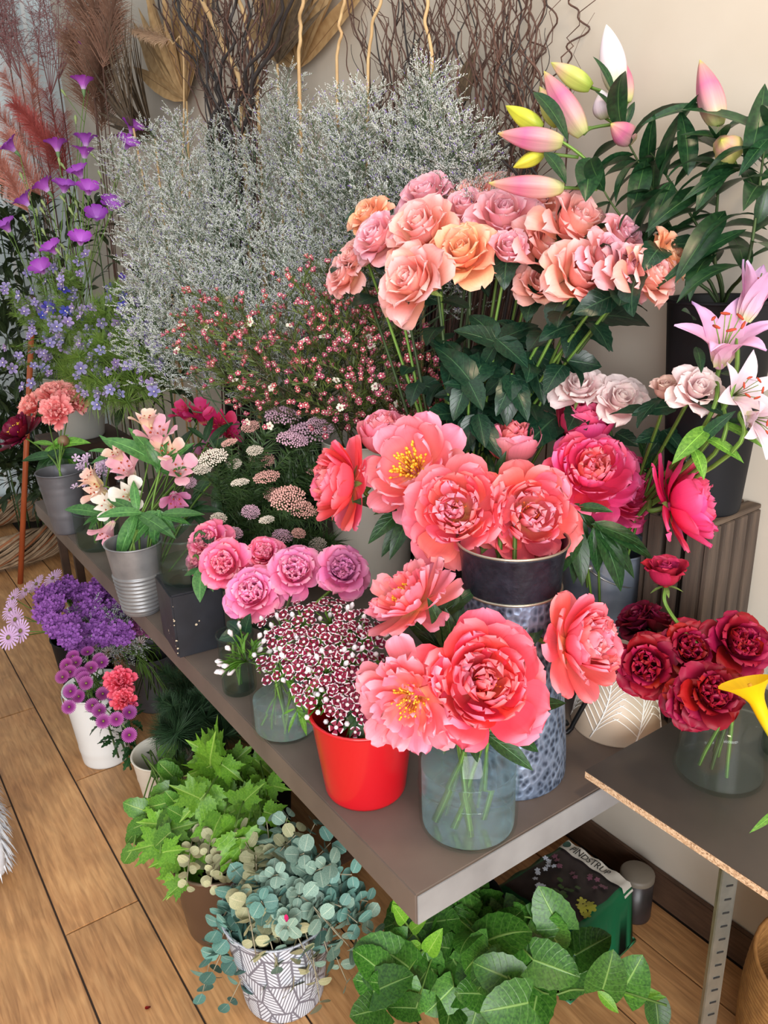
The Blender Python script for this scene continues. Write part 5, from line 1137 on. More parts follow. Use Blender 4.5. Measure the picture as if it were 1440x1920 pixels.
rice = [(578, 812, 42, 'l'), (530, 780, 34, 'l'), (600, 800, 26, 'l'), (548, 825, 30, 'l'), (400, 858, 28, 'w'), (380, 880, 18, 'w'), (492, 862, 24, 'p'), (500, 895, 26, 'p'), (478, 845, 16, 'w'), (540, 935, 34, 'p'), (565, 955, 30, 'p'), (515, 930, 22, 'p'), (450, 905, 18, 'w'), (410, 972, 16, 'w'), (595, 1022, 18, 'w'), (440, 870, 14, 'w'), (470, 800, 18, 'p'), (590, 880, 18, 'p'), (470, 960, 18, 'l'), (530, 1005, 20, 'l'), (440, 1000, 16, 'l'), (560, 1000, 14, 'p'), (355, 905, 14, 'l'), (430, 830, 16, 'p'), (615, 960, 18, 'p'), (500, 975, 15, 'w')]
rg = random.Random(12)
cnm = {'l': 'lilac pink', 'w': 'cream white', 'p': 'dusty pink'}
for i, (x, y, r, c) in enumerate(rice):
    d = 2.0+rg.uniform(-.08, .08)-(.1 if y > 930 else 0); p = W(x, y, d); ax = (DIR(0, .75, .6)+Vector((rg.uniform(-.3, .3), rg.uniform(-.3, .3), 0))).normalized(); R = r*mpx(d)
    t = thing('rice_flower', cnm[c]+(' broad rice flower head, largest of its bunch' if r > 40 else ' rice flower head over dark needle foliage'), 'flower', RFC+Vector((rg.uniform(-.05, .05), rg.uniform(-.05, .05), .02)), None if r > 40 else cnm[c]+' rice flower heads')
    part('flower_head', RF[(c, 1+i % 2)], t, frame(p, ax, rg.uniform(0, 6), R), kind='stuff')
    b = p-ax*R*.8; mo = RFC+Vector((rg.uniform(-.06, .06), rg.uniform(-.06, .06), .16)); stem(t, [t.location.copy(), mo, b], .002, M_stemd)
    part('needle_foliage', needle_me(i % 3), t, frame(mo.lerp(b, .25), b-mo, 0, (b-mo).length*.72+.02), kind='stuff')
for i in range(34):
    x, y = rg.uniform(400, 640), rg.uniform(800, 1040); d = 2.05+rg.uniform(-.1, .12); p = W(x, y, d); mo = RFC+Vector((rg.uniform(-.06, .06), rg.uniform(-.06, .06), .12))
    t = thing('rice_flower_foliage', 'dark needle-leaved rice flower shoot without bloom', 'foliage', RFC+Vector((rg.uniform(-.05, .05), rg.uniform(-.05, .05), .02)), 'bare rice flower shoots')
    part('needle_foliage', needle_me(3+i % 3, 220, .14, .008), t, frame(mo, p-mo, 0, (p-mo).length), kind='stuff')
# ================================================================ alstroemeria
def alsm(n, st): return petalmat(n, st, transl=.25, var=.06, hvar=.01)
MA_w = alsm('alstroemeria_white', [(0, srgb(236, 226, 150)), (.35, srgb(246, 240, 224)), (1, srgb(248, 242, 236))]); MA_p = alsm('alstroemeria_pink', [(0, srgb(246, 236, 200)), (.3, srgb(246, 210, 214)), (.8, srgb(240, 172, 192)), (1, srgb(244, 196, 206))])
MA_c = alsm('alstroemeria_cream', [(0, srgb(240, 220, 140)), (.4, srgb(246, 226, 190)), (.8, srgb(244, 196, 180)), (1, srgb(248, 226, 210))]); MA_m = alsm('alstroemeria_magenta', [(0, srgb(236, 190, 140)), (.25, srgb(206, 40, 96)), (.8, srgb(212, 44, 104)), (1, srgb(224, 84, 134))]); MA_v = alsm('alstroemeria_mauve', [(0, srgb(240, 220, 220)), (.4, srgb(220, 120, 170)), (1, srgb(226, 150, 194))])
def alstro(x, y, r, d, fc, m, label, foot, mouth, seed, group=None):
    rg = random.Random(seed); R = r*1.4*mpx(d); ax = DIR(*fc); base = W(x, y, d)-ax*R*.5; t = thing('alstroemeria', label, 'flower', foot, group); FM = frame(base, ax, rg.uniform(0, 6), R)
    R *= 1.0; bl = bloom_part(t, FM, m)
    for k in range(6):
        outer = k % 2 == 0
        me = petal_me('als%d' % k, m, seed=k, L=1.3 if outer else 1.2, Wd=.85 if outer else .5, th=(16, 36, 74) if outer else (12, 26, 56), r0=.06, Rw=.7, ruf=.03, prof='spat' if outer else 'lance', nu=4, nv=7)
        sub('petal', me, bl, RZ(k*PI/3))
    mb = MB()
    for k in range(5):
        a = k*1.26; o = Vector((math.cos(a), math.sin(a), 0)); mb.tube([(0, 0, .1), o*.1+Vector((0, 0, .6)), o*.2+Vector((0, 0, .85))], .015, 3); e = o*.2+Vector((0, 0, .85)); mb.tube([e, e+o*.08], [.04, .03], 4, 1)
    sub('stamens', mb.mesh('stamens', [m, M_anther]), bl)
    stem(t, [foot, mouth, base-ax*R*.5, base], .002, M_stem); return t
af = C4+Vector((0, 0, .012)); am = C4+Vector((0, 0, .185)); af2 = C5+Vector((0, 0, .012)); am2 = C5+Vector((0, 0, .115))
for i, (x, y, r, fc, m, lab, g) in enumerate([
    (243, 928, 32, (.2, .1, .95), MA_w, 'pure white alstroemeria bloom with spread petals', 0), (188, 922, 30, (-.6, .3, .7), MA_c, 'cream and pink alstroemeria bloom facing the zinc bucket', 1), (206, 948, 28, (-.1, .1, .95), MA_w, 'white alstroemeria with yellow throat low in the bunch', 1),
    (203, 995, 28, (-.3, -.75, .5), MA_p, 'hanging pink and white alstroemeria trumpet over the green glass', 1), (240, 882, 32, (-.2, .5, .8), MA_p, 'pink alstroemeria bloom in the middle of the cream bunch', 0), (336, 884, 32, (.3, .3, .9), MA_p, 'clear pink alstroemeria bloom facing the rice flowers', 0),
    (297, 822, 38, (.0, .75, .6), MA_p, 'largest pink alstroemeria opening upward at the top of the bunch', 0), (276, 795, 28, (-.1, .8, .4), MA_c, 'cream alstroemeria with a coral stripe topping the bunch', 0), (328, 935, 28, (.3, -.5, .7), MA_v, 'mauve alstroemeria nodding beside the rice flowers', 0),
    (176, 900, 26, (-.6, .5, .5), MA_c, 'small cream alstroemeria next to lilac stock', 1), (312, 850, 30, (.2, .5, .7), MA_c, 'cream pink alstroemeria behind the clear pink one', 0), (225, 855, 26, (-.4, .6, .6), MA_c, 'yellowish cream alstroemeria set back in the bunch', 0),
    (378, 780, 28, (-.1, .6, .7), MA_m, 'magenta alstroemeria behind the cream bunch', 0), (412, 796, 30, (.1, .2, .95), MA_m, 'magenta alstroemeria with yellow-streaked throat facing out', 0), (346, 776, 24, (-.4, .6, .6), MA_m, 'magenta alstroemeria next to larkspur leaves', 0), (392, 850, 26, (.2, .4, .8), MA_v, 'rosy mauve alstroemeria half hidden by rice flower', 0), (432, 815, 22, (.5, .3, .7), MA_m, 'small magenta alstroemeria against the rice flowers', 0)]):
    d = 2.05 if i < 12 else 2.35; d = d+.1 if g else d
    alstro(x, y, r, d, fc, m, lab, (af2 if g else af)+Vector((random.Random(i).uniform(-.02, .02), 0, 0)), am2 if g else am, 700+i)
for k, (an, tips, lab, ft) in enumerate([
    ((262, 960, 2.0), [(222, 1060), (240, 1010), (300, 1000), (200, 935), (180, 970), (330, 1010), (250, 900)], 'long twisting alstroemeria leaves over the ribbed bucket', af),
    ((300, 960, 2.0), [(245, 1000), (360, 985), (385, 965), (330, 1000), (290, 1030), (270, 1010), (235, 1035)], 'broad alstroemeria leaves over the glass bowl', af),
    ((300, 880, 2.05), [(320, 800), (365, 830), (250, 850), (190, 820), (350, 900), (270, 830), (370, 870), (240, 800)], 'upright pointed alstroemeria leaves among the pink blooms', af),
    ((190, 960, 2.2), [(120, 955), (165, 1000), (210, 1005), (155, 985)], 'thin alstroemeria leaves over the green glass', af2),
    ((215, 850, 2.2), [(185, 815), (250, 870), (170, 870), (200, 880), (250, 830), (165, 845)], 'grey-green alstroemeria leaves near the lilac stock', af2),
    ((390, 830, 2.3), [(350, 800), (440, 790), (430, 850), (450, 830), (360, 840), (400, 780)], 'dark alstroemeria leaves under the magenta blooms', af)]):
    spray(lab, ft, an, tips, m=M_alsleaf if k < 5 else M_peonyleaf, wd=.26, name='alstroemeria_foliage', seed=70+k, bend=(.4, 1.2))
for k, (an, tips, lab) in enumerate([((400, 900, 2.25), [(360, 950), (440, 940), (380, 870), (430, 870), (350, 900), (410, 980)], 'dark alstroemeria leaves filling the gap before the rice flowers'), ((360, 960, 2.2), [(310, 990), (400, 1000), (340, 920), (390, 940), (330, 1010), (420, 960)], 'dark alstroemeria leaves above the glass bowl rim'), ((440, 960, 2.2), [(400, 1010), (480, 1000), (430, 920), (470, 930), (410, 940)], 'dark alstroemeria leaves behind the reddish pink roses'), ((330, 850, 2.35), [(300, 790), (370, 800), (350, 880), (390, 840), (310, 880)], 'dark alstroemeria leaves behind the top pink blooms')]):
    spray(lab, af, an, tips, m=M_peonyleaf, wd=.28, name='alstroemeria_foliage', seed=170+k, bend=(.4, 1.2))
# lilac stock sprig
M_stock = petalmat('lilac_stock', [(0, srgb(206, 186, 200)), (1, srgb(204, 172, 208))], transl=.15)
def five(m, L=1, Wd=.8, th=(50, 74, 86), n=5, prof='spat', ruf=.05, center=None):
    mb = MB()
    for k in range(n):
        V, Fc, uv = petal(L=L, Wd=Wd, th=th, r0=.06, Rw=.9, ruf=ruf, seed=k, nu=3, nv=4, prof=prof); mb.add(V, Fc, uv, RZ(k*2*PI/n), 0)
    if center: V, Fc, uv = petalcone(6, .35, .16); mb.add(V, Fc, uv, None, 1)
    return mb.mesh('floret', [m]+([center] if center else []))
ST = five(M_stock)
t = thing('stock', 'lilac stock spike behind the cream alstroemeria', 'flower', C5+Vector((.02, .02, .012))); rg = random.Random(3)
stem(t, [t.location.copy(), C5+Vector((.02, .02, .115)), W(165, 900, 2.3), W(160, 865, 2.32)], .0025)
for k in range(30): p = W(rg.uniform(140, 215), rg.uniform(855, 925), 2.3+rg.uniform(-.03, .03)); part('floret', ST, t, frame(p, DIR(rg.uniform(-.6, .6), rg.uniform(0, .8), .8), rg.uniform(0, 6), .013))
# ================================================================ carnations and dark peony in the zinc bucket
def carnation_me(m, seed, n=34):
    rg = random.Random(seed); mb = MB()
    for k in range(n):
        f = k/n; V, Fc, uv = petal(L=.55+.5*f, Wd=.5+.25*f, th=(10+60*f, 8+62*f, 4+78*f), r0=.04, Rw=.3, ruf=.10, notch=.1, seed=seed+k % 7, nu=5, nv=5, prof='spat', freq=4); mb.add(V, Fc, uv, RZ(k*2.4) @ Matrix.Translation((0, 0, .3*(1-f))) @ RY(rg.uniform(-.15, .15)))
    return mb.mesh('carnation_petals', [m])
M_carn = petalmat('coral_carnation', [(0, srgb(226, 90, 90)), (.6, srgb(240, 136, 130)), (1, srgb(248, 178, 170))]); M_carnp = petalmat('pink_carnation', [(0, srgb(214, 30, 76)), (.6, srgb(238, 70, 116)), (1, srgb(248, 120, 156))])
CN = [carnation_me(M_carn, 1), carnation_me(M_carn, 2)]; CNP = carnation_me(M_carnp, 3)
zf = C6+Vector((0, 0, .012)); zm = C6+Vector((0, 0, .2)); M_cal = mat('carnation_calyx', srgb(98, 130, 84), .6)
calyx = lathe([(.0005, -.75), (.10, -.72), (.2, -.3), (.24, .05)], 10); calyx.materials.append(M_cal)
def carnation(x, y, r, d, fc, me, lab, ft, mo, grp=None):
    R = r*1.3*mpx(d); ax = DIR(*fc); b = W(x, y, d)-ax*R*.5; t = thing('carnation', lab, 'carnation', ft, grp); FM = frame(b, ax, x, R*1.05); part('petals', me, t, FM); part('calyx', calyx, t, FM); stem(t, [ft, mo, b-ax*R*.7], .002, M_stem); return t
carnation(58, 760, 26, 2.85, (-.4, .4, .8), CN[0], 'coral carnation next to the dark red peony', zf, zm); carnation(104, 772, 28, 2.72, (.1, .2, .95), CN[1], 'lowest coral carnation over the zinc bucket leaves', zf, zm)
carnation(102, 738, 32, 2.82, (.0, .7, .7), CN[0], 'broad coral carnation at the top of the zinc bucket', zf, zm); carnation(138, 748, 28, 2.8, (.5, .3, .8), CN[1], 'coral carnation beside the larkspur foliage', zf, zm)
t = thing('peony', 'dark red single peony leaning over the broom stick', 'peony', zf+Vector((.01, 0, 0))); dd = 2.75; FM = frame(W(28, 806, dd)-DIR(-.5, .6, .6)*.03, DIR(-.5, .6, .6), 0, 38*mpx(dd)); peony_bloom(t, FM, 'open', M_burgd, random.Random(2)); stem(t, [zf+Vector((.01, 0, 0)), zm, W(75, 840, dd), FM.translation], .003)
t = thing('peony_bud', 'round green and maroon peony bud over the zinc bucket', 'peony', zf+Vector((0, .01, 0))); part('bud', lathe(smoothprof([(.0005, 0), (.014, .004), (.019, .016), (.014, .03), (.0005, .036)], 4), 16), t, frame(W(122, 835, 2.68), DIR(-.1, .8, .5)), mat('maroon_green_bud', srgb(120, 116, 70), .5, c2=srgb(122, 60, 62), nscale=30)); stem(t, [zf+Vector((0, .01, 0)), zm, W(122, 838, 2.68)], .0028)
for k, (an, tips, lab) in enumerate([((110, 850, 2.66), [(40, 865), (65, 890), (90, 900), (130, 910), (150, 860), (165, 850)], 'dark peony leaves hanging over the zinc bucket rim'), ((100, 840, 2.7), [(60, 830), (130, 815), (150, 880), (110, 900), (85, 870), (170, 830)], 'peony leaves under the coral carnations')]):
    spray(lab, zf, an, tips, wd=.32, seed=80+k, m=M_brightleaf if k else M_peonyleaf)
# ================================================================ willow and dried stems by the wall
M_wil = mat('willow_bark', srgb(96, 66, 54), .7, c2=srgb(66, 46, 40), nscale=30); M_wild = mat('dark_bark', srgb(58, 52, 52), .7, c2=srgb(40, 36, 36), nscale=30); M_wilt = mat('peeled_willow', srgb(206, 176, 128), .6, c2=srgb(186, 150, 104), nscale=20)
rg = random.Random(21)
def wander(P0, P1, n, amp, rg):
    pts = []; ph = [rg.uniform(0, 6.28) for _ in range(4)]; fr = rg.uniform(1.5, 3.2)
    for i in range(n+1):
        v = i/n; p = P0.lerp(P1, v); o = Vector((math.sin(fr*6*v+ph[0])*.5+math.sin(fr*11*v+ph[1])*.35, math.sin(fr*5*v+ph[2])+.5*math.sin(fr*12*v+ph[3]), 0))*amp*min(1, v*3+.1)
        q = p+o; q.x = min(q.x, WALLX-.012); pts.append(q)
    return pts
BSX = Vector((1.24, 1.72, BZ)); BSL = Vector((1.2, 2.62, BZ))
for i in range(64):                                   # curly brown willow behind the sea lavender
    top = rg.uniform(640, 1010); bx = 700+(top-640)*.65+rg.uniform(-40, 40); X = rg.uniform(1.22, 1.315)
    p1 = AX(top+rg.uniform(-30, 40), -120 if rg.random() < .8 else rg.uniform(0, 90), X); p0 = AX(bx+60, 480, X-.02); p00 = Vector((1.25+rg.uniform(-.03, .03), p0.y*.5+.5*1.75, BZ+.02))
    if p1.z > 2.4: p1 = p0.lerp(p1, (2.4-p0.z)/(p1.z-p0.z))
    t = thing('willow_branch', 'curly brown willow branch twisting up the wall', 'branch', p00, 'curly willow branches'); pts = [p00, p00.lerp(p0, .5)]+wander(p0, p1, 44, rg.uniform(.012, .03), rg); r = rg.uniform(.0018, .0042)
    part('stem', tube(pts, [r*(1.1-.75*k/(len(pts)-1)) for k in range(len(pts))], 5), t, None, M_wil if rg.random() < .7 else M_wild)
    for k in range(rg.randint(1, 3)):
        q = pts[rg.randint(6, len(pts)-4)]; e = q+Vector((rg.uniform(-.03, .03), rg.uniform(-.16, .16), rg.uniform(.08, .3))); e.x = min(e.x, WALLX-.015); part('twig', tube(wander(q, e, 10, .014, rg), [r*.5*(1-.6*j/10) for j in range(11)], 4), t, None, M_wil)
for i, (a, b, X) in enumerate([((1000, 300), (1035, -40), 1.32), ((985, 420), (1010, -60), 1.315), ((1070, 180), (1095, -40), 1.325), ((960, 330), (985, -40), 1.32), ((1010, 260), (1000, 30), 1.32)]):
    p0, p1 = AX(*a, X), AX(*b, X); q0 = Vector((1.28, p0.y, BZ+.02)); t = thing('willow_branch', 'single thin willow wand standing clear of the bundle against the wall', 'branch', q0, 'stray willow wands'); part('stem', tube([q0]+wander(p0, p1, 50, .018, rg), .0018, 5), t, None, M_wil)
for i in range(40):                                   # fan of dark dogwood stems to the far end
    bx, by = 430+rg.uniform(-40, 60), 215; tx = 250+i*8+rg.uniform(-20, 20); X = rg.uniform(1.12, 1.28); p0, p1 = AX(bx, by+40, X), AX(tx, -80, X); q0 = Vector((1.15+rg.uniform(-.04, .04), p0.y*.4+2.62*.6, BZ+.02)); dk = rg.random()
    t = thing('dogwood_stem', 'dark dogwood stem fanning out beyond the sea lavender' if dk < .5 else 'reddish twig fanning out beyond the sea lavender', 'branch', q0, 'dark dogwood stems' if dk < .5 else 'reddish fan twigs'); r = rg.uniform(.002, .0065) if dk < .5 else rg.uniform(.0015, .003)
    pts = [q0]+wander(p0, p1, 30, .014, rg); part('stem', tube(pts, [r*(1.1-.5*k/(len(pts)-1)) for k in range(len(pts))], 5), t, None, M_wild if dk < .5 else M_wil)
    for k in range(3):
        q = pts[rg.randint(6, 28)]; e = q+Vector((rg.uniform(-.03, .02), rg.uniform(-.2, .2), rg.uniform(.02, .2))); e.x = min(e.x, WALLX-.02); part('twig', tube(wander(q, e, 6, .012, rg), [r*.45]*7, 4), t, None, M_wil)
for i, (a, b, X, r) in enumerate([((560, 110), (570, -60), 1.2, .005), ((632, 110), (650, -60), 1.2, .004), ((450, 150), (350, -60), 1.18, .008), ((690, 110), (720, -60), 1.22, .004), ((480, 120), (430, -60), 1.2, .006), ((810, 110), (790, -60), 1.22, .004)]):
    p0, p1 = AX(*a, X), AX(*b, X); q0 = Vector((1.15, p0.y, BZ+.02)); t = thing('peeled_cane', 'straw-coloured peeled cane standing among the dark twigs', 'branch', q0, 'peeled canes'); part('stem', tube([q0]+wander(p0, p1, 24, .005, rg), r, 6), t, None, M_wilt)
# tan fan palms behind, dark seed pod leaf
M_palm = leafmat('dried_palm', srgb(176, 142, 98), srgb(200, 168, 122), rib=srgb(150, 116, 80), nveins=0, rough=.7); M_palmd = leafmat('dried_brown_leaf', srgb(80, 66, 52), srgb(112, 94, 72), nveins=0, rough=.7)
def fan(label, c, X, ang, L, n, m, spread, wd=.1):
    p = AX(*c, X); t = thing('dried_palm_fan', label, 'leaf', Vector((1.2, p.y, BZ+.02)))
    stem(t, [Vector((1.2, p.y, BZ+.02)), p], .004, M_wilt)
    for k in range(n):
        a = ang+spread*(k/(n-1)-.5); d = Vector((rg.uniform(-.18, .04), -math.cos(a), math.sin(a))); part('leaf', leaf_me('palm%.2f%d' % (wd, k % 3), m, L=1, Wd=wd, kind='lance', fold=.3, bend=.1+.1*(k % 3), nv=6, nu=2), t, leafM(p, d, (-1, 0, 0), L*rg.uniform(.85, 1.1)))
fan('tan dried palm fan behind the dark dogwood stems', (350, 190), 1.3, 1.75, .5, 16, M_palm, 2.0, .14); fan('golden dried palm fan behind the sea lavender plumes', (560, 130), 1.3, 1.5, .42, 15, M_palm, 2.2, .14)
fan('dark brown dried palm leaf above the sea lavender plumes', (520, 120), 1.25, 1.2, .3, 14, M_palmd, 1.8, .07); fan('grey feathery dried palm behind the violet corncockle', (290, 260), 1.2, 2.5, .5, 30, M_palmd, 1.2, .03); fan('dark dried palm frond low behind the corncockle', (250, 240), 1.1, 2.2, .4, 30, M_palmd, 1.6, .03)
t = thing('dried_leaf', 'dark folded dried leaf between the willow and the wall', 'leaf', Vector((1.25, 1.62, BZ+.02))); stem(t, [Vector((1.25, 1.62, BZ+.02)), AX(880, 240, 1.27)], .003, M_wild); pxleaf(t, (870, 190, 1.78), (895, 92, 1.70), .5, 'ovate', M_palmd, bend=.4)
# pampas plume
M_pamp = mat('pampas', srgb(196, 168, 140), .9, c2=srgb(172, 142, 116), nscale=40)
def plume_me(seed, n, L, w, m, cone=.45, curlz=-.3):
    rg = random.Random(seed); mb = MB(); mb.tube([(0, 0, 0), (0, 0, 1)], [.008, .003], 4)
    for i in range(n):
        h = rg.random()**.8; a = rg.uniform(0, 6.28); d = Vector((math.cos(a)*cone, math.sin(a)*cone, .8)).normalized(); q = Vector((0, 0, h)); l = L*rg.uniform(.5, 1.1)*(1.15-.6*h); o = d.orthogonal().normalized()*w
        e = q+d*l; e2 = e+Vector((d.x, d.y, curlz))*l*.4; mb.add([q-o, q+o, e+o*.8, e-o*.8, e2], [(0, 1, 2, 3), (3, 2, 4)], None)
    return mb.mesh('plume', [m])
PL = plume_me(1, 700, .22, .003, M_pamp)
t = thing('pampas_plume', 'fluffy beige pampas plume bending over the dried bunches', 'dried flower', Vector((1.1, 3.35, .02))); p0, p1 = AX(320, 75, 1.2), AX(222, 48, 1.16); part('plume', PL, t, frame(p0, p1-p0, 0, .26), kind='stuff'); stem(t, [Vector((1.1, 3.35, .02)), AX(345, 200, 1.2), p0], .003, M_wilt)
# dyed ferns and dried pinks at the far end
M_redf = mat('dyed_red_fern', srgb(150, 58, 56), .8, c2=srgb(176, 90, 84), nscale=30); M_rosef = mat('dusty_rose_fern', srgb(190, 116, 104), .8, c2=srgb(216, 158, 140), nscale=30); M_brnf = mat('brown_dried_fern', srgb(110, 78, 62), .8, c2=srgb(140, 106, 88), nscale=30); M_pnkf = mat('pale_pink_dried', srgb(206, 160, 148), .8, c2=srgb(184, 130, 124), nscale=30)
FP = {k: plume_me(i+5, 600, .34, .0035, m, .8, -.1) for i, (k, m) in enumerate((('r', M_redf), ('o', M_rosef), ('b', M_brnf), ('p', M_pnkf)))}
def dried(lab, kind, lst, cat='dried flower', name='dried_fern', base=(1.05, 4.0), grp=None):
    for i, (x, y, d, L, dirc) in enumerate(lst):
        p = W(x, y, d); p = p if p.x < 1.12 else AX(x, y, 1.12); b = Vector((p.x+(base[0]-p.x)*.5, p.y+(base[1]-p.y)*.3, .02)); t = thing(name, lab, cat, b, grp); dr = DIR(*dirc); s = p-dr*L*.6; part('plume', FP[kind], t, frame(s, dr, i, L), kind='stuff'); stem(t, [b, s.lerp(b, .4), s], .002, M_wil)
dried('dyed red fluffy fern behind the violet corncockle', 'r', [(100, 220, 3.5, .26, (-.2, .8, .2)), (80, 260, 3.45, .26, (-.5, .7, .2)), (118, 270, 3.4, .28, (.1, .9, .2)), (95, 310, 3.4, .26, (.2, .8, .3)), (60, 230, 3.5, .24, (-.6, .6, .2))], grp='dyed red ferns')
dried('dusty rose dried fern beside the red ones', 'o', [(30, 180, 3.6, .26, (-.4, .8, .2)), (60, 170, 3.6, .24, (0, .9, .2)), (20, 240, 3.55, .26, (-.5, .6, .3)), (40, 300, 3.5, .26, (-.3, .7, .4)), (15, 330, 3.4, .26, (-.3, .7, .4))], grp='dusty rose ferns')
dried('brown dried fern beneath the window wall', 'b', [(180, 60, 3.6, .34, (.1, .9, .2)), (160, 30, 3.7, .34, (-.2, .9, .2)), (200, 90, 3.5, .3, (.3, .8, .2)), (210, 30, 3.6, .3, (.2, .9, .1)), (150, 130, 3.6, .3, (-.2, .8, .3)), (190, 150, 3.5, .3, (.1, .8, .3))], grp='brown dried ferns')
M_airy = mat('airy_rose_twig', srgb(150, 104, 104), .8)
def airy_me(seed):
    rg = random.Random(seed); mb = MB()
    for i in range(9):
        a = rg.uniform(-.5, .5); d = Vector((math.sin(a), rg.uniform(-.3, .3), 1)).normalized(); p0 = Vector((0, 0, .0)); p1 = d*rg.uniform(.7, 1); mb.tube([p0, p1*.5, p1], [.004, .003, .0015], 3)
        for k in range(18):
            q = p1*rg.uniform(.3, 1); e = q+Vector((rg.uniform(-1, 1), rg.uniform(-1, 1), rg.uniform(0, 1)))*.12; mb.tube([q, q.lerp(e, .5)+Vector((.01, 0, .005)), e], .0018, 3)
            for j in range(3): f = q.lerp(e, rg.uniform(.3, 1)); mb.tube([f, f+Vector((rg.uniform(-1, 1), rg.uniform(-1, 1), rg.uniform(-.3, 1)))*.04], .0014, 3)
    return mb.mesh('airy', [M_airy])
AR = airy_me(3)
for i, (x, y, d, dr) in enumerate([(70, 170, 3.7, (-.25, .95, 0)), (40, 150, 3.75, (-.4, .9, 0)), (95, 180, 3.7, (-.05, 1, 0)), (110, 150, 3.8, (.1, .95, .1)), (20, 130, 3.8, (-.2, .95, 0))]):
    p = W(x, y, d); b = Vector((p.x, p.y, .02)); t = thing('smokebush_twig', 'airy rose-brown twig spray against the pale blue panelling', 'branch', b, 'airy rose twigs'); part('twigs', AR, t, frame(p, DIR(*dr), i*1.3, .55), kind='stuff'); stem(t, [b, p], .003, M_wil)
# dark dried foliage backing at the far end + green tops
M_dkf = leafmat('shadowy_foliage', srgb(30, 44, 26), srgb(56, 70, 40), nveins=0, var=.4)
def bush(label, lst, m, name, kw, group, cat='foliage', n=26, R=.1, kind='lance', floor=.02, size=.07):
    for i, (x, y, d) in enumerate(lst):
        rg = random.Random(i*7+int(x)); p = W(x, y, d); b = Vector((p.x+.02, p.y+.02, floor)) ; t = thing(name, label, cat, b, group); stem(t, [b, p], .003, M_stemd); sp = []
        for k in range(n):
            dv = Vector((rg.uniform(-1, 1), rg.uniform(-1, 1), rg.uniform(-.5, 1))).normalized(); sp.append((p+dv*R*rg.uniform(.1, .8), dv+Vector((0, 0, .2)), (0, 0, 1), size*rg.uniform(.7, 1.3), rg.uniform(-.6, .6)))
        leaves(t, sp, name[:6], m, kw)
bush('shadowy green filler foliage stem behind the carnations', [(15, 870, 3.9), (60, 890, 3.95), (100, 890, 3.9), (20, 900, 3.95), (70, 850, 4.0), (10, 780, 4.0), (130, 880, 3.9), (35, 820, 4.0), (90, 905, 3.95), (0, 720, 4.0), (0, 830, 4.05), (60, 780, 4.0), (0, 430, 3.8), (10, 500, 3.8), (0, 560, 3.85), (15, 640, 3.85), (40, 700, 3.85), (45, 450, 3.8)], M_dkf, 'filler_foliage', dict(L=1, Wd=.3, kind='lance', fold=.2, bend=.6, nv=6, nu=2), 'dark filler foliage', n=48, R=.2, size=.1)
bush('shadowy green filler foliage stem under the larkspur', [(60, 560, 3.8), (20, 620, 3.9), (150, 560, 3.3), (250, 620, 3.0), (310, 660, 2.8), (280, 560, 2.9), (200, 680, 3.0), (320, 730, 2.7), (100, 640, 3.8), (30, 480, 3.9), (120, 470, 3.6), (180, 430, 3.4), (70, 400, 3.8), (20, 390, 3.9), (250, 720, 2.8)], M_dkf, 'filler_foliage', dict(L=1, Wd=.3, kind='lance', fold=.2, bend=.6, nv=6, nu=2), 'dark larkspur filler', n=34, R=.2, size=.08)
# ================================================================ larkspur, corncockle
M_lark = petalmat('larkspur_petal', [(0, srgb(124, 104, 164)), (.5, srgb(150, 134, 190)), (1, srgb(178, 162, 208))], transl=.2, hvar=.03); M_larkb = petalmat('larkspur_blue', [(0, srgb(60, 50, 150)), (1, srgb(96, 84, 190))], transl=.2)
M_corn = petalmat('corncockle_petal', [(0, srgb(232, 214, 240)), (.35, srgb(190, 110, 210)), (1, srgb(150, 50, 176))], transl=.25); M_fea = leafmat('feathery_leaf', srgb(88, 120, 50), srgb(124, 152, 70), nveins=0)
LK_ = five(M_lark, 1, .7, (60, 80, 70), 5, 'rose', .05, M_wwhite); LKB = five(M_larkb, 1, .7, (60, 80, 70), 5, 'rose', .05, M_wwhite)
CK = five(M_corn, 1.2, 1.05, (14, 50, 96), 5, 'spat', .04); M_cbud = mat('corncockle_bud', srgb(140, 160, 100), .6)
V_, F_, U_ = petalcone(6, 1, .2); GBUD = make_mesh('bud', V_, F_, U_, True, [M_cbud])
def feather_me(seed, n=60):
    rg = random.Random(seed); mb = MB()
    for i in range(n):
        h = rg.random(); a = i*2.4; q = Vector((0, 0, h)); d = Vector((math.cos(a), math.sin(a), rg.uniform(.2, 1))).normalized(); o = d.orthogonal().normalized()*.004
        for j in range(3): d2 = (d+Vector((rg.uniform(-.5, .5), rg.uniform(-.5, .5), rg.uniform(-.3, .3)))).normalized(); l = rg.uniform(.1, .2); mb.add([q-o, q+o, q+d2*l], [(0, 1, 2)], [(0, 0), (1, 0), (.5, 1)])
    return mb.mesh('feathery', [M_fea])
FE = [feather_me(i, 190) for i in range(3)]
NB = Vector((.80, 3.25, 0)); NBZ = .75
M_stool = mat('dark_stand_wood', srgb(74, 52, 38), .7, c2=srgb(54, 38, 28), nscale=20)
st_ = thing('plant_stand', 'dark wooden stool under the larkspur bucket at the bench end', 'stool', NB); part('seat', box(.3, .3, .03, .004), st_, Matrix.Translation((NB.x, NB.y, .735)), M_stool)
for sx in (-1, 1):
    for sy in (-1, 1): part('leg', box(.03, .03, .72, .003), st_, Matrix.Translation((NB.x+sx*.12, NB.y+sy*.12, .36)), M_stool)
NBc = Vector((NB.x, NB.y, .75)); bucket('grey_bucket', 'pale grey bucket of larkspur on the dark stool', 'bucket', NBc, .085, .115, .24, mat('pale_grey_enamel', srgb(176, 178, 172), .5), rimw=.006); NM = NBc+Vector((0, 0, .24))
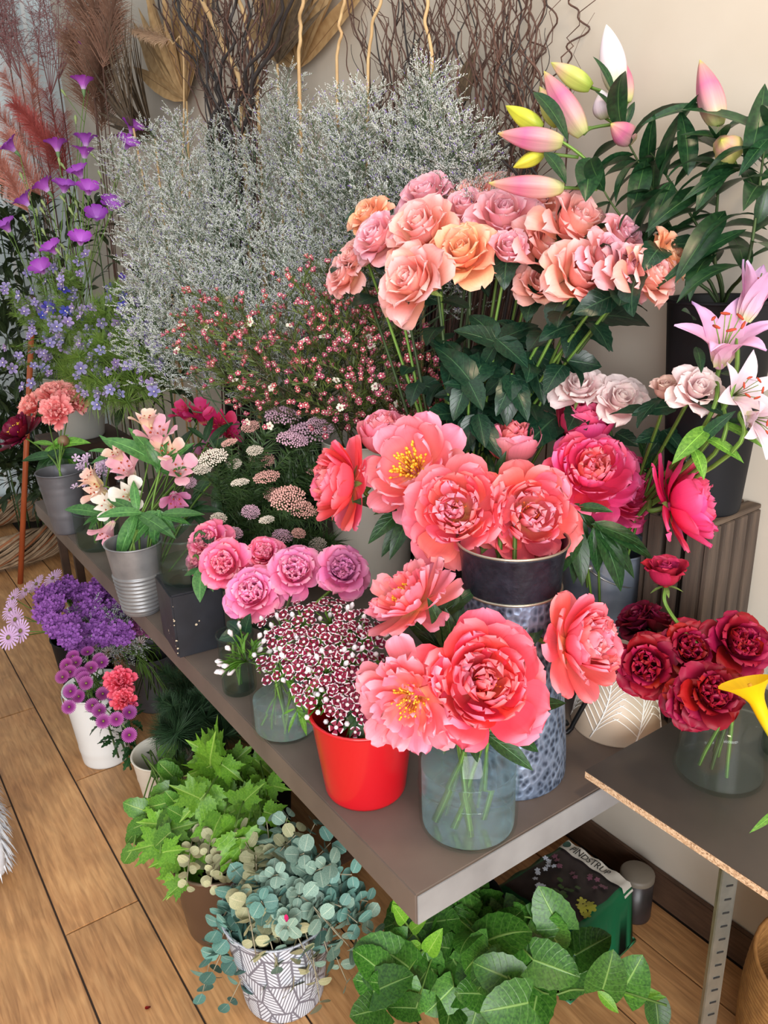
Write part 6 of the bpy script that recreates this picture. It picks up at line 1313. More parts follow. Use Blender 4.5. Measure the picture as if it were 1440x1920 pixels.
lark = [(150, 470, 2.75), (130, 520, 2.8), (185, 560, 2.75), (110, 560, 2.85), (215, 640, 2.65), (285, 670, 2.55), (300, 690, 2.5), (170, 700, 2.7), (45, 560, 2.9), (240, 700, 2.6), (20, 690, 2.9), (60, 720, 2.85), (250, 590, 2.65), (90, 470, 2.95), (190, 760, 2.6), (30, 590, 3.0), (225, 530, 2.75), (120, 650, 2.85), (180, 620, 2.75), (150, 590, 2.8), (260, 640, 2.5), (310, 650, 2.45), (230, 670, 2.5), (200, 640, 2.6), (280, 720, 2.45), (220, 740, 2.5), (150, 670, 2.65), (70, 650, 2.85), (30, 650, 2.9), (180, 720, 2.6), (240, 560, 2.6), (270, 610, 2.55), (100, 600, 2.8), (10, 540, 3.0), (60, 490, 3.0), (130, 620, 2.75), (300, 740, 2.4), (250, 770, 2.45), (160, 640, 2.7)]
rg = random.Random(55)
for i, (x, y, d) in enumerate(lark):
    tip = W(x, y, d); b = NBc+Vector((rg.uniform(-.05, .05), rg.uniform(-.05, .05), .012)); mo = NM+Vector((rg.uniform(-.08, .08), rg.uniform(-.08, .08), 0)); bl = i in (16, 3, 12)
    t = thing('larkspur', ('deep blue' if bl else 'soft violet')+' larkspur stem arching over the carnations', 'flower', b, 'deep blue larkspur' if bl else 'violet larkspur'); P = curve([b, mo, mo.lerp(tip, .55)+Vector((0, 0, .07)), tip], 8); part('stem', tube(P, .0018, 5), t, None, M_stem); n = len(P)
    part('feathery_leaves', FE[i % 3], t, frame(P[n//2], P[-1]-P[n//2], 0, (P[-1]-P[n//2]).length*.8+.05), kind='stuff')
    for k in range(7):
        q = P[n-1]+(P[n-9]-P[n-1])*(k/6)*1.3+Vector((rg.uniform(-.035, .035), rg.uniform(-.035, .035), rg.uniform(-.035, .035))); part('floret', LKB if bl else LK_, t, frame(q, DIR(rg.uniform(-.8, .8), rg.uniform(-.3, .6), .8), rg.uniform(0, 6), rg.uniform(.015, .023)))
corn = [(155, 150, 2.9, (0, .9, .25)), (170, 85, 3.1, (.1, .6, .6)), (105, 268, 2.9, (-.1, .9, .2)), (158, 280, 2.8, (.1, .9, .35)), (160, 258, 2.95, (0, .9, .2)), (145, 318, 2.8, (-.2, .6, .6)), (80, 345, 2.9, (-.5, .7, .3)), (42, 372, 2.9, (-.5, .6, .4)), (120, 345, 2.85, (.2, .7, .5)), (165, 350, 2.75, (.2, .6, .7)), (210, 380, 2.7, (.3, .5, .7)), (95, 462, 2.8, (-.3, .6, .7)), (150, 445, 2.7, (.2, .6, .7)), (8, 420, 2.9, (-.3, .6, .6)), (180, 400, 2.75, (.2, .5, .8)), (250, 235, 2.9, (.4, .6, .5)), (240, 265, 2.85, (.4, .5, .5)), (75, 500, 2.8, (-.1, .5, .8)), (15, 270, 3.0, (-.5, .5, .5))]
for i, (x, y, d, fc) in enumerate(corn):
    ax = DIR(*fc); R = 27*mpx(d); p = W(x, y, d); base = p-ax*R*.7; b = NBc+Vector((rg.uniform(-.05, .05), rg.uniform(-.05, .05), .012)); mo = NM+Vector((rg.uniform(-.08, .08), rg.uniform(-.08, .08), 0))
    lab = {0: 'violet corncockle trumpet in profile, highest clear of the sea lavender', 1: 'deep purple corncockle before the brown dried ferns', 3: 'pale-throated large corncockle beside the sea lavender', 7: 'corncockle leaning far out toward the window panelling'}.get(i, 'violet corncockle bloom on a thin pale stem')
    t = thing('corncockle', lab, 'flower', b, None if i in (0, 1, 3, 7) else 'violet corncockles'); part('bloom', CK, t, frame(base, ax, rg.uniform(0, 6), R)); cal = part('calyx', calyx, t, frame(base+ax*.004, ax, 0, R*.6)); P = curve([b, mo, mo.lerp(base, .5)+Vector((0, 0, .03)), base-ax*R*.3], 7); part('stem', tube(P, .0015, 5), t, None, M_stem)
    for k in range(2):
        q = P[-4-3*k]; e = q+(DIR(rg.uniform(-.7, .5), .8, .3))*rg.uniform(.06, .12); part('bud_stalk', tube([q, q.lerp(e, .6), e], .0012, 4), t, None, M_stem); part('bud', GBUD, t, frame(e, e-q, 0, .03))
# ================================================================ orange broom stick and willow wreath on the floor
sb = AZ(38, 1094, 0); stt = Vector(W(62, 560, 3.45))
t = thing('broom_stick', 'orange-brown wooden broom handle standing on the floor', 'stick', sb); part('handle', tube([sb, sb.lerp(stt, .5), stt], .0125, 10), t, None, mat('orange_wood', srgb(170, 84, 44), .5, c2=srgb(150, 70, 36), nscale=12)); part('ferrule', tube([sb.lerp(stt, .90), stt+(stt-sb)*.01], .0145, 10), t, None, M_stool)
wc = Vector((.60, 4.30, .09)); rg = random.Random(9); M_wic = mat('wicker_twig', srgb(168, 142, 114), .8, c2=srgb(126, 102, 78), nscale=25); M_wicr = mat('wicker_red', srgb(150, 92, 56), .7)
t = thing('willow_wreath', 'big woven willow wreath lying on the floor past the bench', 'wreath', Vector((.62, 4.32, 0)))
for k in range(84):
    R0 = .34; ph = rg.uniform(0, 6.3); pa = rg.uniform(0, 6.3); pts = []
    for j in range(49):
        a = 2*PI*j/48; tw = a*3+pa; rr = rg.uniform(.045, .075) if j == 0 else rr; pts.append(wc+Vector(((R0+rr*math.cos(tw))*math.cos(a), (R0+rr*math.cos(tw))*math.sin(a), rr*math.sin(tw)*1.05+.0)))
    part('wicker_strand', tube(pts, rg.uniform(.004, .009), 4), t, None, M_wic if k % 6 else M_wicr)
# ================================================================ plants on the floor
rg = random.Random(91)
# purple statice, lilac daisies
M_stat = mat('purple_statice', srgb(108, 52, 134), .7, c2=srgb(158, 92, 176), nscale=60); M_statd = mat('plum_statice', srgb(112, 44, 92), .7, c2=srgb(146, 70, 120), nscale=60)
def statice_me(seed, m, n=60):
    rg = random.Random(seed); mb = MB()
    for k in range(7):
        a = k*.9; d = Vector((math.cos(a)*.5, math.sin(a)*.5, .9)); mb.tube([(0, 0, 0), d*.6], .02, 4, 1)
        for j in range(n//7):
            p = d*(.45+.55*j/(n/7))+Vector((rg.uniform(-.16, .16), rg.uniform(-.16, .16), rg.uniform(-.05, .1))); V, Fc, uv = petal(L=.17, Wd=.2, th=(50, 70, 80), r0=.02, Rw=.2, nu=2, nv=2, seed=j)
            for q in range(3): mb.add(V, Fc, uv, Matrix.Translation(p) @ Matrix.Rotation(rg.uniform(-.8, .8), 4, 'X') @ RZ(q*2.1+j), 0)
    return mb.mesh('statice', [m, M_brightleaf])
SM = [statice_me(i, M_stat, 100) for i in range(3)]; SMD = [statice_me(i+5, M_statd, 100) for i in range(2)]
f7 = F7+Vector((0, 0, .02)); m7 = F7+Vector((0, 0, .22))
def floorhead(x, y, z, me, s, name, label, group, foot, mouth, cat='flower', dirw=(0, 0, 1), part_name='flower_head', kind='stuff', stemr=.0016):
    p = AZ(x, y, z); ax = ((p-mouth).normalized()*.6+Vector(dirw)*.6+DIR(0, 0, .4)*.3).normalized(); t = thing(name, label, cat, foot, group); part(part_name, me, t, frame(p-ax*s*.6, ax, rg.uniform(0, 6), s), kind=kind); stem(t, [foot, mouth, p-ax*s*.7], stemr); return t
def jit(v, a): return v+Vector((rg.uniform(-a, a), rg.uniform(-a, a), 0))
for i in range(36):
    x = rg.uniform(75, 225); y = 1095+rg.uniform(0, 110)-(x-150)*.12; floorhead(x, y, .36+rg.uniform(-.05, .04), SM[i % 3], .062, 'statice', 'bright purple statice head in the black floor bucket', 'purple statice heads', jit(f7, .04), jit(m7, .06))
for i in range(12): x = rg.uniform(225, 300); y = 1120+rg.uniform(0, 60)+(x-225)*.3; floorhead(x, y, .33+rg.uniform(-.04, .03), SMD[i % 2], .05, 'statice', 'plum coloured statice head in the shade of the bench', 'plum statice heads', jit(f7, .04), jit(m7, .06))
for i in range(10): x, y = rg.uniform(130, 250), rg.uniform(1080, 1200); p = AZ(x, y, .34); t = thing('sea_lavender', 'small greyish sea lavender sprig among the floor statice', 'flower', jit(f7, .04), 'floor sea lavender sprigs'); b = jit(m7, .05); part('flower_spray', SL[i % 4], t, frame(b, p-b, i, (p-b).length*1.05), kind='stuff')
M_dais = petalmat('lilac_daisy', [(0, srgb(214, 170, 214)), (1, srgb(222, 188, 232))], transl=.2); M_dc = mat('daisy_eye', srgb(120, 110, 60), .8)
def daisy_me(m, n, L=1, Wd=.2, th=(80, 84, 88), c=.22):
    mb = MB()
    for k in range(n): V, Fc, uv = petal(L=L, Wd=Wd, th=th, r0=.12, Rw=.5, nu=2, nv=4, seed=k, prof='strap'); mb.add(V, Fc, uv, RZ(k*2*PI/n), 0)
    V, Fc, uv = petalcone(8, .22, c); mb.add(V, Fc, uv, None, 1); return mb.mesh('daisy', [m, M_dc])
DS = daisy_me(M_dais, 18)
for i, (x, y) in enumerate([(92, 1078), (40, 1102), (15, 1118), (20, 1160), (30, 1182), (8, 1195), (60, 1090), (10, 1140)]):
    lab = 'lilac daisy standing highest by the broom stick' if i == 0 else 'lilac daisy at the floor bucket edge'
    floorhead(x, y, .38 if i == 0 else .33, DS, .036, 'daisy', lab, None if i == 0 else 'lilac daisies', jit(f7, .04), jit(m7, .06), dirw=(-.5, -.5, .6), part_name='bloom', kind=None)
# purple chrysanthemums and pink carnations in the white bucket
M_chr = petalmat('purple_chrysanthemum', [(0, srgb(110, 30, 96)), (.5, srgb(136, 44, 122)), (1, srgb(168, 84, 156))], transl=.15)
CHM = daisy_me(M_chr, 26, 1, .2, (60, 78, 84), .18); f1 = F1+Vector((0, 0, .015)); m1 = F1+Vector((0, 0, .245))
for i, (x, y) in enumerate([(163, 1218), (140, 1240), (150, 1262), (130, 1258), (115, 1268), (160, 1280), (155, 1270), (130, 1295), (145, 1305), (192, 1300), (215, 1308), (172, 1322), (185, 1332), (218, 1348), (193, 1352), (242, 1378), (128, 1325), (185, 1235), (243, 1335), (135, 1228), (170, 1250), (190, 1240), (122, 1245)]):
    floorhead(x, y, .38 if y < 1300 else .32, CHM, .0185, 'chrysanthemum', 'small purple button chrysanthemum in the white floor bucket', 'purple chrysanthemums', jit(f1, .03), jit(m1, .05), dirw=(-.2, -.3, .8), part_name='bloom', kind=None)
for i, (x, y) in enumerate([(225, 1278), (232, 1312), (240, 1325)]):
    p = AZ(x, y, .36-.02*i); carnation(x, y, 26-6*i, depth(p), (.1, .4, .8), CNP, 'bright pink carnation among purple chrysanthemums' if i == 0 else 'small pink carnation tucked under the large pink one', f1, m1, None if i == 0 else 'small pink carnations')
bush('dark toothed chrysanthemum leaf stem over the white floor bucket', [(200, 1350, 2.3), (225, 1380, 2.25), (250, 1400, 2.2), (215, 1320, 2.35), (190, 1310, 2.4), (240, 1350, 2.3), (170, 1300, 2.4)], M_peonyleaf, 'mum_foliage', dict(L=1, Wd=.4, kind='lance', fold=.2, bend=.5, nv=8, nu=2, serr=.3), 'chrysanthemum leaf stems', n=16, R=.05, floor=.05, size=.035)
# pale astrantia
M_ast = petalmat('astrantia', [(0, srgb(190, 160, 160)), (1, srgb(226, 208, 204))], transl=.15); AST = daisy_me(M_ast, 14, 1, .22, (60, 64, 60), .3); f8 = F8+Vector((0, 0, .015)); m8 = F8+Vector((0, 0, .2))
for i, (x, y) in enumerate([(180, 1195), (205, 1200), (240, 1175), (250, 1190), (200, 1222), (225, 1195), (258, 1205), (190, 1240), (170, 1210), (215, 1180), (265, 1185), (235, 1210)]): floorhead(x, y, .30, AST, .024, 'astrantia', 'pale greyish pink astrantia bloom in the grey floor bucket', 'pale astrantia blooms', jit(f8, .03), jit(m8, .05), part_name='bloom', kind=None)
for i in range(12):
    a, b = AZ(rg.uniform(215, 270), rg.uniform(1195, 1225), .3), AZ(rg.uniform(250, 330), rg.uniform(1270, 1320), .15); b.z = max(.1, b.z); t = thing('flower_stalk', 'long bare green astrantia stalk bending down under the bench', 'stem', jit(f8, .03), 'astrantia stalks'); part('stem', tube([a, a.lerp(b, .5)+Vector((0, 0, .03)), b, m8], .0014, 5), t, None, M_stem); part('leaf', leaf_me('stalkleaf', M_stem, L=1, Wd=.18, kind='lance', fold=.2, bend=.5, nv=5, nu=2), t, leafM(a.lerp(b, .3), b-a, (0, 0, 1), .05))
# fern
M_fern = mat('fern_green', srgb(36, 70, 34), .7, c2=srgb(24, 50, 26), nscale=30)
FN = [plume_me(30+i, 900, .30, .0026, M_fern, .9, -.15) for i in range(2)]
for i in range(26):
    x, y = rg.uniform(300, 450), rg.uniform(1300, 1420); p = AZ(x, y, .24+rg.uniform(-.08, .06)); b = F6+Vector((rg.uniform(-.05, .05), rg.uniform(-.05, .05), .02)); mo = F6+Vector((rg.uniform(-.06, .06), rg.uniform(-.06, .06), .18)); t = thing('asparagus_fern', 'feathery dark green asparagus fern plume under the bench', 'fern', b, 'asparagus fern plumes'); part('plume', FN[i % 2], t, frame(mo, p-mo+Vector((0, 0, .05)), i, max(.2, (p-mo).length)), kind='stuff'); stem(t, [b, mo], .002)
# vine leaves in the cream pot, lobed lime leaves
f2 = F2+Vector((0, 0, .015)); m2_ = F2+Vector((0, 0, .2))
def leafy(label, pts, m, foot, mouth, name, kw, lobed, size, zr, group=None, n=3, nm='leaf', facing=(0, .5, .8)):
    for i, (x, y) in enumerate(pts):
        p = AZ(x, y, rg.uniform(*zr)); t = thing(name, label, 'foliage', jit(foot, .03), group); mo = jit(mouth, .05); P = curve([t.location.copy(), mo, mo.lerp(p, .6)+Vector((0, 0, .03)), p], 6); part('stem', tube(P, .0018, 5), t, None, M_stem); sp = []
        for k in range(n):
            q = P[-1-2*k]; dv = (DIR(rg.uniform(-1, .7), rg.uniform(-.9, .4), rg.uniform(-.1, .3))); sp.append((q, dv, DIR(facing[0]+rg.uniform(-.7, .7), facing[1]+rg.uniform(-.5, .4), facing[2]), size*rg.uniform(.7, 1.25), rg.uniform(-.3, .3)))
        leaves(t, sp, name[:5], m, kw, lobed, name=nm)
leafy('trailing vine stem with crinkled glossy leaves from the cream pot', [(310, 1440), (330, 1475), (345, 1500), (300, 1540), (270, 1545), (320, 1560), (290, 1570), (355, 1440), (340, 1530), (250, 1590), (365, 1545), (330, 1590), (310, 1510)], M_vine, f2, m2_, 'vine_foliage', dict(L=1, Wd=.85, kind='heart', fold=.2, bend=.6, nv=9, nu=4, serr=.06), False, .05, (.16, .3), 'trailing vine stems', 3)
f9 = F9+Vector((0, 0, .015)); m9 = F9+Vector((0, 0, .2))
leafy('stem with lobed lime green leaves above the eucalyptus', [(430, 1440), (455, 1425), (405, 1470), (450, 1480), (480, 1510), (470, 1450), (420, 1520), (500, 1490), (395, 1440), (440, 1550), (490, 1545), (380, 1500), (410, 1430)], M_lobe, f9, m9, 'lobed_foliage', dict(L=1, fold=.15), True, .085, (.26, .38), 'lobed lime leaf stems', 3)
leafy('low stem with lobed lime leaves hanging by the bronze tub', [(320, 1580), (340, 1550), (360, 1620), (350, 1650), (300, 1600), (370, 1590)], M_lobe, f2, m2_, 'lobed_foliage', dict(L=1, fold=.15), True, .075, (.14, .26), 'low lobed lime leaf stems', 3)
# eucalyptus
f3 = F3+Vector((0, 0, .015)); m3 = F3+Vector((0, 0, .225)); f4 = F4+Vector((0, 0, .015)); m4 = F4+Vector((0, 0, .2))
def euc(P, m, label, group, foot, n=13, size=.026):
    t = thing('eucalyptus', label, 'eucalyptus', foot, group); c = curve(P, 8); part('stem', tube(c, [.0024-.0014*i/(len(c)-1) for i in range(len(c))], 5), t, None, mat_eucstem); k = len(c); sp = []
    for i in range(n):
        f = .36+.64*i/(n-1); q = c[min(k-1, int(f*(k-1)))]; ax = (c[min(k-1, int(f*(k-1))+1)]-c[max(0, int(f*(k-1))-1)]).normalized(); o = ax.orthogonal().normalized(); b = ax.cross(o); a = i*1.57+rg.uniform(-.3, .3)
        for s in (0, PI):
            dv = o*math.cos(a+s)+b*math.sin(a+s)+ax*.35; sz = size*rg.uniform(.75, 1.25)*(1.1-.4*f); sp.append((q+dv.normalized()*.003, dv, ax+DIR(0, .3, .8)*.9, sz, rg.uniform(-.5, .5)))
    leaves(t, sp, 'euc', m, dict(L=1, Wd=.92, kind='round', fold=.08, bend=.35, nv=7, nu=4)); return t
mat_eucstem = mat('eucalyptus_twig', srgb(150, 140, 116), .7)
tips = [(450, 1560, .34, 't'), (500, 1540, .36, 'e'), (540, 1530, .38, 'e'), (590, 1545, .38, 'b'), (620, 1580, .36, 'b'), (570, 1600, .36, 'e'), (480, 1600, .34, 't'), (520, 1640, .34, 'e'), (560, 1680, .32, 'e'), (620, 1660, .32, 'b'), (660, 1640, .32, 'b'), (690, 1690, .28, 'b'), (700, 1750, .24, 'b'), (690, 1800, .2, 'e'), (650, 1840, .14, 'e'), (600, 1880, .1, 't'), (520, 1810, .2, 'e'), (460, 1700, .28, 'b'), (430, 1740, .24, 'b'), (400, 1820, .14, 'b'), (430, 1880, .05, 'b'), (480, 1790, .24, 't'), (580, 1800, .2, 't'), (640, 1760, .26, 'e'), (540, 1740, .3, 'e'), (600, 1720, .3, 'e'), (490, 1690, .32, 'b'), (670, 1730, .28, 'b'), (560, 1560, .37, 't'), (420, 1610, .3, 't'), (620, 1620, .36, 'e'), (550, 1850, .12, 't'), (470, 1760, .2, 'b'), (500, 1840, .12, 'e'), (620, 1800, .18, 'b'), (660, 1780, .2, 'e'), (580, 1770, .22, 'e'), (530, 1780, .2, 't'), (440, 1800, .14, 'b'), (690, 1720, .26, 'e'), (640, 1700, .3, 'b'), (410, 1780, .18, 'b'), (600, 1840, .12, 'e'), (560, 1720, .28, 'b'), (380, 1860, .08, 'b'), (510, 1720, .28, 'e')]
lab3 = {'e': 'grey-green eucalyptus stem with round leaves in the printed pot', 'b': 'blue-green eucalyptus stem trailing over the printed pot', 't': 'tan-tinged eucalyptus stem with fading round leaves'}
for i, (x, y, z, k) in enumerate(tips):
    p = AZ(x, y, z); mo = jit(m3, .06); mid = mo.lerp(p, .5)+Vector((0, 0, .07 if y > 1740 else .02)); euc([jit(f3, .03), mo, mid, p], {'e': M_euc, 'b': M_eucb, 't': M_euct}[k], lab3[k], {'e': 'grey-green eucalyptus stems', 'b': 'blue-green eucalyptus stems', 't': 'tan eucalyptus stems'}[k], jit(f3, .03), n=11, size=.044 if k == 'b' and x < 450 else .038)
for i, (x, y) in enumerate([(400, 1570), (390, 1600), (410, 1640), (395, 1660), (440, 1600), (350, 1660), (425, 1560)]):
    p = AZ(x, y, .27); mo = jit(m4, .05); euc([jit(f4, .03), mo, mo.lerp(p, .5)+Vector((0, 0, .03)), p], M_euct, 'dried yellowing eucalyptus stem in the bronze tub', 'dried eucalyptus stems', jit(f4, .03), n=8, size=.028)
p = AZ(532, 1720, .33); t = thing('fallen_petal', 'single magenta petal caught in the eucalyptus', 'petal', p); part('petal', petal_me('fallen', M_hotp2, L=1, Wd=.9, th=(60, 30, 0), Rw=.4), t, frame(p, DIR(0, .3, .9), 0, .018))
p = AZ(283, 1887, .002); t = thing('fallen_petal', 'small dark red petal lying on the floor planks', 'petal', p); part('petal', petal_me('fallen2', M_burg, L=1, Wd=.8, th=(85, 80, 60), Rw=.6), t, frame(p, (0, 0, 1), 0, .012))
# linden branches
f5 = F5+Vector((0, 0, .015)); m5 = F5+Vector((0, 0, .19)); rg = random.Random(17)
lp = [(830, 1760), (870, 1740), (790, 1730), (760, 1790), (740, 1850), (800, 1830), (850, 1800), (900, 1800), (940, 1780), (960, 1840), (900, 1870), (850, 1890), (780, 1890), (720, 1890), (1000, 1800), (1030, 1760), (1050, 1840), (990, 1880), (1080, 1790), (930, 1900), (1050, 1740), (820, 1700), (960, 1740), (700, 1860), (1010, 1850), (880, 1760), (760, 1740), (850, 1850)]
leafy('leafy linden branch with toothed heart-shaped leaves under the bench corner', lp, M_linden, f5, m5, 'linden_branch', dict(L=1, Wd=.95, kind='heart', fold=.14, bend=.5, nv=11, nu=4, serr=.03), False, .074, (.14, .31), 'linden branches', 5, facing=(0, .6, .6))
t = thing('linden_branch', 'long linden twig reaching across the floor with pale new leaves', 'foliage', f5); P = [W(1000, 1850, 1.45), W(1080, 1855, 1.43), W(1160, 1858, 1.40), W(1250, 1885, 1.36)]; stem(t, [f5, m5]+P, .002)
for a, b, w_, m in [((1130, 1855), (1150, 1780), .9, M_linden), ((1160, 1858), (1240, 1862), .3, M_lobe), ((1190, 1865), (1250, 1870), .3, M_brightleaf), ((1230, 1880), (1235, 1935), 1.0, M_linden), ((1165, 1860), (1205, 1790), .95, M_linden), ((1120, 1858), (1160, 1900), .4, M_lobe), ((1165, 1850), (1150, 1815), .3, M_lobe)]: pxleaf(t, (*a, 1.4), (*b, 1.39), w_, 'heart' if w_ > .8 else 'lance', m, bend=.4)
t = thing('linden_branch', 'pale linden shoot tips rising beside the bench corner', 'foliage', f5+Vector((.01, 0, 0))); P = [W(820, 1840, 1.5), W(790, 1770, 1.5), W(745, 1710, 1.48)]; stem(t, [f5+Vector((.01, 0, 0)), m5]+P, .002)
for a, b, w_ in [((760, 1730), (735, 1695), .5), ((745, 1710), (740, 1680), .5), ((770, 1745), (800, 1725), .5), ((790, 1770), (740, 1790), .4), ((800, 1790), (830, 1740), .5)]: pxleaf(t, (*a, 1.48), (*b, 1.46), w_, 'ovate', M_lobe, bend=.5)
# ================================================================ potting soil bag, tin, basket
M_bagd = mat('bag_dark_print', srgb(40, 38, 36), .35, c2=srgb(62, 52, 54), nscale=18); M_bagg = mat('bag_green', srgb(20, 96, 60), .35); M_bagw = mat('bag_white_strip', srgb(204, 200, 190), .45); M_ink = mat('bag_ink', (.01, .01, .01), .6)
A_, B_ = AZ(1062, 1572, .15), AZ(1202, 1668, .15); C_, D_ = AZ(905, 1668, .15), AZ(1075, 1795, .13)
bag = thing('soil_bag', 'green bag of potting soil printed with flowers lying under the bench', 'bag', Vector(((A_.x+D_.x)/2, (A_.y+D_.y)/2, 0)))
def bagpt(u, v, top=True):
    p = A_.lerp(B_, u).lerp(C_.lerp(D_, u), v); e = max(0, min(u, 1-u, v*4, 1-v))*2; h = .15*(1-(1-min(1, e*6))**2.2)+.012*max(0, v-.3)*0; p.z = h if top else .004+.0*u; return p
n = 16; V = []; uv = []; Fc = []
for j in range(n+1):
    for i in range(n+1): V.append(bagpt(i/n, j/n)+Vector((0, 0, .012+.003*math.sin(i*1.7)*math.sin(j*1.3)))); uv.append((i/n, j/n))
o_ = len(V)
for j in range(n+1):
    for i in range(n+1): V.append(bagpt(i/n, j/n, False)); uv.append((i/n, j/n))
mi = []
for j in range(n):
    for i in range(n):
        a = j*(n+1)+i; Fc.append((a, a+1, a+n+2, a+n+1)); ed = i in (0, 1, n-1, n-2) or j in (n-1, n-2); mi.append(1 if ed else (0)); Fc.append((o_+a, o_+a+n+1, o_+a+n+2, o_+a+1)); mi.append(1)
for k in range(n):
    for a, b in ((k, k+1), (n*(n+1)+k+1, n*(n+1)+k), ((k+1)*(n+1), k*(n+1)), (k*(n+1)+n, (k+1)*(n+1)+n)): Fc.append((a, b, o_+b, o_+a)); mi.append(1)
part('bag_body', make_mesh('bag', V, Fc, uv, True, [M_bagd, M_bagg], mi), bag)
def ontop(u, v, h=.004): return bagpt(u, v)+Vector((0, 0, .012+.003*math.sin(u*n*1.7)*math.sin(v*n*1.3)+h))
def grid(u0, u1, v0, v1, nu, nv, h=.004):
    V = [ontop(u0+(u1-u0)*i/nu, v0+(v1-v0)*j/nv, h) for j in range(nv+1) for i in range(nu+1)]; return V, [(j*(nu+1)+i, j*(nu+1)+i+1, (j+1)*(nu+1)+i+1, (j+1)*(nu+1)+i) for j in range(nv) for i in range(nu)]
V, Fc = grid(.05, .95, .06, .185, 20, 4); part('white_strip', make_mesh('strip', V, Fc, None, True, [M_bagw]), bag, label='white strip with brand lettering')
cu = bpy.data.curves.new('txt', 'FONT'); cu.body = 'PINDSTRUP'; cu.size = 1; cu.align_x = 'LEFT'; to = bpy.data.objects.new('txt', cu); COL.objects.link(to); dg = bpy.context.evaluated_depsgraph_get(); tme = bpy.data.meshes.new_from_object(to.evaluated_get(dg)); bpy.data.objects.remove(to)
xs = [v.co.x for v in tme.vertices]; wT = max(xs)
for v in tme.vertices:
    u = .20+.5*v.co.x/wT; vv = .16-.075*v.co.y/.72; v.co = ontop(u+.0, vv, .0055)
tme.materials.append(M_ink); part('lettering', tme, bag, label='black PINDSTRUP lettering')
em = []; ce = ontop(.135, .12, .0055); V = [ontop(0.135+.035*math.cos(a*PI/10), .12+.045*math.sin(a*PI/10), .0055) for a in range(20)]; part('emblem', make_mesh('emblem', V, [tuple(range(20))], None, False, [mat('emblem_green', srgb(40, 70, 60), .5)]), bag)
rb = random.Random(2); M_pw = mat('print_white', srgb(196, 206, 222), .4); M_pl = mat('print_leaf', srgb(56, 84, 40), .4); M_py = mat('print_yellow', srgb(170, 170, 66), .4); M_pp = mat('print_plum', srgb(116, 74, 92), .4)
def blotch(u, v, r, m, nm='printed_flower', k=5):
    pts = []
    for a in range(20):
        an = a*PI/10; rr = r*(.55+.45*abs(math.cos(an*k/2))); pts.append(ontop(u+rr*math.cos(an), v+rr*1.0*math.sin(an), .005))
    part(nm, make_mesh(nm, pts, [tuple(range(20))], None, False, [m]), bag)
for k in range(10): blotch(.36+rb.uniform(-.1, .1), .72+rb.uniform(-.08, .06), .028, M_pw)
for k in range(8): blotch(.22+rb.uniform(-.1, .12), .48+rb.uniform(-.1, .1), .028, M_pw)
for k in range(14): blotch(.5+rb.uniform(-.12, .12), .55+rb.uniform(-.12, .12), .03, M_pl, 'printed_leaf', 2)
for k in range(7): blotch(.78+rb.uniform(-.1, .1), .62+rb.uniform(-.1, .1), .05, M_py, 'printed_leaf', 5)
for k in range(12): blotch(.45+rb.uniform(-.3, .4), .32+rb.uniform(-.06, .08), .03, M_pp)
tc_ = AX(1190, 1690, 1.27); tinc = Vector((1.27, .885, 0)); tinc = AZ(1192, 1672, .06); tinc.z = 0; tinc.x = min(tinc.x, 1.275)
t = thing('tin_can', 'dark tin with grey lid behind the soil bag', 'tin', tinc); part('can_body', lathe([(.0005, 0), (.036, 0), (.037, .004), (.037, .105), (.0005, .105)], 28), t, Matrix.Translation(tinc), M_bagd); part('lid', lathe([(.0005, .118), (.034, .118), (.038, .114), (.038, .104)], 28), t, Matrix.Translation(tinc), mat('grey_lid', srgb(120, 112, 100), .5))
bk = AZ(1475, 1990, 0); bkc = Vector((bk.x+.05, bk.y-.02, 0)); bkc = Vector((1.14, .40, 0))
M_bas = mat('honey_basket', srgb(168, 122, 66), .7, c2=srgb(136, 94, 48), nscale=60, bump=.3)
t = thing('basket', 'honey coloured woven basket under the shelf board', 'basket', bkc)
for k in range(46):
    v = k/45; r = .105+.03*math.sin(v*2.4); part('wicker_coil', tube([(bkc.x+r*math.cos(2*PI*j/36), bkc.y+r*math.sin(2*PI*j/36), .005+.34*v+.0012*math.sin(j*6+k*3)) for j in range(37)], .0042, 5), t, None, M_bas)
part('basket_floor', lathe([(.0005, .004), (.1, .004)], 24), t, Matrix.Translation(bkc), M_bas)
# ================================================================ white dog at the picture edge (only fur shows)
M_fur = mat('white_fur', srgb(222, 226, 232), .9, c2=srgb(196, 202, 212), nscale=50)
def fur(me_pts, rad, n, L, seed):
    rg = random.Random(seed); mb = MB(); c = curve(me_pts, 8)
    for i in range(n):
        f = rg.random()*(len(c)-1.01); k = int(f); p = c[k].lerp(c[k+1], f-k); a = rg.uniform(0, 6.28); r = rad[min(len(rad)-1, int(f/len(c)*len(rad)))]; o = Vector((math.cos(a), math.sin(a)*.8, rg.uniform(-.5, .7))).normalized(); q = p+o*r*.93; e = q+(o*.6+Vector((0, 0, -1)))*L*rg.uniform(.6, 1.2); s = o.cross(Vector((0, 0, 1))).normalized()*.0022
        mb.add([q-s, q+s, q.lerp(e, .5)+s+o*.004, q.lerp(e, .5)-s+o*.004, e], [(0, 1, 2, 3), (3, 2, 4)], None)
    return mb.mesh('fur', [M_fur])
dg_ = AZ(-40, 1460, 0); dp = Vector((dg_.x-.03, dg_.y, 0))
dog = thing('dog', 'white long-haired dog standing on the planks at the photo margin', 'dog', dp)
J = [dp+Vector(v) for v in [(0, 0, .02), (0, .005, .1), (-.02, -.02, .2), (-.03, -.45, .2), (-.0, -.5, .1), (0, -.52, .02)]]
legs = [(0, 0, 1), (-.12, 0, 1), (0, -.45, -1), (-.12, -.45, -1)]
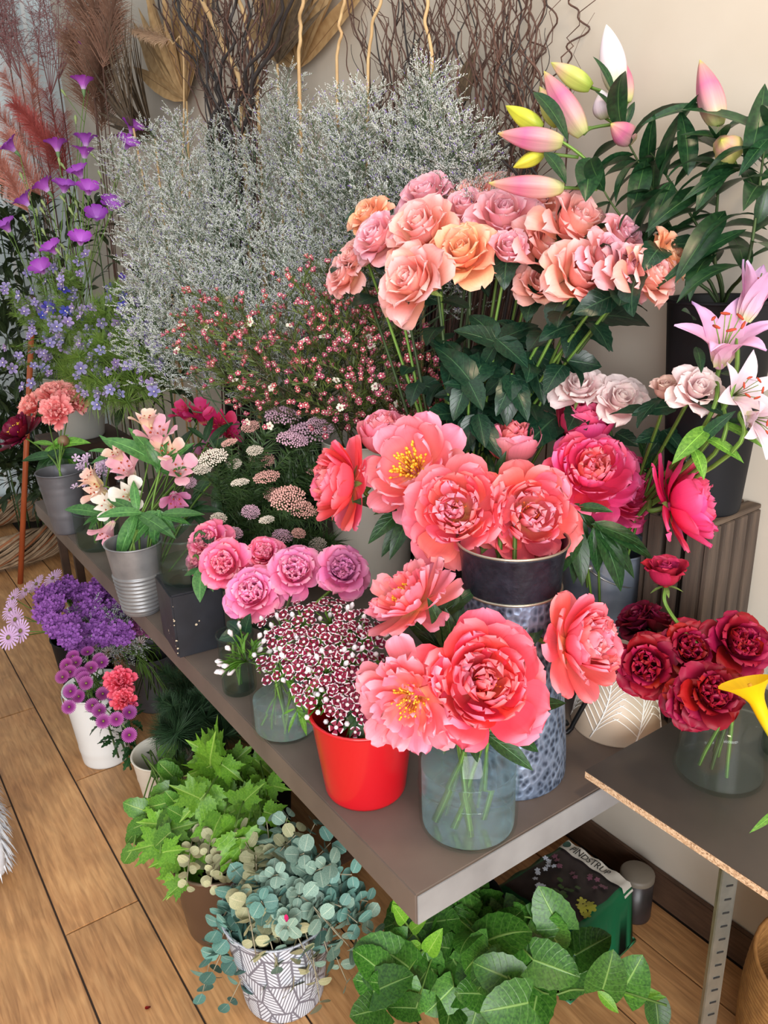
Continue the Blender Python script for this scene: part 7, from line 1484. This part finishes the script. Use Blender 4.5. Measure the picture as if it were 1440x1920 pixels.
bmv = bpy.data.meshes.new('dog_body'); V = [dp+Vector((-.06, -.02, .24)), dp+Vector((-.06, -.22, .25)), dp+Vector((-.06, -.45, .24)), dp+Vector((-.06, .06, .32)), dp+Vector((-.06, .12, .36)), dp+Vector((-.06, .2, .33)), dp+Vector((-.06, -.52, .30)), dp+Vector((-.06, -.58, .38))]
E = [(0, 1), (1, 2), (0, 3), (3, 4), (4, 5), (2, 6), (6, 7)]; RAD = [.075, .08, .075, .05, .055, .028, .03, .015]
for lx_, ly_, s_ in legs:
    r_ = 0 if ly_ == 0 else 2; b0 = len(V)
    if ly_ == 0: V += [dp+Vector((lx_, .0, .14)), dp+Vector((lx_, .005, .05)), dp+Vector((lx_, .03, .015))]
    else: V += [dp+Vector((lx_, -.42, .16)), dp+Vector((lx_, -.49, .09)), dp+Vector((lx_, -.46, .015))]
    E += [(r_, b0), (b0, b0+1), (b0+1, b0+2)]; RAD += [.034, .022, .02]
bmv.from_pydata([tuple(v) for v in V], E, []); bo = bpy.data.objects.new('dog_body', bmv); COL.objects.link(bo); sk = bo.modifiers.new('skin', 'SKIN')
for i, r in enumerate(RAD): bmv.skin_vertices[0].data[i].radius = (r, r); bmv.skin_vertices[0].data[i].use_root = (i == 1)
ss = bo.modifiers.new('sub', 'SUBSURF'); ss.levels = 2; ss.render_levels = 2
dg = bpy.context.evaluated_depsgraph_get(); dme = bpy.data.meshes.new_from_object(bo.evaluated_get(dg)); bpy.data.objects.remove(bo); dme.materials.clear(); dme.materials.append(M_fur); dme.polygons.foreach_set('use_smooth', [True]*len(dme.polygons)); part('body', dme, dog)
mb_ = [fur([dp+Vector((lx_, ly_*1.0, .2)), dp+Vector((lx_, ly_, .05))], [.036, .026], 260, .04, i) for i, (lx_, ly_, s_) in enumerate(legs)]
for m_ in mb_: part('leg_fur', m_, dog, kind='stuff')
part('coat', fur([dp+Vector((-.06, .02, .25)), dp+Vector((-.06, -.22, .25)), dp+Vector((-.06, -.5, .25))], [.08, .085, .08], 1600, .07, 9), dog, kind='stuff')
